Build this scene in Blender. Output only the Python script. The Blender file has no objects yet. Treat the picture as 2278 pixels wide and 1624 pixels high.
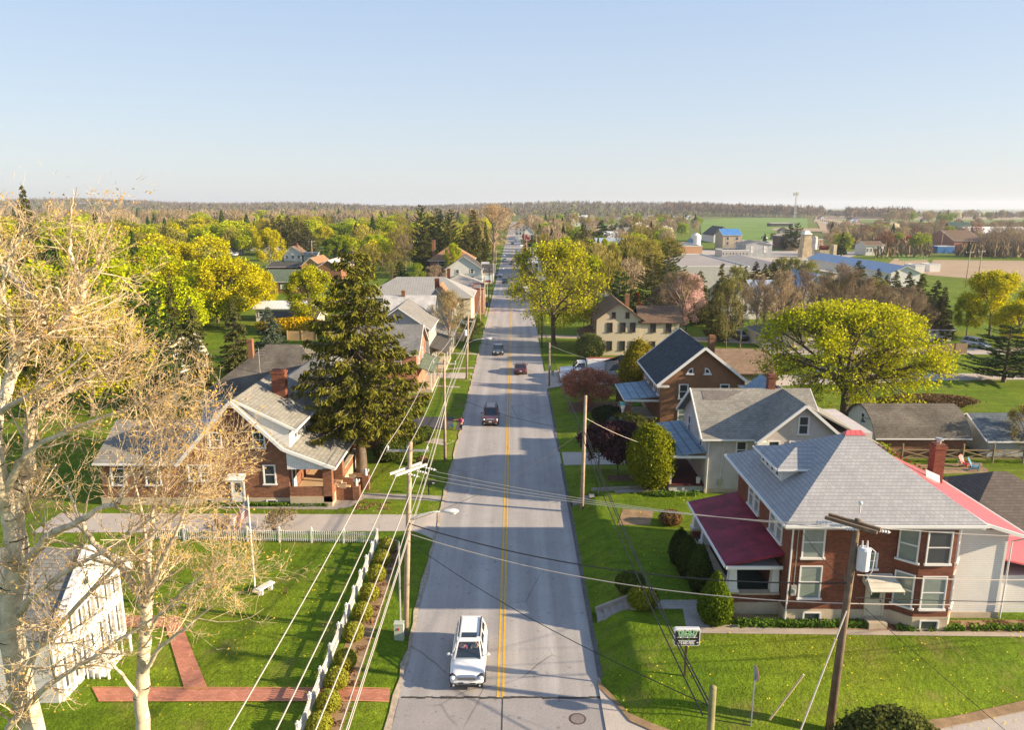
import bpy,math,random
import numpy as np
from mathutils import Vector,Matrix
R=math.radians
scene=bpy.context.scene
# ------------------------------------------------------------------ camera
F_,CX_,CY_,CAMZ=1640.0,1139.0,812.0,24.0
PITCH,YAW=R(12.2),R(0.17)
cam_d=bpy.data.cameras.new('camera');cam=bpy.data.objects.new('camera',cam_d)
scene.collection.objects.link(cam);scene.camera=cam
cam_d.sensor_width=36.0;cam_d.lens=36.0*F_/2278.0
cam_d.clip_start=0.5;cam_d.clip_end=20000
cam.location=(0,0,CAMZ);cam.rotation_euler=(R(90)-PITCH,0,YAW)
# ------------------------------------------------------------------ light
SUN_EL=R(18.5)
_sa=Vector((0.981,-0.19,0)).normalized()
SUN=Vector((_sa.x*math.cos(SUN_EL),_sa.y*math.cos(SUN_EL),math.sin(SUN_EL)))
sl=bpy.data.lights.new('sun','SUN');sl.energy=5.0;sl.angle=R(0.53);sl.color=(1.0,0.80,0.55)
so=bpy.data.objects.new('sun',sl);scene.collection.objects.link(so)
so.location=(60,-20,60);so.rotation_euler=SUN.to_track_quat('Z','Y').to_euler()
w=bpy.data.worlds.new("World");scene.world=w;w.use_nodes=True
wn=w.node_tree.nodes;wl=w.node_tree.links
bg=wn['Background'];sky=wn.new('ShaderNodeTexSky');sky.sky_type='NISHITA';sky.sun_disc=False
sky.sun_elevation=SUN_EL;sky.sun_rotation=math.atan2(_sa.x,_sa.y)
sky.altitude=200;sky.air_density=1.0;sky.dust_density=1.3;sky.ozone_density=1.5
tcw=wn.new('ShaderNodeTexCoord');sxw=wn.new('ShaderNodeSeparateXYZ');rw=wn.new('ShaderNodeValToRGB');mw=wn.new('ShaderNodeMix');mw.data_type='RGBA'
wl.new(tcw.outputs['Generated'],sxw.inputs[0]);wl.new(sxw.outputs[2],rw.inputs[0]);SKS=0.10;e_=rw.color_ramp.elements
for k_,(p_,c_) in enumerate(((0,(.290,.292,.298)),(.03,(.288,.300,.312)),(.11,(.248,.284,.328)),(.26,(.190,.245,.335)),(1,(.09,.145,.26)))):
 if k_>1:e_.new(p_)
 e_[k_].position=p_;e_[k_].color=(c_[0],c_[1],c_[2],1)
sc_=wn.new('ShaderNodeVectorMath');sc_.operation='SCALE';wl.new(rw.outputs[0],sc_.inputs[0]);sc_.inputs['Scale'].default_value=1/SKS
mw.inputs[0].default_value=.15;wl.new(sc_.outputs[0],mw.inputs[6]);wl.new(sky.outputs[0],mw.inputs[7]);wl.new(mw.outputs[2],bg.inputs[0]);bg.inputs[1].default_value=SKS
scene.view_settings.view_transform='Standard';scene.view_settings.look='None'
scene.view_settings.exposure=1.36;scene.view_settings.gamma=1.0
scene.cycles.max_bounces=6;scene.cycles.diffuse_bounces=3;scene.cycles.glossy_bounces=2
scene.cycles.transmission_bounces=4;scene.cycles.transparent_max_bounces=8
scene.cycles.caustics_reflective=False;scene.cycles.caustics_refractive=False
# ------------------------------------------------------------------ photo measures to ground points
def ray(px,py):
 u=(px-CX_)/F_;v=(py-CY_)/F_
 y=math.cos(PITCH)-v*math.sin(PITCH);z=-math.sin(PITCH)-v*math.cos(PITCH)
 c,s=math.cos(YAW),math.sin(YAW)
 return(u*c-y*s,u*s+y*c,z)
def gz(px,py,z=0.0):
 r=ray(px,py);t=(z-CAMZ)/r[2];return(r[0]*t,r[1]*t)
def atY(px,py,Y):
 r=ray(px,py);t=Y/r[1];return(r[0]*t,CAMZ+r[2]*t)
def smooth(a,b,x):
 t=np.clip((np.asarray(x,float)-a)/(b-a),0,1);return t*t*(3-2*t)
def yedge(x):return np.interp(x,[4.4,5.5,7.5,12,18,25,40,80],[33.5,31,29.6,29.2,30,31.8,36,48])
def hgt(x,y):
 x=np.asarray(x,float);y=np.asarray(y,float)
 hr=np.interp(y,[62.5,65.6,70.5,74,100,140],[.95,.04,.04,.3,.3,0.04])
 hr=0.04+(hr-0.04)*smooth(0.3,3.2,y-yedge(x))
 b=smooth(4.5,6.7,x)
 h=0.04+(hr-0.04)*b*(1-smooth(60,75,x))
 h=h+smooth(5.9,6.8,-x)*0.07
 nt=((y>39.1)&(y<40.25))|((y>56.2)&(y<57.25));h=np.where(nt&(x>4.5)&(x<7.0),np.minimum(h,-.1),h)
 h=np.where((x>-5.85)&(x<4.45),-0.03,h)
 az=x/np.maximum(y,1.0)
 far=smooth(1250,2100,y)
 return h+far*(14-34*smooth(0.12,0.60,az)+7*smooth(-0.1,0.5,-az)+6*np.sin(x/310.0)+4*np.sin(x/107.0+y/300))
def G(px,py,dz=0.0):
 z=0.0
 for _ in range(6):
  p=gz(px,py,z+dz);z=float(hgt(p[0],p[1]))
 return(p[0],p[1],z)
# ------------------------------------------------------------------ objects
C=scene.collection
ORG=[Vector((0,0,0))]
def tag(o,label=None,cat=None,group=None,kind=None):
 if label:o['label']=label
 if cat:o['category']=cat
 if group:o['group']=group
 if kind:o['kind']=kind
 return o
def thing(name,label,cat,loc=(0,0,0),group=None):
 o=bpy.data.objects.new(name,None);C.objects.link(o);o.location=loc;o.empty_display_size=.3
 ORG[0]=Vector(loc)
 return tag(o,label,cat,group)
def unit(v):return Vector(v).normalized()
class MB:
 def __init__(s):s.v=[];s.f=[];s.m=[];s.mi=0;s.smooth=False
 def add(s,vs,fs,mi=None):
  b=len(s.v);s.v.extend([tuple(p) for p in vs]);s.f.extend([tuple(i+b for i in f) for f in fs])
  s.m.extend([s.mi if mi is None else mi]*len(fs));return s
 def box(s,x0,x1,y0,y1,z0,z1,mi=None):
  return s.add([(x0,y0,z0),(x1,y0,z0),(x1,y1,z0),(x0,y1,z0),(x0,y0,z1),(x1,y0,z1),(x1,y1,z1),(x0,y1,z1)],[(0,3,2,1),(4,5,6,7),(0,1,5,4),(1,2,6,5),(2,3,7,6),(3,0,4,7)],mi)
 def bar(s,p0,p1,w,h,up=(0,0,1),mi=None):
  p0=Vector(p0);p1=Vector(p1);d=(p1-p0).normalized();u=Vector(up)
  if abs(d.dot(u))>.99:u=Vector((0,1,0))
  a=d.cross(u).normalized();b=a.cross(d).normalized()
  vs=[p+a*(i*w/2)+b*(j*h/2) for p in(p0,p1) for i,j in((-1,-1),(1,-1),(1,1),(-1,1))]
  return s.add(vs,[(0,3,2,1),(4,5,6,7),(0,1,5,4),(1,2,6,5),(2,3,7,6),(3,0,4,7)],mi)
 def poly(s,pts,mi=None):return s.add(pts,[tuple(range(len(pts)))],mi)
 def slab(s,pts,t,mi=None):
  P=[Vector(p) for p in pts];n=(P[1]-P[0]).cross(P[2]-P[0]).normalized()
  if n.z<0:P.reverse();n=-n
  k=len(P);vs=P+[p-n*t for p in P]
  fs=[tuple(range(k)),tuple(range(2*k-1,k-1,-1))]+[(i,k+i,k+(i+1)%k,(i+1)%k) for i in range(k)]
  return s.add(vs,fs,mi)
 def extr(s,pts,d,mi=None):
  P=[Vector(p) for p in pts];d=Vector(d);n=(P[1]-P[0]).cross(P[2]-P[0])
  if n.dot(d)>0:P.reverse()
  k=len(P);vs=P+[p+d for p in P]
  fs=[tuple(range(k)),tuple(range(2*k-1,k-1,-1))]+[(i,k+i,k+(i+1)%k,(i+1)%k) for i in range(k)]
  return s.add(vs,fs,mi)
 def tube(s,pts,r,n=8,mi=None,cap=True):
  pts=[Vector(p) for p in pts];rs=r if isinstance(r,(list,tuple)) else[r]*len(pts)
  vs=[];prev=None
  for i,p in enumerate(pts):
   d=(pts[min(i+1,len(pts)-1)]-pts[max(i-1,0)]).normalized()
   a=prev if prev is not None else(Vector((1,0,0)) if abs(d.x)<.9 else Vector((0,1,0)))
   a=(a-d*a.dot(d)).normalized();prev=a;b=d.cross(a)
   vs+=[p+(a*math.cos(2*math.pi*k/n)+b*math.sin(2*math.pi*k/n))*rs[i] for k in range(n)]
  fs=[(i*n+k,i*n+(k+1)%n,(i+1)*n+(k+1)%n,(i+1)*n+k) for i in range(len(pts)-1) for k in range(n)]
  if cap:fs+=[tuple(range(n-1,-1,-1)),tuple((len(pts)-1)*n+k for k in range(n))]
  return s.add(vs,fs,mi)
 def cyl(s,x,y,z0,z1,r,n=12,r2=None,mi=None):
  return s.tube([(x,y,z0),(x,y,z1)],[r,r if r2 is None else r2],n,mi)
 def ball(s,c,rx,ry,rz,n=12,m=8,mi=None):
  vs=[];c=Vector(c)
  for j in range(m+1):
   t=math.pi*j/m
   for i in range(n):
    a=2*math.pi*i/n;vs.append(c+Vector((rx*math.sin(t)*math.cos(a),ry*math.sin(t)*math.sin(a),rz*math.cos(t))))
  fs=[(j*n+i,(j+1)*n+i,(j+1)*n+(i+1)%n,j*n+(i+1)%n) for j in range(m) for i in range(n)]
  return s.add(vs,fs,mi)
 def loft(s,rings,mi=None,cap=True):
  n=len(rings[0]);vs=[p for r_ in rings for p in r_]
  fs=[(i*n+k,i*n+(k+1)%n,(i+1)*n+(k+1)%n,(i+1)*n+k) for i in range(len(rings)-1) for k in range(n)]
  if cap:fs+=[tuple(range(n-1,-1,-1)),tuple((len(rings)-1)*n+k for k in range(n))]
  return s.add(vs,fs,mi)
 def obj(s,name,mats,parent=None,loc=None,smooth=False,bevel=0):
  me=bpy.data.meshes.new(name);o0=ORG[0] if parent is not None else(Vector(loc) if loc is not None else Vector((0,0,0)))
  me.from_pydata([(p[0]-o0.x,p[1]-o0.y,p[2]-o0.z) for p in s.v],[],s.f)
  if not isinstance(mats,(list,tuple)):mats=[mats]
  for m_ in mats:me.materials.append(m_)
  if len(mats)>1:me.polygons.foreach_set('material_index',s.m)
  if smooth:me.polygons.foreach_set('use_smooth',[True]*len(me.polygons))
  me.update();o=bpy.data.objects.new(name,me);C.objects.link(o)
  if parent is not None:o.parent=parent
  elif loc is not None:o.location=loc
  if bevel:
   b=o.modifiers.new('b','BEVEL');b.width=bevel;b.segments=2;b.limit_method='ANGLE'
  return o
def copy_tree(o,parent=None):
 c=o.copy();C.objects.link(c)
 if parent is not None:c.parent=parent
 for ch in o.children:copy_tree(ch,c)
 return c
def np_mesh(name,V,F,mats,mi=None,smooth=False):
 me=bpy.data.meshes.new(name);n,m=len(V),len(F)
 me.vertices.add(n);me.vertices.foreach_set('co',np.ascontiguousarray(V,dtype=np.float32).ravel())
 me.loops.add(m*4);me.loops.foreach_set('vertex_index',np.ascontiguousarray(F,dtype=np.int32).ravel())
 me.polygons.add(m);me.polygons.foreach_set('loop_start',np.arange(0,m*4,4,dtype=np.int32))
 me.polygons.foreach_set('loop_total',np.full(m,4,dtype=np.int32))
 for q in mats:me.materials.append(q)
 if mi is not None:me.polygons.foreach_set('material_index',np.asarray(mi,dtype=np.int32))
 if smooth:me.polygons.foreach_set('use_smooth',np.ones(m,dtype=bool))
 me.update(calc_edges=True);me.validate();return me
def np_obj(name,me,loc=(0,0,0),parent=None):
 o=bpy.data.objects.new(name,me);C.objects.link(o);o.location=loc
 if parent is not None:o.parent=parent
 return o
# ------------------------------------------------------------------ materials
class NT:
 def __init__(s,m):s.t=m.node_tree;s.n=s.t.nodes;s.l=s.t.links
 def new(s,ty,**kw):
  n=s.n.new(ty)
  for k,v in kw.items():setattr(n,k,v)
  return n
 def link(s,a,b):s.l.new(a,b)
 def math(s,op,a,b=None):
  n=s.new('ShaderNodeMath',operation=op)
  for i,q in enumerate((a,b)):
   if q is None:continue
   if isinstance(q,(int,float)):n.inputs[i].default_value=q
   else:s.link(q,n.inputs[i])
  return n.outputs[0]
 def noise(s,vec,scale,detail=3,rough=.55):
  n=s.new('ShaderNodeTexNoise');n.inputs['Scale'].default_value=scale
  n.inputs['Detail'].default_value=detail;n.inputs['Roughness'].default_value=rough
  if vec is not None:s.link(vec,n.inputs['Vector'])
  return n.outputs['Fac']
 def ramp(s,fac,stops):
  n=s.new('ShaderNodeValToRGB');e=n.color_ramp.elements
  while len(e)<len(stops):e.new(.5)
  for i,(p,c) in enumerate(stops):
   e[i].position=p;e[i].color=(c[0],c[1],c[2],1) if not isinstance(c,(int,float)) else(c,c,c,1)
  s.link(fac,n.inputs[0]);return n.outputs[0]
 def mix(s,fac,a,b,mode='MIX'):
  n=s.new('ShaderNodeMix',data_type='RGBA',blend_type=mode)
  for i,q in((0,fac),(6,a),(7,b)):
   if isinstance(q,(int,float)):n.inputs[i].default_value=q
   elif isinstance(q,tuple):n.inputs[i].default_value=(q[0],q[1],q[2],1)
   else:s.link(q,n.inputs[i])
  return n.outputs[2]
 def boxuv(s,pos,nor):
  a=s.new('ShaderNodeSeparateXYZ');s.link(nor,a.inputs[0]);p=s.new('ShaderNodeSeparateXYZ');s.link(pos,p.inputs[0])
  g=s.math('GREATER_THAN',s.math('ABSOLUTE',a.outputs[0]),s.math('ABSOLUTE',a.outputs[1]))
  m=s.new('ShaderNodeMix',data_type='FLOAT');s.link(g,m.inputs[0]);s.link(p.outputs[0],m.inputs[2]);s.link(p.outputs[1],m.inputs[3])
  c=s.new('ShaderNodeCombineXYZ');s.link(m.outputs[0],c.inputs[0]);s.link(p.outputs[2],c.inputs[1]);return c.outputs[0],m.outputs[0],p.outputs[2]
_MC={}
def lin(c):return c
def M(name,col,rough=.75,pat=None,var=.18,vs=.6,metal=0.0,bump=0.0,spec=.3,a=None,b=None,k=1.0,local=False,coat=0.0):
 if name in _MC:return _MC[name]
 m=bpy.data.materials.new(name);m.use_nodes=True;t=NT(m);bs=t.n['Principled BSDF'];_MC[name]=m
 bs.inputs['Roughness'].default_value=rough;bs.inputs['Metallic'].default_value=metal
 bs.inputs['Specular IOR Level'].default_value=spec;bs.inputs['Coat Weight'].default_value=coat
 geo=t.new('ShaderNodeNewGeometry');tc=t.new('ShaderNodeTexCoord')
 pos=tc.outputs['Object'] if local else geo.outputs['Position']
 uv,u,z=t.boxuv(pos,tc.outputs['Normal'] if local else geo.outputs['True Normal'])
 base=(col[0],col[1],col[2]);bmp=None
 dk=lambda f:(col[0]*f,col[1]*f,col[2]*f)
 if pat in('brick','shingle','slate'):
  bt=t.new('ShaderNodeTexBrick');t.link(uv,bt.inputs['Vector']);bt.inputs['Scale'].default_value=1
  if pat=='brick':bw,rh,ms,mo=.225*k,.078*k,.009,b or(.36,.33,.29)
  elif pat=='slate':bw,rh,ms,mo=.42*k,.2*k,.010,dk(.60)
  else:bw,rh,ms,mo=.36*k,.13*k,.009,dk(.5)
  bt.inputs['Brick Width'].default_value=bw;bt.inputs['Row Height'].default_value=rh;bt.inputs['Mortar Size'].default_value=ms
  bt.inputs['Mortar Smooth'].default_value=.3;bt.inputs['Bias'].default_value=0
  f=.28 if pat=='brick' else .08 if pat=='slate' else .14
  bt.inputs['Color1'].default_value=(*dk(1-f),1);bt.inputs['Color2'].default_value=(*(a or dk(1+f)),1)
  bt.inputs['Mortar'].default_value=(*mo,1);base=bt.outputs['Color'];bmp=bt.outputs['Fac']
 elif pat=='siding':
  fr=t.math('FRACT',t.math('DIVIDE',z,.13*k));ln=t.ramp(fr,[(0,.45),(.14,1.0),(1.0,.93)])
  base=t.mix(1.0,base,ln,'MULTIPLY')
 elif pat=='seam':
  fr=t.math('FRACT',t.math('DIVIDE',u,.5*k));ln=t.ramp(fr,[(0,.35),(.06,.5),(.12,1.0),(.94,1.0),(1.0,1.15)])
  base=t.mix(1.0,base,ln,'MULTIPLY')
 elif pat=='board':
  fr=t.math('FRACT',t.math('DIVIDE',u,.16*k));ln=t.ramp(fr,[(0,.4),(.1,1.0),(1.0,.95)])
  base=t.mix(1.0,base,ln,'MULTIPLY')
 if var:
  n1=t.noise(pos,vs,5,.6);v=t.ramp(n1,[(.3,1-var),(.7,1+var)])
  base=t.mix(1.0,base,v,'MULTIPLY')
  n2=t.noise(pos,vs*14,2,.5);v2=t.ramp(n2,[(.3,1-var*.5),(.7,1+var*.5)])
  base=t.mix(1.0,base,v2,'MULTIPLY')
 if isinstance(base,tuple):bs.inputs['Base Color'].default_value=(*base,1)
 else:t.link(base,bs.inputs['Base Color'])
 if bump:
  bn=t.new('ShaderNodeBump');bn.inputs['Strength'].default_value=bump;bn.inputs['Distance'].default_value=.03
  t.link(bmp if bmp is not None else t.noise(pos,vs*20,3),bn.inputs['Height'])
  if bmp is not None:bn.invert=True
  t.link(bn.outputs[0],bs.inputs['Normal'])
 return m
def leaf_mat(name,trans=.3,v=.35):
 m=bpy.data.materials.new(name);m.use_nodes=True;t=NT(m);t.n.remove(t.n['Principled BSDF'])
 oi=t.new('ShaderNodeObjectInfo');ge=t.new('ShaderNodeNewGeometry')
 br=t.ramp(ge.outputs['Random Per Island'],[(0,1-v),(1,1+v)])
 c=t.mix(1.0,oi.outputs['Color'],br,'MULTIPLY')
 d=t.new('ShaderNodeBsdfDiffuse');tr=t.new('ShaderNodeBsdfTranslucent');mx=t.new('ShaderNodeMixShader')
 t.link(c,d.inputs[0]);t.link(c,tr.inputs[0]);mx.inputs[0].default_value=trans
 t.link(d.outputs[0],mx.inputs[1]);t.link(tr.outputs[0],mx.inputs[2]);t.link(mx.outputs[0],t.n['Material Output'].inputs[0])
 return m
LEAF=leaf_mat('leaf',.35,.4);NEEDLE=leaf_mat('needle',.12,.5);TWIG=leaf_mat('twig',.0,.35)
BARK=M('bark',(.13,.10,.075),.9,var=.35,vs=3,bump=.4)
BARK_T=M('bark_tan',(.30,.22,.15),.9,var=.3,vs=3)
BARK_W=M('bark_sycamore',(.56,.475,.34),.85,var=.38,vs=1.6,bump=.3)
# ================================================================== SETTING
def grass_mat():
 m=bpy.data.materials.new('grass');m.use_nodes=True;t=NT(m);bs=t.n['Principled BSDF']
 bs.inputs['Roughness'].default_value=.9;bs.inputs['Specular IOR Level'].default_value=.1
 g=t.new('ShaderNodeNewGeometry').outputs['Position']
 big=t.noise(g,.09,5,.6);med=t.noise(g,1.3,5,.7);fine=t.noise(g,13.0,3,.75)
 c=t.ramp(big,[(.3,(.072,.128,.007)),(.5,(.108,.165,.008)),(.7,(.160,.195,.014))])
 c=t.mix(1.0,c,t.ramp(med,[(.28,.72),(.5,1.0),(.74,1.28)]),'MULTIPLY')
 c=t.mix(1.0,c,t.ramp(fine,[(.3,.45),(.7,1.6)]),'MULTIPLY')
 mwn=t.new('ShaderNodeMapping');mwn.inputs['Scale'].default_value=(.12,1.5,1);t.link(g,mwn.inputs[0]);c=t.mix(1.0,c,t.ramp(t.noise(mwn.outputs[0],1.0,2),[(.35,.88),(.65,1.12)]),'MULTIPLY')
 dry=t.ramp(t.noise(g,.35,4,.7),[(.54,0.0),(.70,0.6)]);c=t.mix(dry,c,(.19,.155,.05))
 p=t.new('ShaderNodeSeparateXYZ');t.link(g,p.inputs[0])
 farb=t.ramp(t.math('DIVIDE',p.outputs[1],1500.0),[(.12,0.0),(.5,.6)])
 earth=t.ramp(t.noise(g,.012,4,.6),[(.45,0.0),(.55,1.0)])
 c=t.mix(t.math('MULTIPLY',farb,earth),c,(.16,.12,.07))
 t.link(c,bs.inputs['Base Color'])
 b=t.new('ShaderNodeBump');b.inputs['Strength'].default_value=.7;b.inputs['Distance'].default_value=.12
 t.link(t.noise(g,3.2,4,.7),b.inputs['Height']);t.link(b.outputs[0],bs.inputs['Normal']);return m
def asphalt_mat(name,c0,streak=.16):
 m=bpy.data.materials.new(name);m.use_nodes=True;t=NT(m);bs=t.n['Principled BSDF']
 bs.inputs['Roughness'].default_value=.85;bs.inputs['Specular IOR Level'].default_value=.25
 g=t.new('ShaderNodeNewGeometry').outputs['Position']
 mp=t.new('ShaderNodeMapping');mp.inputs['Scale'].default_value=(1.0,.035,1.0);t.link(g,mp.inputs[0])
 s1=t.noise(mp.outputs[0],1.1,4,.6);n2=t.noise(g,.5,4,.6);n3=t.noise(g,22,2,.8)
 c=t.mix(1.0,c0,t.ramp(s1,[(.3,1-streak),(.7,1+streak)]),'MULTIPLY')
 c=t.mix(1.0,c,t.ramp(n2,[(.3,.93),(.7,1.06)]),'MULTIPLY')
 c=t.mix(1.0,c,t.ramp(n3,[(.25,.74),(.75,1.26)]),'MULTIPLY')
 if streak>.1:
  p=t.new('ShaderNodeSeparateXYZ');t.link(g,p.inputs[0]);wob=t.math('ADD',p.outputs[0],t.math('MULTIPLY',t.noise(mp.outputs[0],.5,2),.8));tr_=t.math('SINE',t.math('MULTIPLY',wob,3.3));c=t.mix(1.0,c,t.ramp(t.math('MULTIPLY_ADD',tr_,.5),[(0,1.0),(1,1.12)]),'MULTIPLY')
 v=t.new('ShaderNodeTexVoronoi',feature='DISTANCE_TO_EDGE');v.inputs['Scale'].default_value=.22;mv=t.mix(.35,g,t.new('ShaderNodeTexNoise').outputs['Color']);t.link(mv,v.inputs['Vector']);ck=t.ramp(v.outputs['Distance'],[(0,.45),(.006,1.0)]);msk=t.ramp(t.noise(g,.11,2),[(.5,0),(.58,1)]);c=t.mix(msk,c,t.mix(1.0,c,ck,'MULTIPLY'))
 sp=t.ramp(t.noise(g,2.6,2,.4),[(.27,.72),(.33,1.0)]);c=t.mix(1.0,c,sp,'MULTIPLY')
 t.link(c,bs.inputs['Base Color']);return m
M_GRASS=grass_mat()
M_ROAD=asphalt_mat('road_asphalt',(.325,.305,.29));M_DRIVE=asphalt_mat('drive_asphalt',(.43,.38,.33),.06)
M_DARKDRIVE=asphalt_mat('fresh_asphalt',(.075,.07,.072),.05)
M_CONC=M('concrete',(.38,.32,.26),.85,var=.14,vs=1.2);M_CONC2=M('old_concrete',(.30,.27,.235),.9,var=.25,vs=.8)
M_YEL=M('yellow_paint',(.62,.36,.035),.6,var=.16,vs=2.5)
M_DIRT=M('bare_soil',(.28,.185,.10),.95,var=.3,vs=1.5,bump=.4);M_MULCH=M('mulch',(.15,.085,.05),.95,var=.4,vs=2.5,bump=.5)
M_FIELD=M('field_stubble',(.36,.26,.165),.95,var=.12,vs=.02);M_FGREEN=M('field_green',(.12,.21,.022),.95,var=.22,vs=.012)
def structure(o,):return tag(o,kind='structure')
def grid_axis(lo,d0,d1,hi,fine,mult,extra=()):
 a=list(np.arange(d0,d1+.01,fine));s=fine;x=d1
 while x<hi:s*=mult;x+=s;a.append(x)
 s=fine;x=d0
 while x>lo:s*=mult;x-=s;a.append(x)
 return np.array(sorted(set(np.round(list(a)+list(extra),3))))
gx=grid_axis(-7000,-40,64,7000,1.0,1.16,[-7,-6.6,-6.3,-5.9,-5.84,4.44,4.5,4.75,5.3,5.6,5.9,6.3,6.6])
gy=grid_axis(-60,22,150,9500,1.0,1.045,[39.05,39.14,40.22,40.3,56.15,56.24,57.22,57.3])
X,Y=np.meshgrid(gx,gy);Z=hgt(X,Y)
ny,nx=X.shape;idx=np.arange(nx*ny).reshape(ny,nx)
Fq=np.stack([idx[:-1,:-1],idx[:-1,1:],idx[1:,1:],idx[1:,:-1]],-1).reshape(-1,4)
structure(np_obj('ground',np_mesh('ground',np.stack([X,Y,Z],-1).reshape(-1,3),Fq,[M_GRASS],smooth=True)))
def sheet(name,rows,dz,mat,follow=True):
 P=np.array(rows,float);h=hgt(P[...,0],P[...,1]) if follow else np.zeros(P.shape[:2])
 V=np.concatenate([P,(np.maximum(h,0)+dz)[...,None]],-1);r_,c_=P.shape[:2];ix=np.arange(r_*c_).reshape(r_,c_)
 F=np.stack([ix[:-1,:-1],ix[:-1,1:],ix[1:,1:],ix[1:,:-1]],-1).reshape(-1,4)
 me=np_mesh(name,V.reshape(-1,3),F,[mat])
 if sum(p.normal.z for p in me.polygons)<0:me.flip_normals()
 return structure(np_obj(name,me))
def quad_sheet(name,c,mat,dz=.012,step=1.2):
 c=[np.array(p[:2],float) for p in c];L1=max(np.linalg.norm(c[1]-c[0]),np.linalg.norm(c[2]-c[3]));L2=max(np.linalg.norm(c[3]-c[0]),np.linalg.norm(c[2]-c[1]))
 n1=int(min(60,max(1,L1/step)));n2=int(min(60,max(1,L2/step)))
 return sheet(name,[[(c[0]*(1-u)+c[1]*u)*(1-v)+(c[3]*(1-u)+c[2]*u)*v for u in np.linspace(0,1,n1+1)] for v in np.linspace(0,1,n2+1)],dz,mat)
def psheet(name,px,mat,dz=.012,step=1.2):return quad_sheet(name,[G(*p) for p in px],mat,dz,step)
ys=[8,18,26,33.5,40,60,90,130,200,300,450,700,1150]
sheet('road',[[(-5.9,y),(-3,y),(0,y),(4.5,y)] for y in ys],0.012,M_ROAD,False)
M_ROAD2=asphalt_mat('crossing_asphalt',(.295,.275,.265),.04)
structure(MB().poly([(-6.1,12,.022),(4.5,12,.022),(4.5,32.3,.022),(-5.7,32.3,.022)]).obj('junction_pavement',M_ROAD2))
for x0,x1 in((-.86,-.74),(-.60,-.48)):
 sheet('road_marking',[[(x0,y),(x1,y)] for y in[32.4,60,100,200,400,800]],.02,M_YEL,False)
M_TAR=M('tar',(.05,.047,.045),.7,var=.3,vs=3)
b=MB();rr=random.Random(3)
for i in range(26):
 x0=-5.6+i*.39;a=.05+.05*rr.random();y0=32.35+.08*rr.random()
 b.poly([(x0,y0-a,.03),(x0+.4,y0-a*.8,.03),(x0+.4,y0+a*.7,.03),(x0,y0+a,.03)])
b.poly([(-.62,12,.028),(-.52,12,.028),(-.54,32.3,.028),(-.6,32.3,.028)])
structure(b.obj('road_seam',M_TAR))
mh=gz(1285,1600,.03);b=MB();ring=lambda r0,r1,z:[[(mh[0]+r*math.cos(a),mh[1]+r*math.sin(a),z) for a in np.linspace(0,2*math.pi,25)] for r in(r0,r1)]
A,B_=ring(.33,.40,.034)
for i in range(24):b.poly([A[i],B_[i],B_[i+1],A[i+1]])
b.mi=1;b.poly([(p[0],p[1],.033) for p in ring(.33,.4,.033)[0][:-1]])
mo=b.obj('manhole_cover',[M('iron_ring',(.09,.05,.035),.6),M('manhole_lid',(.20,.175,.16),.7)],loc=(mh[0],mh[1],0))
tag(mo,'round iron manhole cover set in the asphalt at the near junction','manhole cover')
sheet('verge',[[(-5.92-.25*(rr.random()-.3),y),(-5.78+.1*rr.random(),y)] for y in np.arange(26,150,1.3)],.055,M('gravel_edge',(.32,.27,.21),.95,var=.3,vs=4))
sheet('kerb',[[(4.36+.03*rr.random(),y),(4.62+.05*rr.random(),y)] for y in list(np.arange(34,66,1.2))+[66.4]],.06,M('berm',(.12,.11,.10),.9,var=.3,vs=3),False)
sheet('kerb',[[(4.36+.03*rr.random(),y),(4.60+.05*rr.random(),y)] for y in np.arange(70.2,96,1.2)],.06,M('berm',(.12,.11,.10)),False)
xs=[4.3,4.9,5.5,6.5,7.5,9,12,15,18,21,25,32,40,60,80]
sheet('side_street',[[(x,float(yedge(x))-.3) for x in xs],[(x,22) for x in xs],[(x,10) for x in xs]],.07,M_DRIVE,False)
sheet('path',[[(x,float(yedge(x))-.35-.1*rr.random()) for x in xs],[(x,float(yedge(x))+.1+.25*rr.random()) for x in xs]],.08,M_DIRT)
quad_sheet('driveway',[(-36,51.0),(-7.6,51.4),(-7.6,54.4),(-36,54.6)],M_DRIVE,.02)
quad_sheet('driveway',[(-7.6,51.4),(-5.7,50.0),(-5.7,55.6),(-7.6,54.4)],M_DRIVE,.024,.5)
quad_sheet('footpath',[(-13.6,57.7),(-6.1,57.2),(-6.1,58.3),(-13.6,58.9)],M_CONC2,.03)
quad_sheet('footpath',[(-24,55.6),(-14.2,55.4),(-13.4,57.7),(-24,56.15)],M_CONC2,.018)
quad_sheet('footpath',[(-13.4,55.7),(-12.4,57.7),(-13.4,58.2),(-14.6,55.6)],M_CONC2,.034,.5)
psheet('driveway',[(905,953),(1020,957),(1032,930),(925,928)],M_DARKDRIVE,.02)
psheet('footpath',[(892,975),(990,992),(1012,981),(900,970)],M_CONC,.02)
psheet('driveway',[(925,838),(1050,846),(1058,832),(935,829)],M_DRIVE,.02)
psheet('footpath',[(935,826),(1062,821),(1063,818),(940,822)],M_CONC,.02)
psheet('footpath',[(928,858),(1022,863),(1024,860),(930,855)],M_CONC,.02)
psheet('footpath',[(945,786),(1064,790),(1065,787),(950,783)],M_CONC,.02)
psheet('car_park',[(1012,700),(1082,704),(1092,655),(1045,655)],M_DRIVE,.02,3)
M_PAVER=M('brick_paving',(.42,.155,.085),.85,pat='brick',var=.18,vs=1.2,b=(.22,.10,.06))
def paver(name,c,dz=.018):
 m=bpy.data.materials.get('brick_paving');return quad_sheet(name,c,m,dz)
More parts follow.
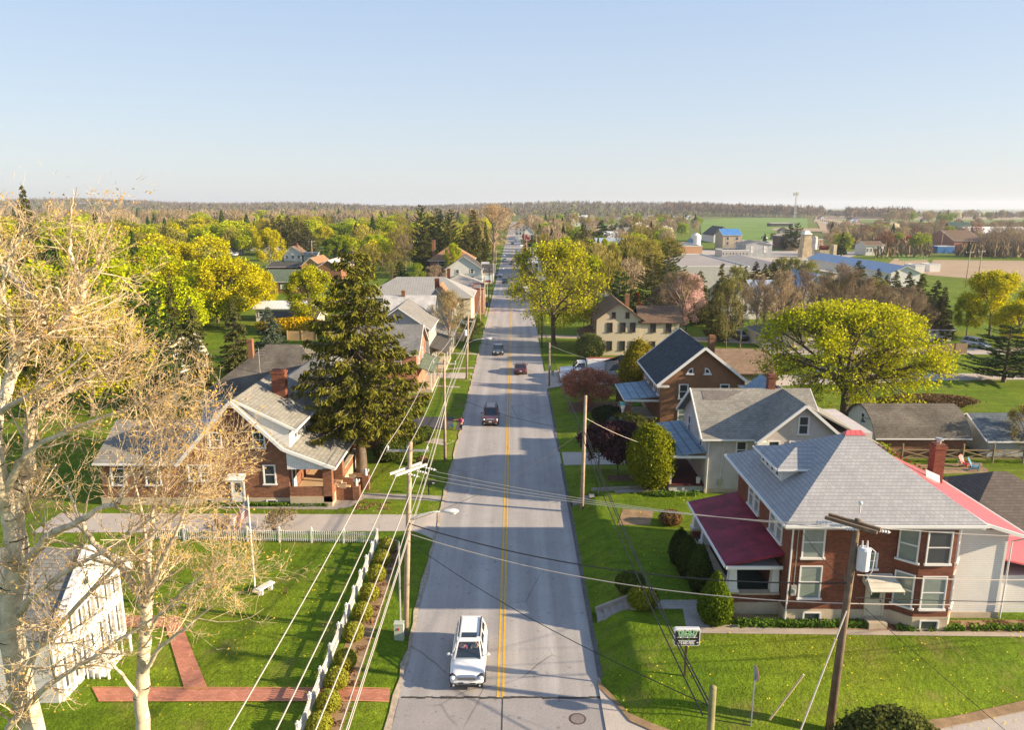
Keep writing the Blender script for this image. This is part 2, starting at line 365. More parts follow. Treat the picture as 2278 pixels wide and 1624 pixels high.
def paver_mat():
 m=bpy.data.materials.new('paver');m.use_nodes=True;t=NT(m);bs=t.n['Principled BSDF'];bs.inputs['Roughness'].default_value=.85
 g=t.new('ShaderNodeNewGeometry').outputs['Position'];bt=t.new('ShaderNodeTexBrick');t.link(g,bt.inputs['Vector'])
 for k_,v_ in(('Scale',1),('Brick Width',.23),('Row Height',.115),('Mortar Size',.008)):bt.inputs[k_].default_value=v_
 bt.inputs['Color1'].default_value=(.40,.145,.085,1);bt.inputs['Color2'].default_value=(.52,.21,.13,1);bt.inputs['Mortar'].default_value=(.24,.12,.075,1)
 c=t.mix(1.0,bt.outputs[0],t.ramp(t.noise(g,.8,4),[(.3,.82),(.7,1.18)]),'MULTIPLY');t.link(c,bs.inputs[0]);return m
M_PAV=paver_mat();M_EDGE=M('paver_edging',(.50,.24,.10),.85,var=.15)
def pav(px,dz=.018,e=True):
 c=[G(*p) for p in px];quad_sheet('brick_path',c,M_PAV,dz)
 for i in(0,2):
  a=np.array(c[i][:2]);d=np.array(c[(i+1)%4][:2]);n=np.array([d[1]-a[1],a[0]-d[0]]);n=n/np.linalg.norm(n)*.07
  quad_sheet('path_edging',[a,d,d+n,a+n],M_EDGE,dz+.02)
pav([(220,1562),(866,1563),(868,1536),(205,1533)],.045)
pav([(410,1534),(462,1534),(398,1376),(367,1391)],.05)
pav([(190,1397),(372,1396),(398,1375),(190,1373)],.055)
quad_sheet('footpath',[(9.6,36.6),(40,36.1),(40,37.0),(10.6,37.5)],M_CONC,.02)
quad_sheet('footpath',[(19.8,36.9),(20.9,36.9),(20.9,37.7),(19.8,37.7)],M_PAV,.03)
quad_sheet('footpath',[(6.9,39.1),(10.9,39.1),(11.0,40.1),(6.9,40.1)],M_CONC2,.02)
quad_sheet('footpath',[(9.6,37.1),(10.7,37.2),(11.9,40.1),(9.9,39.5)],M_CONC2,.028)
quad_sheet('footpath',[(6.9,56.6),(12.7,57.4),(12.7,58.1),(6.9,57.3)],M_CONC2,.02)
quad_sheet('driveway',[(4.4,66.0),(13.5,66.3),(13.5,69.4),(4.4,69.8)],M_DRIVE,.03)
quad_sheet('driveway',[(4.4,96.0),(16.5,97.8),(17.5,104.5),(4.4,106.5)],M_DRIVE,.03)
psheet('gravel_lane',[(1190,752),(1420,757),(1420,751),(1190,745)],M('gravel',(.42,.34,.26),.95,var=.2,vs=2),.03,3)
psheet('gravel_lane',[(1460,757),(1690,765),(1690,752),(1460,748)],M('gravel',0),.03,3)
psheet('lane',[(1640,862),(2278,845),(2278,832),(1640,836)],M_DRIVE,.03,3)
psheet('lane',[(1690,790),(2278,788),(2278,775),(1690,772)],M_DRIVE,.03,3)
psheet('dirt_patch',[(1375,1168),(1445,1170),(1455,1138),(1385,1133)],M_DIRT,.02,.6)
psheet('dirt_patch',[(2000,1058),(2200,1052),(2185,1030),(2010,1034)],M_DIRT,.02)
psheet('dirt_patch',[(1262,918),(1375,918),(1372,895),(1270,895)],M_MULCH,.02)
psheet('dirt_patch',[(763,1083),(828,1072),(820,1045),(770,1045)],M_MULCH,.02,.7)
psheet('dirt_patch',[(1352,1070),(1410,1070),(1410,1058),(1352,1058)],M_MULCH,.02,.7)
quad_sheet('flower_bed',[(-25.5,56.1),(-15.2,55.9),(-15.2,56.4),(-25.5,56.6)],M_MULCH,.012)
quad_sheet('flower_bed',[(12.6,37.2),(19.8,36.9),(19.8,37.8),(12.6,38.6)],M_DIRT,.03)
quad_sheet('flower_bed',[(20.9,36.9),(31,36.6),(31,38.0),(20.9,37.8)],M_DIRT,.03)
quad_sheet('flower_bed',[(-9.4,28),(-8.0,28),(-8.0,49),(-9.4,49)],M_DIRT,.012)
psheet('field',[(1560,536),(1800,532),(1795,484),(1558,485)],M_FGREEN,.3,30)
psheet('ball_field',[(1660,548),(1850,552),(1850,533),(1660,533)],M_FGREEN,.32,30)
psheet('ball_field_infield',[(1716,513),(1838,517),(1838,509),(1720,508)],M_FIELD,.5,30)
psheet('ball_field_infield',[(1725,523),(1800,523.5),(1800,521.5),(1728,520.5)],M_FIELD,.55,30)
psheet('field',[(1810,494),(2278,494),(2278,484),(1815,484)],M_FIELD,.3,30)
psheet('field',[(1890,493),(2278,493),(2278,489),(1850,488.5)],M_FGREEN,.45,30)
psheet('field',[(1830,520),(1960,512),(1900,492),(1815,490)],M_FIELD,.35,30)
psheet('field',[(2062,612),(2420,640),(2420,582),(2075,578)],M_FIELD,.06,15)
psheet('field',[(2000,580),(2070,578),(2060,564),(1998,566)],M_FGREEN,.06,15)
psheet('country_road',[(1828,497),(1900,520),(1912,520),(1832,492)],M_CONC,.5,30)
psheet('lawn_field',[(1258,512),(1380,514),(1370,498),(1262,497)],M_FGREEN,.2,20)
psheet('lawn_field',[(660,560),(745,552),(738,545),(672,549)],M_FGREEN,.15,15)
psheet('yard_paving',[(1515,592),(1800,600),(1930,560),(1530,555)],M_DRIVE,.05,15)
psheet('car_park',[(1630,545),(1760,552),(1760,538),(1630,534)],M_DRIVE,.36,30)
psheet('yard_paving',[(1960,600),(2090,612),(2060,575),(1990,575)],M_FIELD,.05,10)
rg=np.random.default_rng(4);pts=[]
for(x0,x1,y0,y1,n) in((-22,-10,30,48,110),(5.4,30,30.5,36.5,130),(5,14,40,62,60),(-12,-6.2,50,76,50),(5,14,70,95,40)):
 cx=rg.uniform(x0,x1,n//4);cy=rg.uniform(y0,y1,n//4);k=rg.integers(0,n//4,n)
 pts.append(np.stack([cx[k]+rg.normal(0,.8,n),cy[k]+rg.normal(0,.8,n)],1))
pts=np.concatenate(pts);s_=rg.uniform(.018,.032,len(pts));hz=hgt(pts[:,0],pts[:,1])+.06
q=np.array([(-1,-1),(1,-1),(1,1),(-1,1)],float)
V=np.zeros((len(pts),4,3));V[:,:,:2]=pts[:,None,:]+q[None]*s_[:,None,None];V[:,:,2]=hz[:,None]+np.array([-.01,-.01,.015,.015])
o=np_obj('dandelion_flowers',np_mesh('dandelions',V.reshape(-1,3),np.arange(len(pts)*4).reshape(-1,4),[M('dandelion',(.75,.55,.02),.8,var=0)]))
tag(o,'tiny yellow dandelion flowers scattered over the near lawns','flowers',kind='stuff')
# ================================================================== BUILDINGS
W_WHITE=M('white_paint',(.68,.665,.63),.6,var=.06);W_TRIM=M('white_trim',(.70,.69,.67),.5,var=.04)
W_SIDE=M('white_siding',(.66,.65,.62),.6,pat='siding',var=.07);W_CREAM=M('cream_siding',(.62,.53,.38),.65,pat='siding',var=.05)
W_GREY=M('grey_siding',(.42,.42,.40),.65,pat='siding',var=.06);W_STUC=M('grey_stucco',(.50,.455,.43),.9,var=.12,vs=1.2,bump=.3)
B_RED=M('red_brown_brick',(.165,.052,.027),.85,pat='brick',var=.16,b=(.17,.085,.06));B_BRN=M('brown_brick',(.215,.092,.050),.85,pat='brick',var=.14,b=(.22,.12,.075))
B_ORG=M('tan_brick',(.34,.15,.065),.85,pat='brick',var=.14,a=(.19,.08,.045),b=(.26,.17,.10));B_BRT=M('bright_brick',(.40,.12,.055),.85,pat='brick',var=.12)
F_CONC=M('foundation',(.46,.38,.27),.9,var=.16,vs=1.0)
R_LG=M('light_grey_shingle',(.33,.33,.335),.9,pat='slate',var=.07,k=.62);R_WTH=M('weathered_shingle',(.235,.225,.195),.9,pat='shingle',var=.16,vs=.5)
R_BRN=M('brown_shingle',(.16,.105,.068),.9,pat='shingle',var=.15);R_BLK=M('dark_blue_shingle',(.030,.045,.058),.85,pat='shingle',var=.5,vs=2.5)
R_OLD=M('old_brown_shingle',(.13,.115,.095),.95,pat='shingle',var=.35,vs=.45);R_PAT=M('patched_shingle',(.17,.15,.135),.95,pat='shingle',var=.1)
R_TAN=M('tan_roof',(.30,.165,.085),.9,pat='shingle',var=.15);R_GRY=M('grey_roof',(.20,.195,.185),.9,pat='shingle',var=.12)
R_DK=M('dark_roof',(.07,.065,.062),.9,pat='shingle',var=.12);R_GRN=M('green_roof',(.11,.145,.10),.9,pat='shingle',var=.12)
R_BLU=M('blue_porch_roof',(.21,.29,.36),.7,var=.12,vs=.8,pat='shingle',k=.7);R_SEAM=M('grey_seam_metal',(.36,.345,.31),.5,pat='seam',var=.08,metal=.15)
R_SEAMD=M('dull_seam_metal',(.20,.185,.17),.5,pat='seam',var=.08,k=1.0);R_RED=M('crimson_roof_paint',(.20,.014,.034),.6,var=.42,vs=1.1)
R_PINK=M('red_metal_roof',(.55,.11,.115),.38,pat='seam',var=.05,k=.6,metal=.0,spec=.6);R_WHT=M('white_metal_roof',(.66,.68,.70),.45,pat='seam',var=.05,k=1.4)
R_BMET=M('blue_grey_metal_roof',(.34,.42,.52),.45,pat='seam',var=.06,k=2.0);R_RUST=M('rusty_brown_roof',(.25,.115,.085),.9,var=.15,pat='shingle')
GL_DK=M('window_glass',(.035,.045,.05),.12,var=0,spec=.7);GL_LT=M('blind_glass',(.21,.25,.225),.2,var=.15,vs=1.2,spec=.6);GL_GRN=M('shade_glass',(.17,.25,.20),.25,var=.1,spec=.6)
D_BRN=M('dark_brown_trim',(.07,.04,.03),.7,var=.1);P_FLR=M('porch_boards',(.50,.36,.22),.8,var=.1);P_DK=M('dark_porch_floor',(.035,.055,.045),.8,var=.1)
P_MAR=M('maroon_floor',(.10,.02,.02),.8,var=.1);W_RUST=M('maroon_board',(.16,.03,.025),.8,var=.12);SOFF=M('soffit',(.6,.58,.54),.7,var=.05)
GUT=M('gutter_white',(.72,.71,.68),.45,var=.05);MET_G=M('galvanised',(.42,.43,.43),.4,metal=.4,var=.1);BLACK=M('black_paint',(.02,.02,.022),.5,var=.1)
def window(par,face,u,z,w,h,pos,frame=W_TRIM,glass=GL_DK,name='window',trim=.09,mull=True,label=None,sill=True,arch=0):
 """face S/N: pos is y, u is x centre;  face W/E: pos is x, u is y centre.  z is the sill height."""
 sg={'S':-1,'N':1,'W':-1,'E':1}[face]
 def P(a,d,zz):return(a,pos+sg*d,zz) if face in 'SN' else(pos+sg*d,a,zz)
 def bx(mb,a0,a1,d0,d1,z0,z1):
  p,q=P(a0,d0,z0),P(a1,d1,z1);mb.box(min(p[0],q[0]),max(p[0],q[0]),min(p[1],q[1]),max(p[1],q[1]),z0,z1)
 f=MB();a0,a1=u-w/2,u+w/2
 if arch:
  n=9;s_=arch;o_=[(u-s_*w/2,z)]+[(u-s_*w/2+s_*w*math.sin(t),z+h*math.cos(t)) for t in np.linspace(0,math.pi/2,n)]
  f.extr([P(a,.03,zz) for a,zz in o_],Vector(P(0,.05,0))-Vector(P(0,0,0)))
  bx(f,a0-.12,a1+.12,.02,.14,z-.16,z-.002)
  fo=f.obj(name,frame,par)
  g=MB();c_=(u-s_*w*.5,z);o2=[(c_[0]+s_*.1,z+.08)]+[(c_[0]+s_*(.1+(w-.26)*math.sin(t)),z+.08+(h-.24)*math.cos(t)) for t in np.linspace(0,math.pi/2,n)]
  g.extr([P(a,.084,zz) for a,zz in o2],Vector(P(0,.012,0))-Vector(P(0,0,0)));g.obj('pane',glass,fo);return fo
 bx(f,a0-trim,a0,.003,.075,z-.02,z+h+trim);bx(f,a1,a1+trim,.003,.075,z-.02,z+h+trim)
 bx(f,a0,a1,.003,.075,z+h,z+h+trim)
 if mull:bx(f,a0,a1,.03,.062,z+h*.5-.03,z+h*.5+.03)
 bx(f,a0,a0+.04,.02,.058,z+.004,z+h-.004);bx(f,a1-.04,a1,.02,.058,z+.004,z+h-.004)
 fo=f.obj(name,frame,par)
 if label:fo['label']=label
 g=MB();bx(g,a0+.002,a1-.002,.004,.022,z,z+h);g.obj('pane',glass,fo)
 if sill:
  s=MB();bx(s,a0-trim-.06,a1+trim+.06,.003,.15,z-.13,z-.022);s.obj('sill',frame,fo)
 return fo
def door(par,face,u,z,w,h,pos,mat=W_TRIM,glass=GL_DK):
 sg={'S':-1,'N':1,'W':-1,'E':1}[face]
 def bx(mb,a0,a1,d0,d1,z0,z1):
  if face in 'SN':mb.box(a0,a1,min(pos+sg*d0,pos+sg*d1),max(pos+sg*d0,pos+sg*d1),z0,z1)
  else:mb.box(min(pos+sg*d0,pos+sg*d1),max(pos+sg*d0,pos+sg*d1),a0,a1,z0,z1)
 d=MB();bx(d,u-w/2,u+w/2,.004,.05,z,z+h)
 for s in(-1,1):bx(d,u+s*(w/2+.07)-.055,u+s*(w/2+.07)+.055,.003,.08,z,z+h+.1)
 bx(d,u-w/2-.015,u+w/2+.015,.003,.08,z+h+.001,z+h+.1)
 do=d.obj('door',mat,par);g=MB();bx(g,u-w*.3,u+w*.3,.052,.06,z+h*.5,z+h*.9);g.obj('pane',glass,do)
 k=MB();bx(k,u+w*.34,u+w*.4,.052,.1,z+h*.42,z+h*.46);k.obj('handle',BLACK,do);return do
def chimney(par,x,y,z0,z1,sx=.6,sy=.6,mat=B_RED,pot=False,thinglabel=None):
 c=MB();c.box(x-sx/2,x+sx/2,y-sy/2,y+sy/2,z0,z1-.3);o=c.obj('chimney',mat,par)
 c=MB();c.box(x-sx/2-.06,x+sx/2+.06,y-sy/2-.06,y+sy/2+.06,z1-.3,z1-.12);c.box(x-sx/2+.02,x+sx/2-.02,y-sy/2+.02,y+sy/2-.02,z1-.12,z1)
 c.obj('chimney_cap',mat,o)
 if pot:
  c=MB();c.cyl(x,y,z1,z1+.22,.13);c.cyl(x,y,z1+.22,z1+.28,.24);c.cyl(x,y,z1+.28,z1+.34,.13,r2=.2);c.obj('flue_cap',MET_G,o)
 return o
def roof_pts(kind,x0,x1,y0,y1,ze,zr,ov,xr=None,yr=None):
 """list of roof planes as point lists.  gx: ridge along x.  gy: ridge along y.  hip."""
 X0,X1,Y0,Y1=x0-ov,x1+ov,y0-ov,y1+ov
 if kind=='gx':
  ym=(y0+y1)/2 if yr is None else yr;za=ze-(zr-ze)*ov/(ym-y0);zb_=ze-(zr-ze)*ov/(y1-ym)
  return[[(X0,Y0,za),(X1,Y0,za),(X1,ym,zr),(X0,ym,zr)],[(X1,Y1,zb_),(X0,Y1,zb_),(X0,ym,zr),(X1,ym,zr)]]
 if kind=='gy':
  xm=(x0+x1)/2 if xr is None else xr;za=ze-(zr-ze)*ov/(xm-x0);zb_=ze-(zr-ze)*ov/(x1-xm)
  return[[(X0,Y1,za),(X0,Y0,za),(xm,Y0,zr),(xm,Y1,zr)],[(X1,Y0,zb_),(X1,Y1,zb_),(xm,Y1,zr),(xm,Y0,zr)]]
 if kind=='hip':
  wx,wy=X1-X0,Y1-Y0;zz=ze-(zr-ze)*ov/(min(x1-x0,y1-y0)/2)
  if wx>=wy:a,b_=(X0+wy/2*.98,(Y0+Y1)/2,zr),(X1-wy/2*.98,(Y0+Y1)/2,zr);c=[(X0,Y0,zz),(X1,Y0,zz),(X1,Y1,zz),(X0,Y1,zz)];return[[c[0],c[1],b_,a],[c[1],c[2],b_],[c[2],c[3],a,b_],[c[3],c[0],a]]
  a,b_=((X0+X1)/2,Y0+wx/2*.98,zr),((X0+X1)/2,Y1-wx/2*.98,zr);c=[(X0,Y0,zz),(X1,Y0,zz),(X1,Y1,zz),(X0,Y1,zz)]
  return[[c[0],c[1],a],[c[1],c[2],b_,a],[c[2],c[3],b_],[c[3],c[0],a,b_]]
 if kind=='shed_s':return[[(X0,Y0,ze),(X1,Y0,ze),(X1,Y1,zr),(X0,Y1,zr)]]
 if kind=='shed_w':return[[(X0,Y1,ze),(X0,Y0,ze),(X1,Y0,zr),(X1,Y1,zr)]]
 if kind=='shed_e':return[[(X1,Y0,ze),(X1,Y1,ze),(X0,Y1,zr),(X0,Y0,zr)]]
def roof(par,kind,x0,x1,y0,y1,ze,zr,ov,mat,t=.14,xr=None,yr=None,fascia=GUT,name='roof'):
 m=MB()
 for k_,pl in enumerate(roof_pts(kind,x0,x1,y0,y1,ze,zr,ov,xr,yr)):m.slab(pl,t if k_%2==0 else t*.98)
 o=m.obj(name,mat,par)
 if fascia:
  g=MB()
  for pl in roof_pts(kind,x0,x1,y0,y1,ze,zr,ov,xr,yr):
   n=len(pl)
   for i in range(n):
    a,b_=Vector(pl[i]),Vector(pl[(i+1)%n]);ridge=abs(a.z-zr)<1e-3 and abs(b_.z-zr)<1e-3
    hipedge=kind=='hip' and abs(a.z-b_.z)>1e-3
    if ridge or hipedge:continue
    off=Vector((0,0,-t*.55));out=Vector(((a.x+b_.x)/2-(x0+x1)/2,(a.y+b_.y)/2-(y0+y1)/2,0))
    ax=(b_-a).normalized();out=(out-ax*out.dot(ax));out.z=0;out=out.normalized()*.045
    g.bar(a+off+out,b_+off+out,.06,t*.98)
  g.obj('gutter',fascia,o)
 return o
def walls(par,kind,x0,x1,y0,y1,zb,ze,zr,mat,found=0.0,xr=None,yr=None,fmat=F_CONC,name='wall'):
 m=MB();zf=zb+found;d=.09
 if kind=='gx':
  ym=(y0+y1)/2 if yr is None else yr;m.extr([(x0,y0,zf),(x0,y1,zf),(x0,y1,ze-d),(x0,ym,zr-d),(x0,y0,ze-d)],(x1-x0,0,0))
 elif kind=='gy':
  xm=(x0+x1)/2 if xr is None else xr;m.extr([(x0,y0,zf),(x1,y0,zf),(x1,y0,ze-d),(xm,y0,zr-d),(x0,y0,ze-d)],(0,y1-y0,0))
 else:m.box(x0,x1,y0,y1,zf,ze-.05)
 o=m.obj(name,mat,par)
 if found:
  f=MB();f.box(x0-.03,x1+.03,y0-.03,y1+.03,zb-1.2,zf-.002);f.obj('foundation',fmat,par)
 else:pass
 return o
def house(name,label,x0,x1,y0,y1,ze,zr,kind='gx',wall=W_SIDE,rf=R_GRY,ov=.4,found=.35,wins=(),doors=(),zb=None,group=None,cat='house',chim=(),fascia=GUT,frame=W_TRIM,glass=GL_DK,xr=None,yr=None):
 if zb is None:zb=float(hgt((x0+x1)/2,(y0+y1)/2))
 t=thing(name,label,cat,((x0+x1)/2,y0,zb),group)
 walls(t,kind,x0,x1,y0,y1,zb,zb+ze,zb+zr,wall,found,xr,yr)
 rk=kind if kind in('gx','gy','hip') else None
 if rk:roof(t,rk,x0,x1,y0,y1,zb+ze,zb+zr,ov,rf,xr=xr,yr=yr,fascia=fascia)
 elif kind=='flat':
  m=MB();m.box(x0+.2,x1-.2,y0+.2,y1-.2,zb+ze-.049,zb+ze-.02);ro=m.obj('roof',rf,t)
  m=MB()
  for a,b_,c,d in((x0-.05,x1+.05,y0-.05,y0+.2),(x0-.05,x1+.05,y1-.2,y1+.05),(x0-.05,x0+.2,y0+.2,y1-.2),(x1-.2,x1+.05,y0+.2,y1-.2)):m.box(a,b_,c,d,zb+ze-.048,zb+ze+.25)
  m.obj('parapet',fascia or wall,ro)
 ps={'S':y0,'N':y1,'W':x0,'E':x1}
 for wd in wins:
  f_,u,z,w_,h_=wd[:5];window(t,f_,u,zb+z,w_,h_,ps[f_],frame=frame,glass=(wd[5] if len(wd)>5 else glass))
 for f_,u,z,w_,h_ in doors:door(t,f_,u,zb+z,w_,h_,ps[f_])
 for c in chim:chimney(t,c[0],c[1],zb+c[2],zb+c[3],*(c[4:]))
 return t
# ------------------------------------------------ red-brown brick house, lower right
zb=.95
t=thing('brick_house','large red-brown brick house with grey hip roof, dormer and crimson porch roof at lower right','house',(20,37.7,zb))
x0,x1,y0,y1=15.25,24.5,37.7,47.4;ze,zr=7.35,10.7
m=MB();m.box(x0,x1,y0,y1,zb+.85,ze-.1)
bay=[(21.1,y0),(22.0,y0-.8),(23.9,y0-.8),(24.5,y0)]
m.extr([(a,b_,zb+.85) for a,b_ in[(21.1,y0+.01)]+bay[1:3]+[(24.5,y0+.01)]],(0,0,ze-.12-zb-.85));m.obj('wall',B_RED,t)
m=MB();m.box(x0-.04,x1+.04,y0-.04,y1+.04,zb-1,zb+.84);m.extr([(a,b_,zb-1) for a,b_ in[(21.05,y0-.03),(21.97,y0-.85),(23.93,y0-.85),(24.55,y0-.03)]],(0,0,1.838));m.obj('foundation',F_CONC,t)
for gx_,w_ in((16.75,.9),(22.9,.95)):window(t,'S',gx_,zb+.18,w_,.45,y0-.04 if gx_<20 else y0-.85,sill=False,mull=False,trim=.06)
yb=y0-.8
for u,z,w_,h_,g_,p_ in((16.5,5.0,1.15,1.75,GL_LT,y0),(16.5,2.55,1.15,1.85,GL_LT,y0),(19.6,4.35,.95,.85,GL_GRN,y0),(22.95,5.05,1.25,1.8,GL_DK,yb),(22.95,2.35,1.25,1.85,GL_LT,yb)):
 window(t,'S',u,z,w_,h_,p_,glass=g_,trim=.055,label='leaded stair window' if u==19.6 else None)
def slant_win(a,b_,z,w_,h_,g_,nm='window'):
 A=Vector((a[0],a[1],0));Bv=Vector((b_[0],b_[1],0));d=(Bv-A).normalized();n=Vector((d.y,-d.x,0));c=(A+Bv)/2
 f=MB();P=lambda u,o_,zz:c+d*u+n*o_+Vector((0,0,zz))
 for s in(-1,1):f.bar(P(s*w_/2,.04,z-.02),P(s*w_/2,.04,z+h_+.08),.09,.08,up=d)
 for zz in(z+h_+.04,z+h_*.5):f.bar(P(-w_/2+.05,.03,zz),P(w_/2-.05,.03,zz),.06,.08)
 f.bar(P(-w_/2-.14,.07,z-.08),P(w_/2+.14,.07,z-.08),.15,.11)
 fo=f.obj(nm,W_TRIM,t);g=MB();g.extr([P(-w_/2+.04,.02,z),P(w_/2-.04,.02,z),P(w_/2-.04,.02,z+h_),P(-w_/2+.04,.02,z+h_)],-n*.015);g.obj('pane',g_,fo)
for z,h_ in((5.05,1.8),(2.35,1.85)):
 slant_win(bay[0],bay[1],z,.95,h_,GL_LT);slant_win(bay[2],bay[3],z,.72,h_,GL_LT)
for yy in(39.4,40.5,43.4,44.5):window(t,'W',yy,5.2,.8,1.5,x0,glass=GL_LT)
door(t,'S',20.2,zb+.5,.85,2.0,y0,mat=M('door_cream',(.55,.50,.38),.6));window(t,'W',43.5,2.5,.9,2.0,x0)
a=MB();a.slab([(19.55,y0-.02,4.0),(21.0,y0-.02,4.0),(21.25,y0-1.15,3.5),(19.4,y0-1.15,3.5)],.06)
for s in(19.42,21.2):a.extr([(s,y0-.02,3.9),(s,y0-1.12,3.46),(s,y0-1.12,3.3),(s,y0-.02,3.5)],(.03,0,0))
a.obj('door_canopy',M('canopy_white',(.62,.58,.48),.5,pat='siding',k=1.2),t)
m=MB();m.box(19.7,20.7,y0-.75,y0-.045,zb-.3,zb+.4);m.obj('doorstep',F_CONC,t)
X0,X1,Y0,Y1=x0-.72,x1+.75,y0-1.0,y1+.65;ap=(20.0,42.4,zr);ap2=(20.75,42.4,zr)
cs=[(X0,Y0,ze),(X1,Y0,ze),(X1,Y1,ze),(X0,Y1,ze)]
m=MB();
for pl in([cs[0],cs[1],ap2,ap],[cs[1],cs[2],ap2],[cs[2],cs[3],ap,ap2],[cs[3],cs[0],ap]):m.slab(pl,.16)
ro=m.obj('roof',R_LG,t)
g=MB()
for i in range(4):
 A=Vector(cs[i]);Bv=Vector(cs[(i+1)%4]);o_=((A+Bv)/2-Vector((20,42.4,ze)));o_.z=0;o_=o_.normalized()*.07;dd=(Bv-A).normalized()*.07
 g.bar(A+o_-dd+Vector((0,0,-.09)),Bv+o_+dd+Vector((0,0,-.09)),.12,.14)
g.obj('gutter',GUT,ro)
m=MB();m.box(X0+.02,X1-.02,Y0+.02,Y1-.02,ze-.3,ze-.22);m.obj('soffit',SOFF,t)
m=MB();m.slab([(19.75,42.15,zr-.10),(21.0,42.15,zr-.10),(20.8,42.4,zr+.16),(19.95,42.4,zr+.16)],.04);m.slab([(19.75,42.65,zr-.1),(19.95,42.4,zr+.16),(20.8,42.4,zr+.16),(21,42.65,zr-.1)],.04)
m.slab([(21.0,42.15,zr-.10),(21,42.65,zr-.1),(20.8,42.4,zr+.16)],.04);m.slab([(19.75,42.15,zr-.10),(19.95,42.4,zr+.16),(19.75,42.65,zr-.1)],.04);m.obj('ridge_cap',R_PINK,ro)
dx0,dx1,dy0,dy1,dz0,dz1=15.75,18.6,41.1,44.7,7.9,9.05
m=MB();m.box(dx0,dx1,dy0,dy1,dz0,dz1-.05);do=m.obj('dormer',W_SIDE,t)
m=MB();A=(17.25,42.9,9.75);c4=[(15.35,40.75,9.0),(15.35,45.05,9.0),(19.3,45.05,9.0),(19.3,40.75,9.0)];E2=(19.3,42.9,9.75)
m.slab([c4[1],c4[0],A],.1);m.slab([c4[0],c4[3],E2,A],.1);m.slab([c4[2],c4[1],A,E2],.1);m.obj('dormer_roof',R_LG,do)
g=MB();g.bar((15.3,40.72,8.93),(15.3,45.08,8.93),.07,.12);g.bar((15.35,40.7,8.93),(18.3,40.7,8.93),.07,.12);g.obj('dormer_gutter',GUT,do)
for yy in(41.7,42.55,43.4,44.2):window(t,'W',yy,8.25,.5,.6,dx0,trim=.06,sill=False)
chimney(t,26.5,44.0,6.0,9.5,.66,.66,B_RED,True)
m=MB();m.slab([(25.7,43.5,7.35),(26.6,43.5,6.95),(26.6,43.66,7.5),(25.7,43.66,7.9)],.04);m.obj('flashing',W_TRIM,t)
m=MB();m.tube([(15.3,y0-.12,7.1),(15.25,y0-.12,.95)],.05,6);m.tube([(14.7,y0-.6,7.1),(15.3,y0-.12,6.9)],.045,6);m.obj('downspout',GUT,t)
m=MB();m.tube([(15.62,y0-.06,7.0),(15.6,y0-.06,3.3)],.025,5);m.obj('conduit',MET_G,t)
m=MB();m.box(15.45,15.75,y0-.16,y0-.02,2.7,3.3);m.cyl(15.6,y0-.2,2.9,3.1,.08);m.obj('electric_meter',MET_G,t)
m=MB();m.slab([(11.95,38.4,4.1),(15.28,38.4,4.85),(15.28,47.6,4.85),(11.95,47.6,4.1)],.12);pr=m.obj('porch_roof',R_RED,t)
g=MB();g.bar((11.92,38.38,4.03),(11.92,47.62,4.03),.08,.16);g.bar((11.98,38.35,3.98),(15.2,38.35,3.98),.08,.2);g.bar((11.98,47.65,3.98),(15.2,47.65,3.98),.08,.2);g.obj('porch_gutter',GUT,pr)
m=MB();m.box(12.3,15.2,38.6,47.4,3.72,3.88);m.obj('porch_ceiling',SOFF,t)
m=MB();m.box(12.4,15.2,38.7,47.3,zb+.7,zb+.9);m.obj('porch_floor',P_DK,t)
m=MB();m.box(12.3,15.2,38.6,38.9,zb+.75,2.2);m.box(12.3,12.6,38.9,44.5,zb+.75,2.2);m.box(12.3,15.2,47.1,47.4,zb+.75,2.2)
for yy in(38.55,44.5,46.85):m.box(12.2,12.85,yy,yy+.6,zb+.75,2.25)
m.obj('porch_wall',B_RED,t);m=MB();m.box(12.26,15.2,38.56,47.44,zb-1,zb+.748);m.obj('porch_foundation',F_CONC,t)
m=MB();m.box(12.86,15.2,38.5,38.95,2.202,2.31);m.box(12.22,12.68,39.2,44.5,2.202,2.31)
for yy in(38.5,44.45,46.8):m.box(12.12,12.92,yy,yy+.7,2.252,2.37)
m.obj('coping',F_CONC,t)
for yy in(38.85,44.8,47.15):
 m=MB();m.loft([[(12.52+a*.26,yy+b_*.26,2.49) for a,b_ in((-1,-1),(1,-1),(1,1),(-1,1))],[(12.52+a*.19,yy+b_*.19,3.8) for a,b_ in((-1,-1),(1,-1),(1,1),(-1,1))]]);m.box(12.18,12.86,yy-.34,yy+.34,2.372,2.49);m.obj('porch_column',W_WHITE,t)
m=MB();m.loft([[(14.95+a*.24,38.85+b_*.24,2.32) for a,b_ in((-1,-1),(1,-1),(1,1),(-1,1))],[(14.95+a*.18,38.85+b_*.18,3.8) for a,b_ in((-1,-1),(1,-1),(1,1),(-1,1))]]);m.obj('porch_column',W_WHITE,t)
for sx in(13.6,):
 m=MB();[m.box(11.4-.3*i,12.25-.3*i if i==0 else 11.4-.3*(i-1),45.15,46.8,zb-.3,zb+.6-.2*i) for i in range(3)];m.obj('porch_steps',F_CONC,t)
m=MB();m.box(24.56,27.6,38.25,46.0,zb+.35,6.35);m.obj('addition_wall',W_SIDE,t);m=MB();m.box(24.56,27.62,38.2,46,zb-1,zb+.348);m.obj('addition_foundation',F_CONC,t)
m=MB();m.slab([(22.3,46.6,9.15),(22.3,44.5,9.15),(28.45,37.55,6.15),(28.45,46.6,6.15)],.12);m.slab([(22.3,44.5,9.15),(25.1,37.75,7.2),(28.45,37.55,6.15)],.12);mr=m.obj('addition_roof',R_PINK,t)
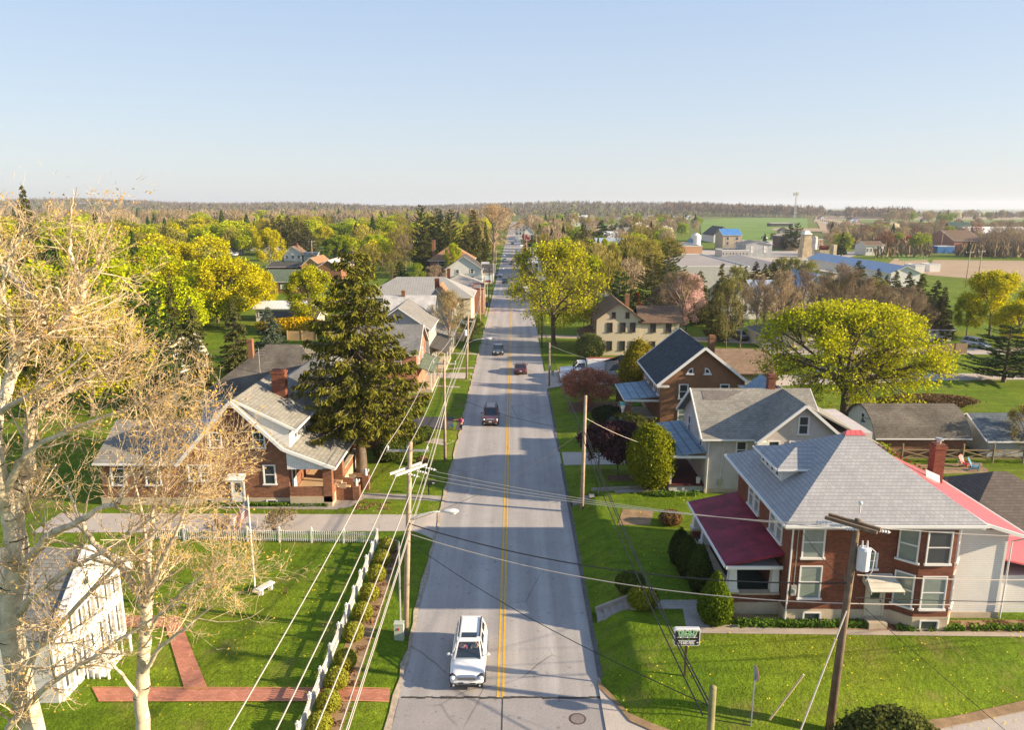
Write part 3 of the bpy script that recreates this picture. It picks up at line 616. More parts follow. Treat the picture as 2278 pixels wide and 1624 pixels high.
g=MB();g.bar((25.2,37.66,7.12),(28.5,37.48,6.1),.1,.18);g.bar((28.5,37.5,6.08),(28.5,46.6,6.08),.1,.16);g.obj('addition_gutter',GUT,mr)
g=MB();g.tube([(28.4,37.9,6.0),(27.75,38.15,5.7),(27.7,38.15,zb)],.05,6);g.obj('downspout',GUT,t)
g=MB()
for i in range(16):
 a=i/15;g.box(23.4+a*4.6,23.5+a*4.6,45.2-.1*i*0,45.35,9.0-a*2.4-.1,9.0-a*2.4+.0)
g.obj('snow_guards',W_RUST,mr)
m=MB();m.box(27.62,32.5,38.8,45,zb+.35,3.3);m.box(27.62,32.5,38.8,45,zb-1,zb+.349);m.obj('lean_to_wall',W_SIDE,t)
m=MB();m.slab([(27.65,38.3,4.55),(33,38.3,3.2),(33,45.2,3.2),(27.65,45.2,4.55)],.1);m.obj('lean_to_roof',R_PINK,t)
# ------------------------------------------------ grey stucco house
zb=.95
t=thing('stucco_house','grey stucco two-storey house with patched grey shingle roof and pale blue porch roof','house',(21,57,zb))
x0,x1,y0,y1=15.6,29.6,57.0,65.2;ze,zr=6.1,8.8;ym=61.0
walls(t,'gx',x0,24.4,y0,y1,zb,ze,zr,W_STUC,.35,yr=ym);m=MB();m.box(24.4,29.4,y0+1,y1,zb-.5,ze-.3);m.obj('rear_wall',W_STUC,t)
o=roof(t,'gx',x0,24.6,y0,y1,ze,zr,.55,R_WTH,yr=ym)
m=MB();m.slab([(24.2,57.4,7.9),(30.2,57.0,4.75),(30.2,65.8,4.75),(24.2,65.8,7.9)],.14);m.obj('side_roof',R_WTH,t)
m=MB();sl_=(zr-ze)/(ym-y0);q_=lambda x,y:(x,y,ze+(y-y0)*sl_+.03);m.slab([q_(15.9,59.9),q_(17.6,59.9),q_(19.4,60.72),q_(15.9,60.72)],.02);m.obj('shingle_patch',R_PAT,o)
cx0,cx1=19.7,26.0;cm=22.85;cy=56.2
m=MB();m.extr([(cx0,cy,zb+.35),(cx1,cy,zb+.35),(cx1,cy,6.0),(cm,cy,8.62),(cx0,cy,6.0)],(0,5.5,0));m.obj('gable_wall',W_STUC,t)
m=MB();m.slab([(cx0-.5,61.3,5.69),(cx0-.5,cy-.5,5.69),(cm,cy-.5,8.78),(cm,61.3,8.78)],.14);m.slab([(cx1+.5,cy-.5,5.69),(cx1+.5,61.3,5.69),(cm,61.3,8.78),(cm,cy-.5,8.78)],.137);o=m.obj('gable_roof',R_WTH,t)
g=MB();g.bar((cx0-.5,cy-.56,5.62),(cm,cy-.56,8.70),.12,.22);g.bar((cm,cy-.56,8.70),(cx1+.5,cy-.56,5.62),.118,.218);g.box(cx0-.55,cx0+.35,cy-.5,cy-.02,5.45,5.7);g.box(cx1-.35,cx1+.55,cy-.5,cy-.02,5.45,5.7);g.obj('bargeboard',GUT,o)
window(t,'S',cm+.1,6.3,.72,1.35,cy);window(t,'S',20.7,4.2,.8,1.4,cy);window(t,'S',22.4,4.3,.8,1.3,cy)
window(t,'S',18.4,4.0,.75,1.3,y0);window(t,'W',58.8,4.3,.7,1.5,x0);window(t,'W',62.9,4.3,.7,1.5,x0);window(t,'W',60.6,6.7,.6,1.0,x0);window(t,'W',62.6,2.2,.9,1.6,x0)
window(t,'S',19.0,1.35,.8,1.4,y0)
g=MB();g.bar((x0-.6,y0-.55,5.65),(x0-.6,ym,8.72),.1,.25);g.bar((x0-.6,ym,8.72),(x0-.6,y1+.55,5.65),.098,.248);g.box(x0-.55,x0-.02,y0-.5,y0+.5,5.5,5.75);g.obj('bargeboard',GUT,o)
chimney(t,21.9,61.2,8.0,10.0,.6,.6,B_RED)
g=MB();g.tube([(15.75,y0-.1,5.8),(15.7,y0-.1,zb)],.045,6);g.tube([(17.0,y0-.1,5.8),(16.8,y0-.05,2.2)],.025,5);g.obj('downspout',GUT,t)
g=MB();g.box(16.65,16.95,y0-.12,y0-.01,1.7,2.2);g.obj('electric_meter',MET_G,t)
m=MB();m.slab([(12.5,57.0,4.15),(15.63,57.0,4.5),(15.63,66.0,4.5),(12.5,66,4.15)],.12);o=m.obj('porch_roof',R_BLU,t)
g=MB();g.bar((12.46,57,4.07),(12.46,66,4.07),.08,.16);g.bar((12.5,56.95,4.03),(15.6,56.95,4.03),.08,.2);g.obj('porch_gutter',GUT,o)
m=MB();m.box(12.7,15.6,57.2,65.8,zb+.5,zb+.65);m.obj('porch_floor',P_MAR,t);m=MB();m.box(12.75,15.55,57.25,65.75,zb-.3,zb+.08);m.box(12.75,15.55,57.3,65.7,zb+.08,zb+.499);m.obj('porch_skirt',M('lattice',(.5,.5,.48),.7,pat='board',k=.6),t)
for yy in(57.35,60.2,63.0,65.6):
 m=MB();m.box(12.75,12.93,yy-.09,yy+.09,zb+.65,4.05);m.obj('porch_post',W_WHITE,t)
m=MB();m.box(12.78,12.86,57.5,62.8,zb+1.4,zb+1.48);[m.box(12.8,12.84,yy,yy+.03,zb+.65,zb+1.4) for yy in np.arange(57.6,62.7,.16)];m.obj('porch_railing',W_WHITE,t)
m=MB();m.slab([(24.0,66,8.0),(24.0,70,8.0),(21.6,70,6.0),(21.6,66,6.0)],.1);m.slab([(24.0,70,8.0),(24.0,66,8.0),(26.4,66,6.0),(26.4,70,6.0)],.1);m.box(22.0,26.0,66.0,69.6,zb,6.2);m.obj('rear_gable',R_BLU,t)
# ------------------------------------------------ tan brick gable house
zb=.3
t=thing('brick_gable_house','tan-brown brick house with steep dark blue shingle roof and two quarter-round attic windows','house',(20,75.9,zb))
x0,x1,y0,y1=15.6,24.4,75.9,87.0;ze,zr,xm=6.05,9.6,19.9
walls(t,'gy',x0,x1,y0,y1,zb,ze,zr,B_ORG,.5,xr=xm);o=roof(t,'gy',x0,x1,y0,y1,ze,zr,.6,R_BLK,xr=xm,fascia=None)
s1=(zr-ze)/(xm-x0);g=MB();zl,zr_=ze-s1*.6,ze-(zr-ze)/(x1-xm)*.6
for yy in(y0-.66,y1+.66):g.bar((x0-.6,yy,zl-.08),(xm,yy,zr-.08),.12,.28);g.bar((xm,yy,zr-.08),(x1+.6,yy,zr_-.08),.118,.278)
g.bar((x0-.66,y0-.6,zl-.06),(x0-.66,y1+.6,zl-.06),.1,.16);g.box(x0-.6,x0+.75,y0-.55,y0-.01,zl-.28,zl-.1);g.box(x1-.75,x1+.6,y0-.55,y0-.01,zr_-.28,zr_-.1);g.obj('bargeboard',GUT,o)
for u,z in((17.95,4.0),(17.95,1.45),(22.3,4.0),(22.3,1.45)):window(t,'S',u,z,.85,1.45,y0,glass=GL_LT if z<2 else GL_DK)
window(t,'S',18.55,6.7,.62,.62,y0,arch=-1);window(t,'S',20.4,6.7,.62,.62,y0,arch=1)
for yy in(77.3,79.5,83,85):window(t,'W',yy,4.1,.8,1.4,x0)
chimney(t,21.9,80.5,7.5,10.0,.62,.62,B_ORG)
m=MB();m.slab([(11.9,77.0,3.55),(15.62,77.0,3.95),(15.62,84.2,3.95),(11.9,84.2,3.55)],.12);o=m.obj('porch_roof',R_BLU,t)
g=MB();g.bar((11.86,77,3.48),(11.86,84.2,3.48),.08,.16);g.bar((11.9,76.95,3.42),(15.6,76.95,3.42),.08,.22);g.obj('porch_gutter',GUT,o)
m=MB();m.box(12.1,15.58,77.2,84.0,zb,zb+.5);m.obj('porch_floor',F_CONC,t)
m=MB();m.box(12.1,15.58,77.15,77.35,zb+.2,zb+1.15);m.box(12.05,12.25,77.3,83.9,zb+.2,zb+1.15)
for yy in(77.1,83.6):m.box(12.0,12.7,yy,yy+.6,zb,3.3)
m.obj('porch_wall',B_ORG,t);m=MB();m.box(12.7,15.58,77.08,77.42,zb+1.152,zb+1.24);m.box(11.98,12.32,77.72,83.58,zb+1.152,zb+1.24);m.obj('coping',F_CONC,t)
# ------------------------------------------------ cream farmhouse with brown roof
t=house('cream_farmhouse','cream clapboard farmhouse with brown roof and L-shaped wing beyond the utility trucks',13.3,20.4,117.5,127.5,6.3,8.9,'gy',W_CREAM,R_BRN,.5,.3,zb=.05,frame=D_BRN,fascia=D_BRN,wins=[(f_,u,z,.75,1.35) for f_,u,z in(('S',15.4,4.1),('S',17.5,4.1),('S',19.1,4.1),('S',15.4,1.1),('S',17.5,1.1),('S',19.1,1.1),('W',119.5,4.1),('W',122.5,4.1),('W',125.5,4.1))]+[('S',16.0,6.35,.45,.8),('S',18.2,6.35,.45,.8)],chim=[(18.9,123,7.4,9.6,.7,.7,B_ORG)])
walls(t,'gx',20.4,26.6,117.55,124.0,.05,5.8,7.9,W_CREAM,.3,name='wing_wall');roof(t,'gx',20.4,26.9,117.5,124.0,5.85,7.95,.35,R_BRN,fascia=D_BRN,name='wing_roof')
for u in(22.4,24.9):
 for z in(4.1,1.1):window(t,'S',u,z,.75,1.35,117.55,frame=D_BRN)
m=MB();m.slab([(10.8,118.0,2.9),(13.3,118.0,3.8),(13.3,127,3.8),(10.8,127,2.9)],.12);m.obj('porch_roof',R_BRN,t)
for yy in(118.3,121,124,126.7):
 m=MB();m.box(10.95,11.1,yy,yy+.15,.05,2.95);m.obj('porch_post',W_WHITE,t)
m=MB();m.box(10.9,13.3,118,127,.05,.35);m.obj('porch_floor',F_CONC,t)
# ------------------------------------------------ low brown-roofed outbuilding and its carport
t=house('long_garage','long low garage with brown shingle roof behind the tan brick house',16.4,34.0,94.0,103.0,2.7,4.9,'gx',M('aged_boards',(.42,.38,.32),.85,pat='board',var=.2),M('tan_brown_shingle',(.24,.165,.11),.9,pat='shingle',var=.12),.4,0,zb=.1,cat='garage',fascia=D_BRN)
m=MB();m.slab([(12.6,95.4,2.7),(16.4,95.4,3.0),(16.4,98.4,4.1),(14.5,98.4,4.1)],.12);m.slab([(14.5,98.4,4.1),(16.4,98.4,4.1),(16.4,101.4,3.0),(12.6,101.4,2.7)],.12);m.obj('carport_roof',R_DK,t)
for yy in(95.6,101.2):
 m=MB();m.box(12.8,12.92,yy,yy+.12,.1,2.7);m.obj('carport_post',MET_G,t)
# ------------------------------------------------ barn-roofed garage, concrete garage and dark hip roof, right
zb=.3
t=thing('gambrel_garage','brick garage with mossy curved barn roof and white gable end beside the big maple','garage',(41,69.3,zb))
X0,X1,Y0,Y1=35.2,43.9,68.6,74.9;m=MB();m.box(X0,X1,Y0,Y1,zb-.5,2.1);m.obj('wall',B_BRN,t)
prof=[(Y0-.45,2.0),(Y0+.15,2.95),(Y0+.95,3.7),(Y0+1.95,4.25),(Y0+3.15,4.55),(Y0+4.35,4.25),(Y0+5.35,3.7),(Y0+6.15,2.95),(Y0+6.75,2.0)]
m=MB();m.loft([[(x,a,b_) for a,b_ in prof]+[(x,a,b_-.15) for a,b_ in reversed([(min(max(p[0],Y0-.35),Y1+.35),p[1]) for p in prof])] for x in(X0-.35,X1+.35)]);m.obj('roof',R_OLD,t)
m=MB();m.extr([(X0-.02,a,b_-.12) for a,b_ in prof[1:-1]]+[(X0-.02,Y1,2.1),(X0-.02,Y0,2.1)],(.15,0,0));m.extr([(X1-.1,a,b_-.12) for a,b_ in prof[1:-1]]+[(X1-.1,Y1,2.1),(X1-.1,Y0,2.1)],(.12,0,0));m.obj('gable_end',W_WHITE,t)
m=MB();m.box(X0-.06,X0-.005,Y0+.3,Y1-.3,zb,2.05);m.obj('garage_door',W_WHITE,t);window(t,'W',71.6,2.7,.6,.85,X0-.02);m=MB()
m.tube([(X0-.02,70.4,3.3),(X0-.5,70.4,3.5),(X0-.6,70.4,3.2)],.03,6);m.cyl(X0-.6,70.4,3.05,3.22,.28,r2=.05);m.obj('gooseneck_lamp',M('lamp_green',(.03,.08,.05),.5),t);g=MB();g.bar((X0-.3,Y0-.46,1.96),(X1+.3,Y0-.46,1.96),.08,.12);g.obj('gutter',GUT,t)
t=house('block_garage','pale block garage with low slate-grey gable roof at the right edge beyond the pen',45.6,60,67.8,74.2,1.9,3.5,'gx',M('concrete_block',(.36,.37,.37),.9,var=.25,vs=.5),M('slate_blue_roof',(.10,.125,.15),.9,pat='shingle',var=.2),.4,0,zb=.3,cat='garage')
t=house('hip_roof_outbuilding','outbuilding with dark brown hip roof right behind the red metal roof',30.6,39.8,46.4,54.8,1.9,4.3,'hip',B_BRN,M('charcoal_brown_shingle',(.115,.095,.082),.9,pat='shingle',var=.1),.5,0,zb=.9,cat='outbuilding')
house('white_garage','small white block garage with grey hip roof beside the gravel lane',42.6,51.5,124.5,133,2.5,4.0,'hip',M('white_block',(.66,.60,.48),.8,var=.1),R_GRY,.35,0,zb=.05,cat='garage',wins=[('S',45.5,1.0,.8,.9),('S',48.5,1.0,.8,.9),('W',127.5,.9,.7,1.0)])
# ------------------------------------------------ brick cape house, left
zb=.08
t=thing('brick_cape_house','brown brick cape house with white dormer and brick porch behind the picket fence','house',(-22,56.3,zb))
xl,xr_,y0,y1=-26.6,-18.2,56.3,66.5;za,zl=9.0,4.15;xa=-22.3
m=MB();m.extr([(xl,y0,.75),(xr_,y0,.75),(xr_,y0,4.75),(-19.0,y0,5.4),(xa,y0,za-.15),(xl,y0,zl-.1)],(0,y1-y0,0));m.obj('wall',B_BRN,t)
m=MB();m.box(xl-7.0,xr_+.03,y0-.03,y1,-.5,.748);m.obj('foundation',F_CONC,t)
m=MB();m.slab([(xl-.45,y1+.5,zl-.45),(xl-.45,y0-.5,zl-.45),(xa,y0-.5,za),(xa,y1+.5,za)],.16)
m.slab([(xa,y0-.5,za),(-18.3,y0-.5,5.05),(-18.3,y0+.12,5.05),(xa,y0+.12,za)],.158)
m.slab([(-17.45,y0+.05,6.5),(-17.45,y1+.45,6.5),(xa,y1+.5,za),(xa,y0+.05,za)],.155)
m.slab([(-18.5,y0-.5,5.2),(-14.35,y0-.55,3.5),(-14.35,y1+.3,3.5),(-18.5,y1+.3,5.2)],.15);ro=m.obj('roof',R_WTH,t)
g=MB();y_=y0-.56;g.bar((xl-.45,y_,zl-.52),(xa,y_,za-.07),.12,.26);g.bar((xa,y_,za-.07),(-18.4,y_,5.05),.118,.258);g.bar((-18.4,y_,5.05),(-14.3,y_,3.42),.116,.25);g.bar((-14.3,y_,3.42),(-14.3,y1+.3,3.42),.08,.16);g.bar((-17.4,y0,6.42),(-17.4,y1+.4,6.42),.08,.16)
g.bar((-17.4,y0-.01,6.43),(xa,y0-.01,za-.08),.08,.2);g.obj('bargeboard',GUT,ro)
m=MB();m.extr([(-21.0,y0+.14,7.2),(-18.0,y0+.14,4.9),(-18.0,y0+.14,6.55),(xa+.6,y0+.14,8.6)],(0,y1-y0-.2,0));m.obj('dormer',W_WHITE,t)
for yy in(58.0,60.2,62.6,64.6):window(t,'E',yy,5.35,.6,.85,-18.0,sill=False)
window(t,'S',-19.75,2.0,.85,1.5,y0,glass=GL_DK);window(t,'S',-20.4,5.1,.85,1.2,y0);window(t,'S',-23.9,5.1,.85,1.15,y0)
window(t,'S',-25.85,2.3,.8,1.2,y0);window(t,'S',-24.9,2.3,.8,1.2,y0);window(t,'S',-19.7,.12,.8,.42,y0-.03,mull=False,sill=False,trim=.05);window(t,'S',-25,.12,.8,.42,y0-.03,mull=False,sill=False,trim=.05)
door(t,'S',-22.4,.25,.85,2.0,y0);m=MB();m.slab([(-23.1,y0-.01,2.85),(-21.7,y0-.01,2.85),(-21.7,y0-.8,2.55),(-23.1,y0-.8,2.55)],.2);m.obj('door_canopy',W_TRIM,t)
chimney(t,-20.3,62.0,7.0,10.2,1.15,.8,B_RED)
m=MB();m.extr([(-18.2,y0-.3,4.9),(-18.2,y0-.3,3.3),(-14.5,y0-.3,3.3),(-14.5,y0-.3,3.42)],(0,.1,0));m.obj('porch_gable',M('white_beadboard',(.70,.71,.70),.6,pat='board'),t)
m=MB();m.box(-18.15,-14.7,y0-.3,y1-.3,.9,1.0);m.obj('porch_floor',P_FLR,t);m=MB();m.box(-18.12,-14.72,y0-.3,y1-.3,-.3,.898);m.obj('porch_foundation',F_CONC,t)
m=MB();m.box(-18.12,-15.4,y0-.28,y0-.03,1.0,1.75);m.box(-14.95,-14.7,y0+.35,y0+1.3,1.0,1.75);m.box(-14.95,-14.7,60.3,y1-.8,1.0,1.75)
for yy in(y0-.3,59.7,y1-.9):m.box(-15.4,-14.68,yy,yy+.62,.5,3.35)
m.obj('porch_wall',B_BRN,t);m=MB();m.box(-15.0,-14.62,60.35,y1-.92,1.752,1.84);m.obj('coping',F_CONC,t)
door(t,'E',57.4,1.0,.85,2.0,-18.17);
for i in range(3):
 m=MB();m.box(-14.7+.34*i,-14.36+.34*i,57.75,59.6,0,.8-.22*i);m.obj('step',P_FLR,t)
m=MB();m.box(-14.7,-13.3,57.3,57.6,0,1.15);m.box(-14.7,-13.0,59.7,60.0,0,1.1);m.box(-13.3,-12.75,57.15,57.7,0,1.35);m.box(-13.0,-12.45,59.55,60.1,0,1.35);m.obj('step_wall',B_BRN,t)
m=MB();m.extr([(-33.4,y0+.02,.75),(-33.4,y0+7,.75),(-33.4,y0+7,3.75),(-33.4,y0+3.9,5.95),(-33.4,y0+.02,3.8)],(6.82,0,0));m.obj('wing_wall',B_BRN,t)
m=MB();m.slab([(-33.8,y0-.35,3.8),(-26.7,y0-.35,3.8),(-26.7,60.2,6.2),(-33.8,60.2,6.2)],.14);m.slab([(-26.7,64,3.8),(-33.8,64,3.8),(-33.8,60.2,6.2),(-26.7,60.2,6.2)],.138);m.obj('wing_roof',R_WTH,t)
m=MB();m.slab([(-27.6,y0+1.2,4.9),(-25.6,y0+1.2,7.0),(-25.6,y0+6,7.0),(-27.6,y0+6,4.9)],.12);m.extr([(-27.2,y0+1.5,4),(-24.9,y0+1.5,4),(-24.9,y0+1.5,6.4),(-25.7,y0+1.5,6.85),(-27.2,y0+1.5,5.2)],(0,4.2,0));m.obj('west_dormer',M('pale_blue_siding',(.5,.56,.62),.7,pat='siding'),t)
for u in(-32.0,-29.2):window(t,'S',u,1.9,1.1,1.3,y0+.02)
g=MB();g.bar((-33.8,y0-.4,3.72),(-26.8,y0-.4,3.72),.08,.16);g.obj('gutter',GUT,t)
# ------------------------------------------------ hip-roofed house behind, red brick house with seam-metal porch roof
t=house('hip_roof_house','house with broad brown-grey hip roof behind the brick cape house',-35.0,-19.5,79.5,91.5,3.3,7.9,'hip',W_SIDE,R_OLD,.6,.2,zb=.1,chim=[(-30.6,84,5.5,8.8,.6,.6,B_ORG)],wins=[('S',-31,1,1,1.3),('S',-26,1,1,1.3)])
t=house('red_brick_house','two-storey red brick house with seam-metal porch roof behind the big spruce',-24.5,-16.6,72.3,83,5.9,8.6,'hip',B_BRT,R_GRY,.5,.4,zb=.1,wins=[('S',-18.2,4.2,.9,1.5),('E',75,4.2,.9,1.5),('E',79,4.2,.9,1.5),('S',-22.5,4.2,.9,1.5)])
m=MB();m.slab([(-19.0,70.2,2.9),(-13.4,70.2,2.9),(-14.2,71.8,3.6),(-18.5,72.3,4.1)],.08);m.slab([(-13.4,70.2,2.9),(-13.4,83.5,2.9),(-16.6,83.5,4.1),(-16.6,72.3,4.1),(-14.2,71.8,3.6)][:4],.08);m.obj('porch_roof',R_SEAMD,t)
m=MB();m.box(-18.6,-13.8,70.6,72.3,.1,1.1);m.box(-16.6,-13.8,72.3,83,.1,1.1);m.obj('porch_wall',B_BRT,t)
for a,b_ in((-18.4,70.7),(-14.1,70.7),(-14.1,76.8),(-14.1,82.6)):
 m=MB();m.box(a,a+.25,b_,b_+.25,1.1,2.95);m.obj('porch_post',W_WHITE,t)
m=MB();m.bar((-12.6,71.8,.3),(-14.0,71.8,2.0),.7,.25);m.bar((-12.6,74.0,.3),(-14.0,74.0,2.0),.7,.25);m.obj('step_wall',W_TRIM,t)
# ------------------------------------------------ the row of houses up the left side of the street
def porch(t,x0,x1,y0,y1,z0,z1,mat,posts=3,zb=.08):
 m=MB();m.slab([(x1,y0-.3,z0),(x1,y1+.3,z0),(x0,y1+.3,z1),(x0,y0-.3,z1)],.12);m.obj('porch_roof',mat,t)
 m=MB();m.box(x0,x1-.3,y0,y1,zb,zb+.4);m.obj('porch_floor',F_CONC,t)
 for yy in np.linspace(y0+.1,y1-.1,posts):m=MB();m.box(x1-.5,x1-.35,yy-.08,yy+.08,zb+.4,z0);m.obj('porch_post',W_WHITE,t)
t=house('brick_porch_house','brick house with hipped olive-grey porch roof and box hedges before it',-20.5,-12.6,93,103,5.4,8.3,'gx',B_BRT,R_GRY,.4,.4,wins=[('E',95,3.6,.8,1.3),('E',99,3.6,.8,1.3),('S',-15,3.6,.8,1.3)]);porch(t,-12.6,-10.4,93.3,102,2.9,3.7,R_GRN)
t=house('grey_double_house','tall grey clapboard house with dark shingle roof behind the spruce tip',-21,-12.4,105.5,116,6.6,9.6,'gy',W_GREY,R_GRY,.4,.4,wins=[('E',107.5,4.6,.8,1.4),('E',110.5,4.6,.8,1.4),('E',113.5,4.6,.8,1.4),('S',-14.5,4.6,.8,1.4),('S',-18.5,4.6,.8,1.4)]);porch(t,-12.4,-9.8,106,115.5,3.0,3.9,R_DK)
t=house('white_gable_house','white clapboard house with pale mottled roof and small brick chimney',-21.5,-13.5,120,127,6.2,9.2,'gx',W_SIDE,M('pale_mottled_roof',(.44,.43,.42),.9,var=.25,vs=.8),.3,.4,wins=[('E',122,3.9,.8,1.3),('S',-15,3.9,.8,1.3),('S',-18,3.9,.8,1.3),('E',125,3.9,.8,1.3)],chim=[(-18.6,123.5,8,10,.6,.6,B_ORG)]);porch(t,-13.5,-9.9,120,127,2.9,3.8,R_GRY)
t=house('pale_green_house','narrow pale green house with orange-brown gable roof and chimney before the seam-metal roof',-16.6,-11.2,130.5,142,6.0,9.6,'gy',M('pale_green_siding',(.36,.40,.38),.7,pat='siding'),R_TAN,.4,.3,wins=[('S',-14,3.9,.8,1.3),('E',133,3.9,.8,1.3),('E',137,3.9,.8,1.3)],chim=[(-14,134,8,11,.8,.8,B_RED)]);porch(t,-11.2,-8.8,131,138,2.9,3.8,R_GRN)
t=house('stone_hall','cream stone hall under a long grey standing-seam hip roof',-30,-8.6,146,158,6.4,9.6,'hip',M('cream_stone',(.66,.58,.42),.85,var=.14,vs=1.2,pat='brick',k=3),R_SEAM,.5,.3,cat='hall',wins=[('S',u,z,.9,1.5) for u in(-10.5,-13.5) for z in(1.4,4.1)]+[('E',149,4,.9,1.5),('E',154,4,.9,1.5)])
t=house('brick_shop','flat-roofed red brick building beside the stone hall',-9.6,-6.9,165,176,5.6,5.6,'flat',B_BRT,R_GRY,.1,.2,cat='shop',wins=[('E',167,3.6,.8,1.2),('E',170,3.6,.8,1.2),('E',173,3.6,.8,1.2)],fascia=W_RUST)
t=house('tan_roof_shop','low brick shop with broad pale hip roof beyond the flat brick building',-20,-8.4,186,199,4.0,6.6,'hip',B_BRT,M('pale_tan_roof',(.36,.33,.29),.9,pat='shingle',var=.1),.8,.2,cat='shop',wins=[('S',-9.8,1.4,1.2,1.4),('S',-12.4,1.4,1.2,1.4)],chim=[(-17,192,5,8,.8,.8,B_RED)])
t=house('white_corner_house','white gabled house with black shingle roof at the far street corner',-21,-10,228,240,5.0,8.8,'gy',W_WHITE,R_DK,.4,.2,wins=[('S',-17.5,3.6,.9,1.0),('S',-13,3.6,.9,1.2),('S',-13,.9,1.0,1.6),('S',-17.5,1.2,1.2,.7)])
walls(t,'gx',-10,-6.5,231,238,.1,3.6,6.0,W_WHITE,.2,name='wing_wall');roof(t,'gx',-10,-6.4,231,238,3.6,6.0,.3,R_DK,name='wing_roof')
t=house('brown_hip_house','red brick house under a tan-brown hip roof behind the white corner house',-28,-14,246,260,6.6,11.2,'hip',M('deep_red_brick',(.22,.04,.03),.85,pat='brick'),R_TAN,.7,.3,wins=[('S',-24,4.2,2.2,1.8),('S',-18,4.2,1.2,1.6)],chim=[(-27.5,254,6,12.5,1.1,1.1,B_ORG)])
# ------------------------------------------------ white church, lower left
zb=.05
t=thing('white_church','small white timber church with columned gable front behind the sycamore branches','church',(-28,31.7,zb))
X1_=-22.3;m=MB();m.extr([(X1_-14,31.8,zb),(X1_-14,38.0,zb),(X1_-14,38.0,4.2),(X1_-14,35.0,6.6),(X1_-14,31.8,4.0)],(14,0,0));m.obj('wall',W_SIDE,t)
m=MB();m.slab([(X1_-14.4,31.4,3.75),(X1_+.45,31.4,3.75),(X1_+.45,35,6.8),(X1_-14.4,35,6.8)],.15);m.slab([(X1_+.45,38.5,4.1),(X1_-14.4,38.5,4.1),(X1_-14.4,35,6.8),(X1_+.45,35,6.8)],.148);ro=m.obj('roof',R_GRY,t)
g=MB();x_=X1_+.5
g.extr([(x_-.35,31.3,3.35),(x_-.35,31.3,3.85),(x_-.35,35,6.95),(x_-.35,38.6,4.2),(x_-.35,38.6,3.7),(x_-.35,35,6.35)],(.42,0,0));g.obj('cornice',W_TRIM,ro)
m=MB();m.box(X1_+.01,X1_+.18,31.9,37.9,2.25,2.75);m.box(X1_+.01,X1_+.2,31.9,37.9,4.0,4.3);m.box(X1_+.01,X1_+.14,31.9,37.9,.05,.35);m.obj('band',W_TRIM,t)
for yy in np.linspace(31.95,37.6,8):
 if yy<37:[window(t,'E',yy+.515,z_,.42,h_,X1_,sill=False,trim=.02,mull=False) for z_,h_ in((.5,1.65),(2.85,1.0)) if not(z_<1 and 34<yy<35)]
 m=MB();m.box(X1_+.012,X1_+.22,yy,yy+.22,.352,2.248);m.box(X1_+.012,X1_+.22,yy,yy+.22,2.752,3.998);m.obj('column',W_TRIM,t)
door(t,'E',34.88,.3,.4,1.8,X1_,mat=W_TRIM);window(t,'E',35,4.7,.6,.9,X1_,sill=False)
for i in range(3):
 m=MB();m.box(X1_+.22+.3*i,X1_+.52+.3*i,33.8,35.9,0,.42-.14*i);m.obj('step',W_TRIM,t)
for yy in(33.7,36.0):
 m=MB();m.tube([(X1_+.3,yy,1.2),(X1_+1.4,yy,.95)],.04,6);[m.box(X1_+a,X1_+a+.06,yy-.03,yy+.03,0,1.2-a*.2) for a in(.3,.6,.9)];m.cyl(X1_+1.4,yy,0,1.05,.07);m.ball((X1_+1.4,yy,1.1),.11,.11,.11,8,6);m.obj('handrail',W_TRIM,t)
# ================================================================== FAR BUILDINGS
def box_at(pxl,pyb,pxr,h,depth,name,label,cat,wall,rf,kind='flat',zr=None,ov=.4,wins=0,glass=GL_DK,doors=0,dy=0,chim=(),group=None):
 """building whose near wall stands between two measured ground points"""
 a=G(pxl,pyb);b_=G(pxr,pyb);x0,x1,y0=a[0],b_[0],a[1]+dy
 w_=[]
 if wins:
  n=wins;
  for i in range(n):
   u=x0+(i+.5)*(x1-x0)/n;ww=min(1.4,(x1-x0)/n*.42)
   w_.append(('S',u,h*.38,ww,min(1.5,h*.34),glass))
   if h>5.5:w_.append(('S',u,h*.68,ww,min(1.5,h*.2),glass))
 return house(name,label,x0,x1,y0,y0+depth,h,zr if zr else h,kind,wall,rf,ov,0,wins=w_,cat=cat,chim=[(x0+c*(x1-x0),y0+depth/2,(zr or h)-1,(zr or h)+1.2,.8,.8,B_RED) for c in chim],group=group)
box_at(578,581,638-17,3.4,9,'white_cottage','white gabled cottage half hidden by the round yellow maple','house',W_SIDE,R_GRY,'gy',6.4,wins=3)
box_at(632,581,672,3.4,9,'white_cottage','white gabled cottage with two attic windows right of the round yellow maple','house',W_SIDE,R_BRN,'gy',6.6,wins=3,chim=(.6,))
box_at(676,581,705,3.0,7,'carport','low carport with slate-blue flat roof beside the white cottage','carport',W_GREY,M('slate_blue_roof',0),'gx',4.0)
box_at(500,569,514,3.2,9,'white_house','white gabled house end between yellow maples with a car before its garage','house',W_SIDE,R_GRY,'gy',6.2)
box_at(517,567,533,2.8,8,'garage','white open garage with dark brown roof behind a parked white car','garage',W_SIDE,R_BRN,'gy',5.0)
box_at(500,562,545,3.5,7,'brown_roof_house','low house with wide dark brown roof behind the open garage','house',W_SIDE,R_BRN,'gx',6.0,dy=16)
box_at(590,652,700,3.4,11,'green_roof_building','long low building with grey-green roof and white garage door','building',B_ORG,R_GRN,'gx',6.2,wins=4,glass=W_WHITE)
box_at(596,612,660,3.0,12,'maroon_roof_shed','low shed under a dark maroon and blue roof behind the green-roofed building','shed',W_RUST,R_DK,'gx',4.2)
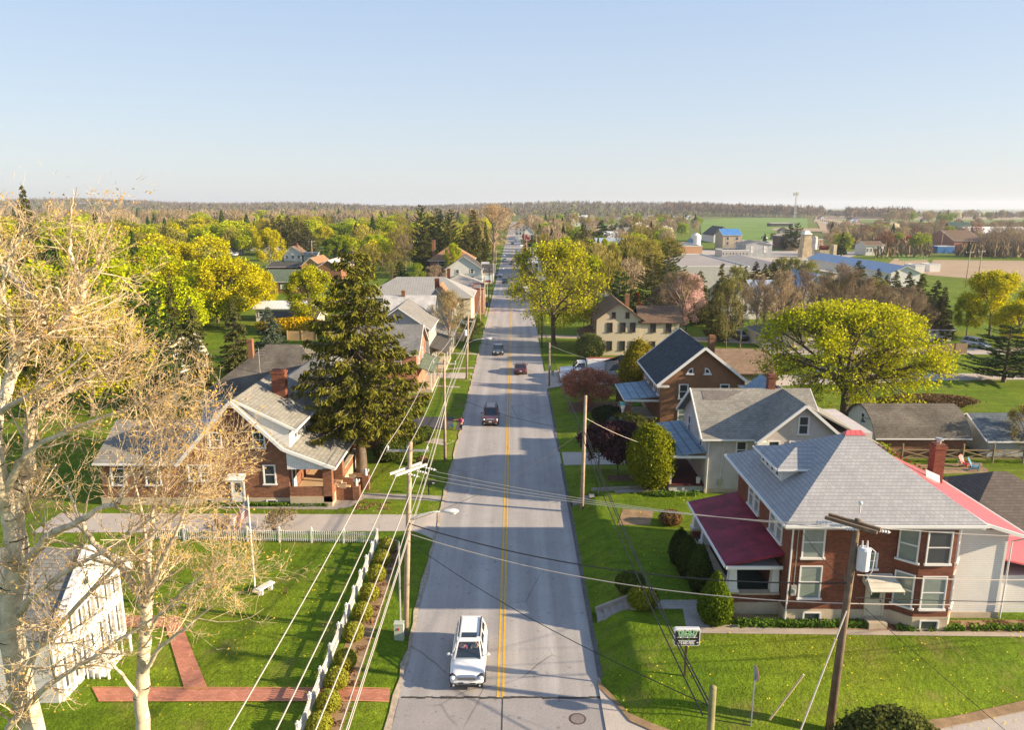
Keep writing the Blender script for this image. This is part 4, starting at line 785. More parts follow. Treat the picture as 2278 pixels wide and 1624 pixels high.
box_at(672,618,715,4.2,16,'tan_gable_barn','tan gabled barn with bright orange-lit end wall near the leaning pole','barn',M('ochre_boards',(.50,.30,.10),.8,pat='board',k=2),R_TAN,'gy',6.8)
box_at(703,622,760,3.8,18,'white_roof_building','wide building with pale pinkish metal roof behind the spruce top','building',B_ORG,M('pale_pink_metal',(.56,.50,.46),.5,pat='seam',k=2),'gy',6.4)
box_at(570,715,690,2.9,7,'white_garage_row','long white rear garage behind the blue spruce and yellow hedge','garage',W_WHITE,R_WHT,'gx',4.0,wins=5)
box_at(585,742,700,2.6,8,'grey_trailer_house','long grey-green single-storey house beside the wooden yard fence','house',W_GREY,R_DK,'gx',3.8,wins=4)
box_at(368,850,398,3.2,9,'blue_white_shed','white clapboard shed with cream gable roof left of the dark spruce','shed',W_SIDE,M('cream_roof',(.42,.40,.34),.9,pat='shingle'),'gy',5.6)
box_at(325,558,345,3.5,9,'brick_ranch','brick house with pinkish roof behind the bare tree on the left','house',B_BRT,M('pink_tan_roof',(.48,.32,.24),.9,pat='shingle'),'hip',6.5,chim=(.2,))
box_at(388,556,412,3.4,10,'pink_roof_house','house with pinkish tan hip roof between yellow maples on the left','house',B_ORG,M('pink_tan_roof',0),'hip',6.5)
box_at(208,612,268,2.6,6,'white_annex','long white low building glimpsed through the sycamore twigs','building',W_WHITE,R_WHT,'gx',3.4,wins=4)
box_at(795,499,820,4,12,'white_farmhouse','small distant white farmhouse with grey roof above the yellow trees','house',W_WHITE,R_GRY,'gx',7,wins=3)
box_at(108,483,142,4.5,12,'white_villa','distant white house glimpsed beyond the sycamore top','house',W_WHITE,R_GRY,'gx',8)
box_at(1172,625,1215,6.4,14,'blue_roof_house','white two-storey house with pale blue metal pyramid roof behind the big green street tree','house',W_WHITE,R_WHT,'hip',10.2,wins=3)
box_at(1178,607,1210,5.0,16,'long_roof_house','house with long tan gable roof and chimney behind the pyramid roof','house',B_BRN,M('faded_tan_roof',(.36,.28,.22),.9,pat='shingle'),'gy',9.0,chim=(.6,))
box_at(1162,572,1176,3.6,14,'red_canopy_shop','shop with bright red flared canopy roof beside the street poles','shop',W_RUST,M('bright_red_roof',(.62,.085,.045),.6),'gy',6.2,wins=2)
box_at(1158,562,1184,3.2,12,'white_awning_shop','low white building with flat awning beyond the red canopy','shop',W_WHITE,W_WHITE,'flat',wins=4)
box_at(1146,532,1170,9,12,'white_porch_house','tall white house with long porch at the far end of the street','house',W_WHITE,R_GRY,'hip',13,wins=3)
box_at(1166,534,1187,5.5,12,'white_gable_cottage','white gabled cottage beside pink trees at the far end of the street','house',W_WHITE,R_GRY,'gy',9,wins=2)
box_at(1162,640,1180,3.2,8,'grey_garage','low pale garage beside the street under the green tree','garage',W_WHITE,R_GRY,'flat')
box_at(1352,622,1397,3.2,14,'maroon_roof_house','long house with dull maroon roof between the bare tree and the utility poles','house',W_RUST,R_RUST,'gx',6.0)
box_at(1330,662,1376,2.9,13,'white_cinder_garage','white garage with low brown gable roof behind the dark green pine','garage',W_WHITE,R_BRN,'gx',4.2,wins=2)
box_at(1330,571,1395,5.0,26,'blue_roof_warehouse','long warehouse with pale blue-grey metal roof behind the row of firs','warehouse',W_CREAM,R_BMET,'gx',8.4)
box_at(1395,571,1412,5.0,15,'cream_annex','cream gabled annex at the right end of the blue-grey warehouse','warehouse',W_WHITE,R_WHT,'gy',8)
box_at(1325,540,1475,7,26,'school_building','long flat-roofed tan brick school behind the firs','school',M('pink_brick',(.50,.28,.19),.85,var=.08),R_GRY,'flat',wins=10)
box_at(1500,594,1560,8.2,30,'orange_block_factory','flat-roofed factory with orange-pink upper walls and white base','factory',M('salmon_panel',(.60,.33,.20),.8,var=.05),R_GRY,'flat')
t_=box_at(1512,641,1665,6.3,58,'grey_factory','huge flat-roofed pale grey factory hall in the middle distance','factory',M('pale_block',(.50,.49,.47),.85,var=.08,pat='siding',k=3),M('flat_roof_grey',(.30,.275,.26),.95,var=.08,vs=.05),'flat')
box_at(1640,640,1860,4.4,50,'tan_factory','broad tan factory with low grey gable roof right of the grey factory','factory',M('tan_panel',(.55,.45,.28),.8,var=.06),M('flat_roof_grey',0),'gy',6.6)
box_at(1620,710,1690,4.2,18,'green_roof_workshop','cream workshop with grey-green roof among the bare trees','workshop',W_WHITE,R_GRN,'gy',7.2,wins=3)
box_at(1607,557,1648,8.5,16,'blue_roof_mill','tan mill tower with bright blue roof near the silos','mill',M('mill_tan',(.46,.38,.27),.8,var=.1),M('bright_blue_roof',(.07,.22,.50),.5),'gx',11.5,wins=2)
box_at(1587,540,1632,5,30,'white_gable_hall','wide white gabled hall with dark roof behind the blue-roofed mill','hall',W_WHITE,R_DK,'gy',10.5)
box_at(1605,573,1665,3.4,12,'row_of_storage_units','row of grey storage units before the mill','storage',W_GREY,R_GRY,'flat',wins=8)
box_at(1658,573,1716,6.2,16,'grey_dock_building','grey metal building with a wide white roller door','building',M('grey_metal_wall',(.40,.42,.42),.6,pat='seam'),R_GRY,'gy',7.6,wins=2,glass=W_WHITE)
box_at(1742,554,1768,7,18,'dark_brick_block','dark brown brick building with a red door at the edge of the sports field','building',M('dark_brown_brick',(.13,.08,.07),.85),R_GRY,'flat',wins=2)
box_at(1768,558,1830,6.2,20,'checker_block_building','flat-roofed building with tan and brown chequered wall','building',M('chequer_tan',(.52,.37,.24),.8),R_GRY,'flat',wins=5,glass=M('chequer_brown',(.28,.14,.085),.8))
box_at(1735,520,1755,3,8,'picnic_pavilion','small brown-roofed pavilion on the green sports field','pavilion',W_GREY,R_DK,'hip',6)
box_at(1715,504,1765,4,14,'field_stand','low dark grandstand with a white canopy on the sports field','grandstand',R_DK,W_WHITE,'flat')
box_at(1978,650,2042,5.6,60,'white_long_warehouse','long white warehouse with pale blue metal roof beside the brown field','warehouse',W_WHITE,R_BMET,'gy',7.4)
box_at(1925,568,1964,5,12,'white_block_office','small white office with brown roof beyond the trees','office',W_WHITE,R_BRN,'gx',6.8,wins=5)
box_at(2120,560,2180,6,26,'brown_roof_hall','long hall with brownish grey roof and blue container before it','hall',B_BRT,R_BRN,'gx',11)
box_at(2155,533,2290,5,20,'white_chicken_house','long low white roof showing above the bare trees at right','barn',W_WHITE,W_WHITE,'gx',9)
box_at(2120,530,2165,4,18,'dark_gable_barn','dark green roofed barn with brown gables among bare trees','barn',W_RUST,M('dark_green_roof',(.03,.07,.06),.7),'gx',12)
box_at(1950,700,2002,2.8,8,'white_trailer_shed','white trailer under the cedars left of the yellow maple','shed',W_WHITE,W_WHITE,'flat')
box_at(2030,690,2072,2.6,6,'white_box_trailer','white box trailer parked beyond the cedar row','trailer',W_WHITE,W_WHITE,'flat')
box_at(1680,692,1790,4.0,14,'mirror_roof_building','building with a shining blue-white metal roof behind the tall bare tree','building',W_CREAM,R_BMET,'gx',6.6)
box_at(1782,690,1845,5.2,20,'silver_roof_barn','barn with bright silver-blue roof behind the great maple','barn',W_WHITE,R_BMET,'gy',8.5)
box_at(2062,760,2115,2.4,5,'low_white_shed','low white shed with brown roof beyond the wooden fence at right','shed',W_WHITE,R_BRN,'gx',3.4)
box_at(2035,607,2056,2.6,8,'white_trailer','white semi trailer parked at the end of the long warehouse','trailer',W_WHITE,W_WHITE,'flat')
box_at(2068,605,2091,2.6,7,'white_container','white container standing at the edge of the brown field','container',W_WHITE,W_WHITE,'flat')
box_at(2085,563,2122,3.4,6,'blue_container','blue and black container before the brown-roofed hall','container',M('container_blue',(.03,.16,.42),.6),M('container_blue',0),'flat')
def silo(px,py,r,h,name,label,cat,mat,dome=True):
 p=G(px,py);m=MB();m.cyl(p[0],p[1],p[2],p[2]+h,r,20)
 t=thing(name,label,cat,(p[0],p[1],p[2]));m.obj('shell',mat,t,smooth=False)
 m=MB();m.cyl(p[0],p[1],p[2]+h+.001,p[2]+h+r*.45,r,20,r2=r*.3);m.obj('top',mat,t);return t,p
silo(1810,566,1.25,8.6,'silo','white rust-streaked tall silo beside the tan mill tower','silo',M('rusty_white',(.62,.55,.47),.7,var=.3,vs=.5))
silo(1546,570,2.4,10,'water_tank','white domed tank behind the orange-walled factory','tank',W_WHITE)
silo(1537,570,1.7,8,'blue_tank','blue and yellow tank left of the white domed tank','tank',M('tank_blue',(.12,.24,.38),.6))
p=G(1795,573);t=thing('mill_tower','tall rust-stained tan mill tower with a white peaked top','tower',p)
M_MILL=M('mill_stained',(.50,.40,.25),.8,var=.35,vs=.35);m=MB();m.box(p[0]-2.2,p[0]+2.2,p[1],p[1]+6,0,4.5);m.obj('base',M_MILL,t);m=MB();m.box(p[0]-1.7,p[0]+1.7,p[1]+.5,p[1]+5.5,4.5,10.8);m.obj('shaft',M_MILL,t)
m=MB();m.loft([[(p[0]+a,p[1]+3+b_,10.8) for a,b_ in((-2,-2.9),(2,-2.9),(2,2.9),(-2,2.9))],[(p[0]+a,p[1]+3+b_,12.6) for a,b_ in((-.8,-.8),(.8,-.8),(.8,.8),(-.8,.8))]]);m.obj('roof',W_WHITE,t)
p=G(1838,583);t=thing('tan_elevator','squat tan concrete block with a pale corner pillar beside the mill tower','building',p)
m=MB();m.box(p[0]-3.2,p[0]+2.6,p[1],p[1]+6,0,5.2);m.obj('block',M('elevator_tan',(.42,.36,.22),.85),t);m=MB();m.box(p[0]+2.602,p[0]+4.0,p[1]-.3,p[1]+2.5,0,7.5);m.obj('pillar',M('pillar_cream',(.60,.50,.35),.85),t)
m=MB();m.box(p[0]-2,p[0]+1,p[1]+1,p[1]+4,5.2,7);m.obj('hopper',W_RUST,t)
def lattice(px,py,h,w0,name,label,top=True):
 p=G(px,py);t=thing(name,label,'mast',p);m=MB();n=int(h/4)
 for i in range(n):
  za,zb_=h*i/n,h*(i+1)/n;wa,wb=w0*(1-.7*i/n),w0*(1-.7*(i+1)/n)
  A=[(p[0]+a*wa,p[1]+b_*wa,p[2]+za) for a,b_ in((-1,-.6),(1,-.6),(0,1))];B2=[(p[0]+a*wb,p[1]+b_*wb,p[2]+zb_) for a,b_ in((-1,-.6),(1,-.6),(0,1))]
  for k in range(3):m.bar(A[k],B2[k],.22,.22);m.bar(A[k],B2[(k+1)%3],.12,.12);m.bar(B2[k],A[(k+1)%3],.12,.12)
 m.obj('lattice',MET_G,t)
 m=MB();
 for k in range(9):a=k*2*math.pi/9;m.box(p[0]+2.2*math.cos(a)-.3,p[0]+2.2*math.cos(a)+.3,p[1]+2.2*math.sin(a)-.3,p[1]+2.2*math.sin(a)+.3,p[2]+h-3,p[2]+h)
 m.bar((p[0]-2.4,p[1],p[2]+h-1.5),(p[0]+2.4,p[1],p[2]+h-1.5),.2,.2);m.obj('antennas',W_WHITE,t)
lattice(1765,517,36,1.4,'cell_mast','tall lattice phone mast rising above the horizon beyond the sports field')
p=G(1926,487);t=thing('water_tower','pale distant water tower standing in the bare wood on the right','water tower',p)
m=MB();m.cyl(p[0],p[1],p[2],p[2]+11,1.6,16);m.obj('stem',W_WHITE,t);m=MB();m.cyl(p[0],p[1],p[2]+11.01,p[2]+17,3.2,20,r2=3.4);m.cyl(p[0],p[1],p[2]+17,p[2]+18.5,3.4,20,r2=1);m.obj('tank',W_WHITE,t)
vrg=random.Random(11);vm=[W_WHITE,W_CREAM,B_BRT,W_GREY,W_WHITE];vr=[R_GRY,R_BRN,R_DK,R_WHT,R_WTH]
def far_house(px,py,s,label,group,k):
 p=G(px,py);w_=7+4*vrg.random();t=thing('far_house',label,'house',p,group);x0,x1,y0,y1=p[0]-w_*s,p[0]+w_*s,p[1],p[1]+9;z=p[2]
 kind='gy' if vrg.random()<.4 else 'gx';zr_=z+5*s+3.8
 walls(t,kind,x0,x1,y0,y1,z-3,z+5*s,zr_,vm[k%5]);roof(t,kind,x0,x1,y0,y1,z+5*s,zr_,.4,vr[(k*3+k//5)%5],fascia=None)
 m=MB();n=3
 for i in range(n):u=x0+(i+.5)*(x1-x0)/n;m.box(u-.6,u+.6,y0-.08,y0+.05,z+1.4,z+3.2)
 m.obj('windows',GL_DK,t)
for k in range(34):far_house(1960+k*9.6+vrg.uniform(-4,4),476.5+1.2*math.sin(k*1.7)+k*.22,.9,'distant house in the hillside estate below the right skyline','houses of the hillside estate on the right skyline',k)
for k,(a,b_) in enumerate([(1270,481),(1296,484),(1420,487),(1445,488),(1462,492),(1475,494),(1398,479),(1432,479),(1500,490),(1352,479),(1378,486),(1262,497),(1412,511),(1318,511),(1487,487),(1525,487),(1548,491)]):far_house(a,b_,1,'distant house among budding trees in the middle of the valley','houses scattered in the far valley centre',k)
for k,(a,b_) in enumerate([(1898,496),(1908,498),(1895,492),(2060,494),(1830,489)]):far_house(a,b_,.6,'distant farm shed beside the brown fields','farm sheds by the far brown fields',k)
# ================================================================== TREES
def bez(P0,P1,P2,t):t=t[...,None];return P0*(1-t)**2+P1*2*t*(1-t)+P2*t*t
def seg_mesh(A,B,Ra,Rb,n):
 d=B-A;L=np.linalg.norm(d,axis=1,keepdims=True);d=d/np.maximum(L,1e-6)
 h=np.where(np.abs(d[:,:1])<.9,np.array([[1.,0,0]]),np.array([[0,1.,0]]));a=np.cross(d,h);a/=np.linalg.norm(a,axis=1,keepdims=True);b=np.cross(d,a)
 th=np.arange(n)*2*np.pi/n;off=a[:,None]*np.cos(th)[None,:,None]+b[:,None]*np.sin(th)[None,:,None]
 V=np.concatenate([A[:,None]+off*Ra[:,None,None],B[:,None]+off*Rb[:,None,None]],1).reshape(-1,3)
 k=np.arange(n);f=np.stack([k,(k+1)%n,n+(k+1)%n,n+k],-1);F=(f[None]+(np.arange(len(A))*2*n)[:,None,None]).reshape(-1,4);return V,F
def curve_segs(P0,P1,P2,r0,r1,k):
 ts=np.linspace(0,1,k+1);pts=[bez(P0,P1,P2,np.full(len(P0),t)) for t in ts];rs=[r0*(1-t)+r1*t for t in ts]
 return np.concatenate(pts[:-1]),np.concatenate(pts[1:]),np.concatenate(rs[:-1]),np.concatenate(rs[1:])
def norm(v):return v/np.maximum(np.linalg.norm(v,axis=-1,keepdims=True),1e-6)
def leaf_quads(C_,size,rg,asp=1.0,nrm=None):
 n=len(C_);N=norm(rg.normal(size=(n,3))+np.array([0,0,.5])) if nrm is None else nrm;a=norm(np.cross(N,rg.normal(size=(n,3))));b=np.cross(N,a)
 s=(size*rg.uniform(.6,1.3,n))[:,None]*.5;a*=s;b*=s*asp
 return np.stack([C_-a-b,C_+a-b,C_+a+b,C_-a+b],1).reshape(-1,3),np.arange(n*4).reshape(-1,4)
def merge(parts):
 V=[];F=[];MI=[];o=0
 for v,f,mi in parts:V.append(v);F.append(f+o);MI.append(np.full(len(f),mi));o+=len(v)
 return np.concatenate(V),np.concatenate(F),np.concatenate(MI)
def decid(seed,H,Rr,hb,rt,n=(9,7,6,4),leaf=8,lsize=.22,sig=.3,twr=.012,low=-.15,flat=1.0,wood_n=6,asp=1.0,leader=True,shape=1.0):
 """returns (wood V,F), (crown V,F).  n: children per level"""
 rg=np.random.default_rng(seed);hc=H-hb;c0=np.array([0,0,hb+hc*.45]);Ev=np.array([Rr,Rr,hc*.56])
 th=hb+hc*(.45 if leader else .12);wood=[]
 tp=np.array([[0,0,-.3],[rg.normal(0,.15),rg.normal(0,.15),hb*.55],[rg.normal(0,.3),rg.normal(0,.3),th]])
 k=6;ts=np.linspace(0,1,k+1);P=bez(tp[0],tp[1],tp[2],ts);rs=rt*(1-.45*ts);rs[0]*=1.45;wood.append((P[:-1],P[1:],rs[:-1],rs[1:]))
 n1=n[0];az=np.arange(n1)*2.39996+rg.uniform(0,6);el=np.linspace(low,1.35,n1)+rg.normal(0,.08,n1)
 t0=np.clip(np.linspace(.55 if leader else .8,1,n1)+rg.normal(0,.02,n1),0,1);S=bez(tp[0],tp[1],tp[2],t0)
 D=np.stack([np.cos(az)*np.cos(el),np.sin(az)*np.cos(el),np.sin(el)*flat],-1);E_=c0+D*Ev*rg.uniform(.62,.98,(n1,1));
 E_[:,2]=np.maximum(E_[:,2],hb*.7)
 Cc=S+(E_-S)*np.array([.32,.32,.62])+rg.normal(0,.04*Rr,(n1,3));r0=np.full(n1,rt*.42);r1=np.full(n1,rt*.12)
 wood.append(curve_segs(S,Cc,E_,r0,r1,6));lev=[(S,Cc,E_,r0,r1)];fac=[1,.40,.22,.12,.07]
 tw=[]
 for L in range(1,len(n)):
  S,Cc,E_,r0,r1=lev[-1];m=n[L];N_=len(S);ix=np.repeat(np.arange(N_),m);t=np.tile(np.linspace(.3 if L==1 else .15,1,m),N_)+rg.normal(0,.05,N_*m);t=np.clip(t,.1,1)
  s=bez(S[ix],Cc[ix],E_[ix],t);di=norm(E_[ix]-Cc[ix]);out=norm((s-c0)/Ev);rd=norm(rg.normal(size=(N_*m,3)))
  d=norm(.45*di+.45*out+.62*rd+np.array([0,0,.16]));ln=fac[L]*Rr*1.15*rg.uniform(.65,1.2,N_*m)*(1.15-.35*t);e=s+d*ln[:,None]
  q=(e-c0)/Ev;qn=np.linalg.norm(q,axis=1);lim=rg.uniform(.86,1.1,len(qn));over=qn>lim;e[over]=c0+(q[over]/qn[over,None]*lim[over,None])*Ev
  c=(s+e)/2+rg.normal(0,.12,e.shape)*ln[:,None]+np.array([0,0,.05])*ln[:,None]
  ra=np.maximum((r0[ix]*(1-t)+r1[ix]*t)*.62,twr);rb=np.maximum(ra*.35,twr*.7);lev.append((s,c,e,ra,rb))
  (wood if L<2 else tw).append(curve_segs(s,c,e,ra,rb,3 if L<3 else 2))
 A=[np.concatenate([w_[i] for w_ in wood]) for i in range(4)];wv,wf=seg_mesh(*A,wood_n)
 parts=[]
 if tw:T=[np.concatenate([w_[i] for w_ in tw]) for i in range(4)];v,f=seg_mesh(*T,3);parts.append((v,f,1))
 if leaf:
  s,c,e,_,_=lev[-1];ix=np.repeat(np.arange(len(s)),leaf);t=rg.uniform(.2,1.1,len(ix));C_=bez(s[ix],c[ix],e[ix],t)+rg.normal(0,sig,(len(ix),3));v,f=leaf_quads(C_,lsize,rg,asp);parts.append((v,f,0))
 return(wv,wf),merge(parts)
def conifer(seed,H,Rr,z0,step=.45,nb=7,nl=26,ls=.34,droop=.35,rt=.22,power=.85,up=0.0,ragged=.2,hang=.5,top=.25):
 rg=np.random.default_rng(seed);zs=np.arange(z0,H-.25,step);S=[];E_=[]
 for z in zs:
  q=(H-z)/(H-z0);L=Rr*(q**power)*1.0+top;k=max(4,int(nb*(.5+.6*q)))
  low=1.0 if q<.93 else .75
  for j in range(k):
   a=rg.uniform(0,6.283);l=L*low*rg.uniform(1-ragged,1+ragged*.6);zz=z+rg.uniform(-.2,.2)*step*2
   S.append((0,0,zz));E_.append((math.cos(a)*l,math.sin(a)*l,zz-droop*l*rg.uniform(.5,1.3)+up*l))
 S=np.array(S);E_=np.array(E_);ln=np.linalg.norm(E_-S,axis=1);C_=(S+E_)/2-np.array([0,0,1.])*(ln*.10)[:,None];E_[:,2]+=ln*.10
 r0=.018+ln*.010;wood=[(np.array([[0,0,-.3],[0,0,H*.35],[0,0,H*.7]]),np.array([[0,0,H*.35],[0,0,H*.7],[0,0,H]]),np.array([rt*1.35,rt*.8,rt*.45]),np.array([rt*.8,rt*.45,.03])),curve_segs(S,C_,E_,r0,r0*.3,3)]
 A=[np.concatenate([w_[i] for w_ in wood]) for i in range(4)];wv,wf=seg_mesh(*A,6)
 cnt=np.maximum(3,(nl*ln/Rr).astype(int));ix=np.repeat(np.arange(len(S)),cnt);t=1-rg.random(len(ix))**1.25*.8;P=bez(S[ix],C_[ix],E_[ix],t)
 di=norm(E_[ix]-S[ix]);side=norm(np.cross(di,[0,0,1.]));w_=(rg.uniform(-1,1,len(ix))*(.16+.16*ln[ix])*(1.15-t))[:,None];P=P+side*w_+np.array([0,0,1.])*(-np.abs(w_)*hang*.6-rg.random((len(ix),1))*hang*ls)
 dd=norm(di*.6+side*np.sign(w_)*.7+np.array([0,0,-hang])+rg.normal(0,.35,di.shape));nn=norm(np.cross(dd,rg.normal(size=dd.shape)));s=(ls*rg.uniform(.6,1.35,len(ix)))[:,None]
 a=dd*s*.5;b=nn*s*.16;v=np.stack([P-a-b,P+a-b*.35,P+a+b*.35,P-a+b],1).reshape(-1,3);return(wv,wf),(v,np.arange(len(ix)*4).reshape(-1,4),np.zeros(len(ix),int))
def bush(seed,rx,ry,rz,n,ls,lump=.12,stem=True,cz=None,pw=2.0,cone=0.0):
 """dense clipped or natural shrub: leaf faces over a lumpy shell and an inner shell of the same foliage"""
 rg=np.random.default_rng(seed);D=norm(rg.normal(size=(n,3)));cz=rz if cz is None else cz;lobes=norm(rg.normal(size=(26,3)))
 def rad(d):return 1+lump*(np.max(d@lobes.T,axis=1)-.82)*3.0*.9
 def shp(d,k):
  r=rad(d)[:,None]*k;p=d*r;zt=p[:,2:3]
  if cone:sc=1-cone*np.clip((zt+1)/2,0,1)**1.1;p=np.concatenate([p[:,:2]*sc*(1+.35*cone),zt],1)
  return p*np.array([rx,ry,rz])+np.array([0,0,cz])
 C_=shp(D,rg.uniform(.86,1.05,(n,1))+(rg.random((n,1))<.10)*rg.uniform(0,.10+lump*.3,(n,1)));C_[:,2]=np.maximum(C_[:,2],.03);nn=norm(D+rg.normal(0,.55,D.shape));v,f=leaf_quads(C_,ls,rg,1,nn)
 th=np.linspace(0,np.pi,10);ph=np.linspace(0,2*np.pi,17);T,Ph=np.meshgrid(th,ph,indexing='ij');d=np.stack([np.sin(T)*np.cos(Ph),np.sin(T)*np.sin(Ph),np.cos(T)],-1).reshape(-1,3);iv=shp(d,np.full((len(d),1),.84));iv[:,2]=np.maximum(iv[:,2],-.1)
 ix=np.arange(170).reshape(10,17);fi=np.stack([ix[:-1,:-1],ix[1:,:-1],ix[1:,1:],ix[:-1,1:]],-1).reshape(-1,4);return merge([(v,f,0),(iv,fi,0)])
_tm={}
def tree_kind(key,fn,bark=BARK,leafm=LEAF,twigm=None):
 if key not in _tm:
  (wv,wf),(cv,cf,ci)=fn();_tm[key]=(np_mesh(key+'_trunk',wv,wf,[bark]),np_mesh(key+'_crown',cv,cf,[leafm,twigm or bark],ci))
 return _tm[key]
NOUN={}
def plant_tree(name,meshes,label,cat,x,y,s=1.0,rot=0.0,col=(.1,.2,.02),z=None,group=None,sz=None):
 tm,cm=meshes;z=float(hgt(x,y)) if z is None else z
 t=bpy.data.objects.new(name,tm);C.objects.link(t);t.location=(x,y,z);t.rotation_euler=(0,0,rot);t.scale=(s,s,sz or s);t.color=(*col,1);tag(t,label,cat,group)
 c=bpy.data.objects.new('crown',cm);C.objects.link(c);c.parent=t;c.color=(*col,1);return t
YEL=(.53,.48,.010);YGR=(.37,.41,.010);LIM=(.27,.36,.012);OLV=(.25,.215,.045);TAN=(.33,.255,.165);PIN=(.055,.095,.018);SPR=(.090,.095,.016);BLS=(.10,.135,.085);DKG=(.035,.06,.016);RST=(.28,.14,.08);WHB=(.66,.60,.45);PNK=(.74,.52,.48);BRN=(.23,.175,.115)
mapleN=tree_kind('great_maple',lambda:decid(5,12.9,10.6,3.0,.62,(14,9,8,5),6,.17,.24,.012,low=-.05,leader=False),BARK)
mapleA=[tree_kind('maple%d'%i,lambda i=i:decid(20+i,14,7.0,3.2,.30,(10,7,7,5),9,.21,.32,low=-.2),BARK) for i in range(3)]
budA=[tree_kind('budding%d'%i,lambda i=i:decid(40+i,14,6.2,3.4,.28,(10,7,6,4),3,.20,.28,.016,low=-.1),BARK) for i in range(2)]
bareA=[tree_kind('bare%d'%i,lambda i=i:decid(60+i,15,6.0,4.0,.30,(10,8,6,5),1,.10,.2,.022,low=-.05),BARK_T,TWIG,TWIG) for i in range(3)]
sprA=[tree_kind('spruce%d'%i,lambda i=i:conifer(80+i,14,3.6,1.0,.42,8,60,.46),BARK,NEEDLE) for i in range(2)]
pinA=[tree_kind('pine%d'%i,lambda i=i:conifer(90+i,14,4.6,1.6,.55,8,70,.50,droop=-.12,power=.55,ragged=.38,hang=.1,top=.8),BARK,NEEDLE) for i in range(2)]
# ---- hero trees
hero=tree_kind('norway_spruce',lambda:conifer(7,20.6,6.2,4.6,.36,9,110,.46,droop=.24,rt=.42,power=.66,ragged=.30,hang=.75,top=.40),BARK,NEEDLE)
plant_tree('norway_spruce',hero,'towering dark green spruce with drooping branches and thick bare trunk left of the road','tree',-14.0,64.2,1,0,(.155,.150,.022))
plant_tree('maple_tree',mapleN,'very wide bright yellow-green maple with forking limbs behind the barn-roofed garage','tree',37.2,80.2,1,.4,(.50,.50,.015),z=.2)
grn=tree_kind('street_tree',lambda:decid(8,17.3,9.2,3.4,.5,(13,8,7,5),4,.21,.34,.022,low=-.25),BARK)
plant_tree('street_tree',grn,'big airy fresh green tree overhanging the right side of the road','tree',7.0,127.5,1,0,(.48,.47,.012))
def T(kind,px,pyt,H,wpx,label,col,name=None,base=None,Y=None,group=None,vi=None,cat='tree'):
 """place a tree so that its top of height H shows at the measured point; wpx is its measured width"""
 if base is not None:x,y,_=G(*base)
 elif Y is not None:x,y=atY(px,pyt,Y)[0],Y
 else:x,y=gz(px,pyt,H)[0],gz(px,pyt,H)[1]
 if base is not None or Y is not None:H=max(2.0,atY(px,pyt,y)[1]-float(hgt(x,y)))
 lib,R0,nm,H0={'maple':(mapleA,7.0,'maple_tree',14),'bud':(budA,6.2,'budding_tree',14),'bare':(bareA,6.0,'bare_tree',15),'spruce':(sprA,3.7,'spruce_tree',14),'pine':(pinA,4.6,'pine_tree',14)}[kind]
 w_f=1.8 if kind=='spruce' and wpx<50 else 1.0;wpx=wpx*w_f;k=int(px*7+pyt) if vi is None else vi;w_=wpx*math.hypot(y,24)/F_/2
 return plant_tree(name or nm,lib[k%len(lib)],label,cat,x,y,w_/R0,(k*1.7)%6.28,col,group=group,sz=H/H0)
T('spruce',46,406,30,44,'lone dark spruce standing above the skyline at far left',SPR,Y=200)
T('maple',266,452,17,112,'large domed yellow-green maple on the left skyline',YGR);T('maple',343,446,15,92,'yellow-green tree right of the domed maple on the left skyline',LIM)
T('maple',448,486,15,84,'yellow maple left of the white gabled house end',YEL);T('maple',405,545,13,110,'golden maple in front of the pinkish-roofed house',YEL)
T('maple',462,530,13,90,'golden maple just below the taller yellow one on the left',YEL)
T('maple',505,578,14,190,'broad golden maple with dark forked trunk above the dark spruces',YEL,base=(505,722));T('maple',605,513,12,74,'round yellow maple standing before two white cottages',YEL,base=(600,603))
T('maple',578,606,10,70,'small golden maple at the left of the green-roofed building',YEL);T('maple',688,600,12,118,'wide yellow-green maple left of the towering spruce',(.42,.42,.012));
T('pine',303,614,16,120,'tall dark green pine left of centre behind the yellow hedge tree',PIN);T('pine',345,640,14,95,'dark pine close right of the tall dark green pine',PIN);T('spruce',374,604,14,60,'narrow dark conifer behind the golden maple',SPR)
T('spruce',440,660,14,105,'olive spruce right of the cream-roofed shed',(.11,.115,.035),base=(438,862));T('spruce',535,672,13,95,'olive spruce above the hip-roofed house',(.10,.11,.03),base=(530,830));T('spruce',604,680,12,96,'blue-green spruce right above the hip roof ridge',BLS,base=(604,800))
T('maple',190,682,11,270,'big yellow-green hedge maple behind the brick cape house at left',(.42,.40,.015),base=(205,925));T('maple',60,700,11,200,'yellow-green maple hidden behind the sycamore trunk at left',(.40,.38,.015),base=(80,930));T('spruce',355,800,5,50,'small dark conifer beside the cream-roofed shed',DKG,base=(352,905));T('maple',290,720,8,120,'yellow maple at the right end of the hedge maples by the shed',YEL,base=(292,905))
for i,(a,b_) in enumerate(((592,489),(607,482),(622,477),(640,476),(657,481),(672,492),(684,505))):T('spruce',a,b_,17,34,'dark spruce in the dense grove above the white cottages',(.085,.085,.018),Y=365+(i%3)*6,group='spruces of the dense grove above the cottages')
T('maple',703,484,15,62,'bright yellow maple right of the spruce grove',YEL);T('maple',722,505,13,52,'second bright yellow maple right of the spruce grove',YEL);T('maple',755,470,15,42,'green-yellow tree on the skyline left of centre',LIM);T('maple',766,498,14,84,'fresh green tree beside the mown field',LIM);T('maple',745,530,12,66,'green tree at the edge of the mown field',(.20,.27,.012));T('maple',835,524,12,70,'vivid lime tree above the towering spruce tip',(.36,.44,.01));T('maple',816,495,14,62,'pale yellow-green tree behind the vivid lime one',YGR)
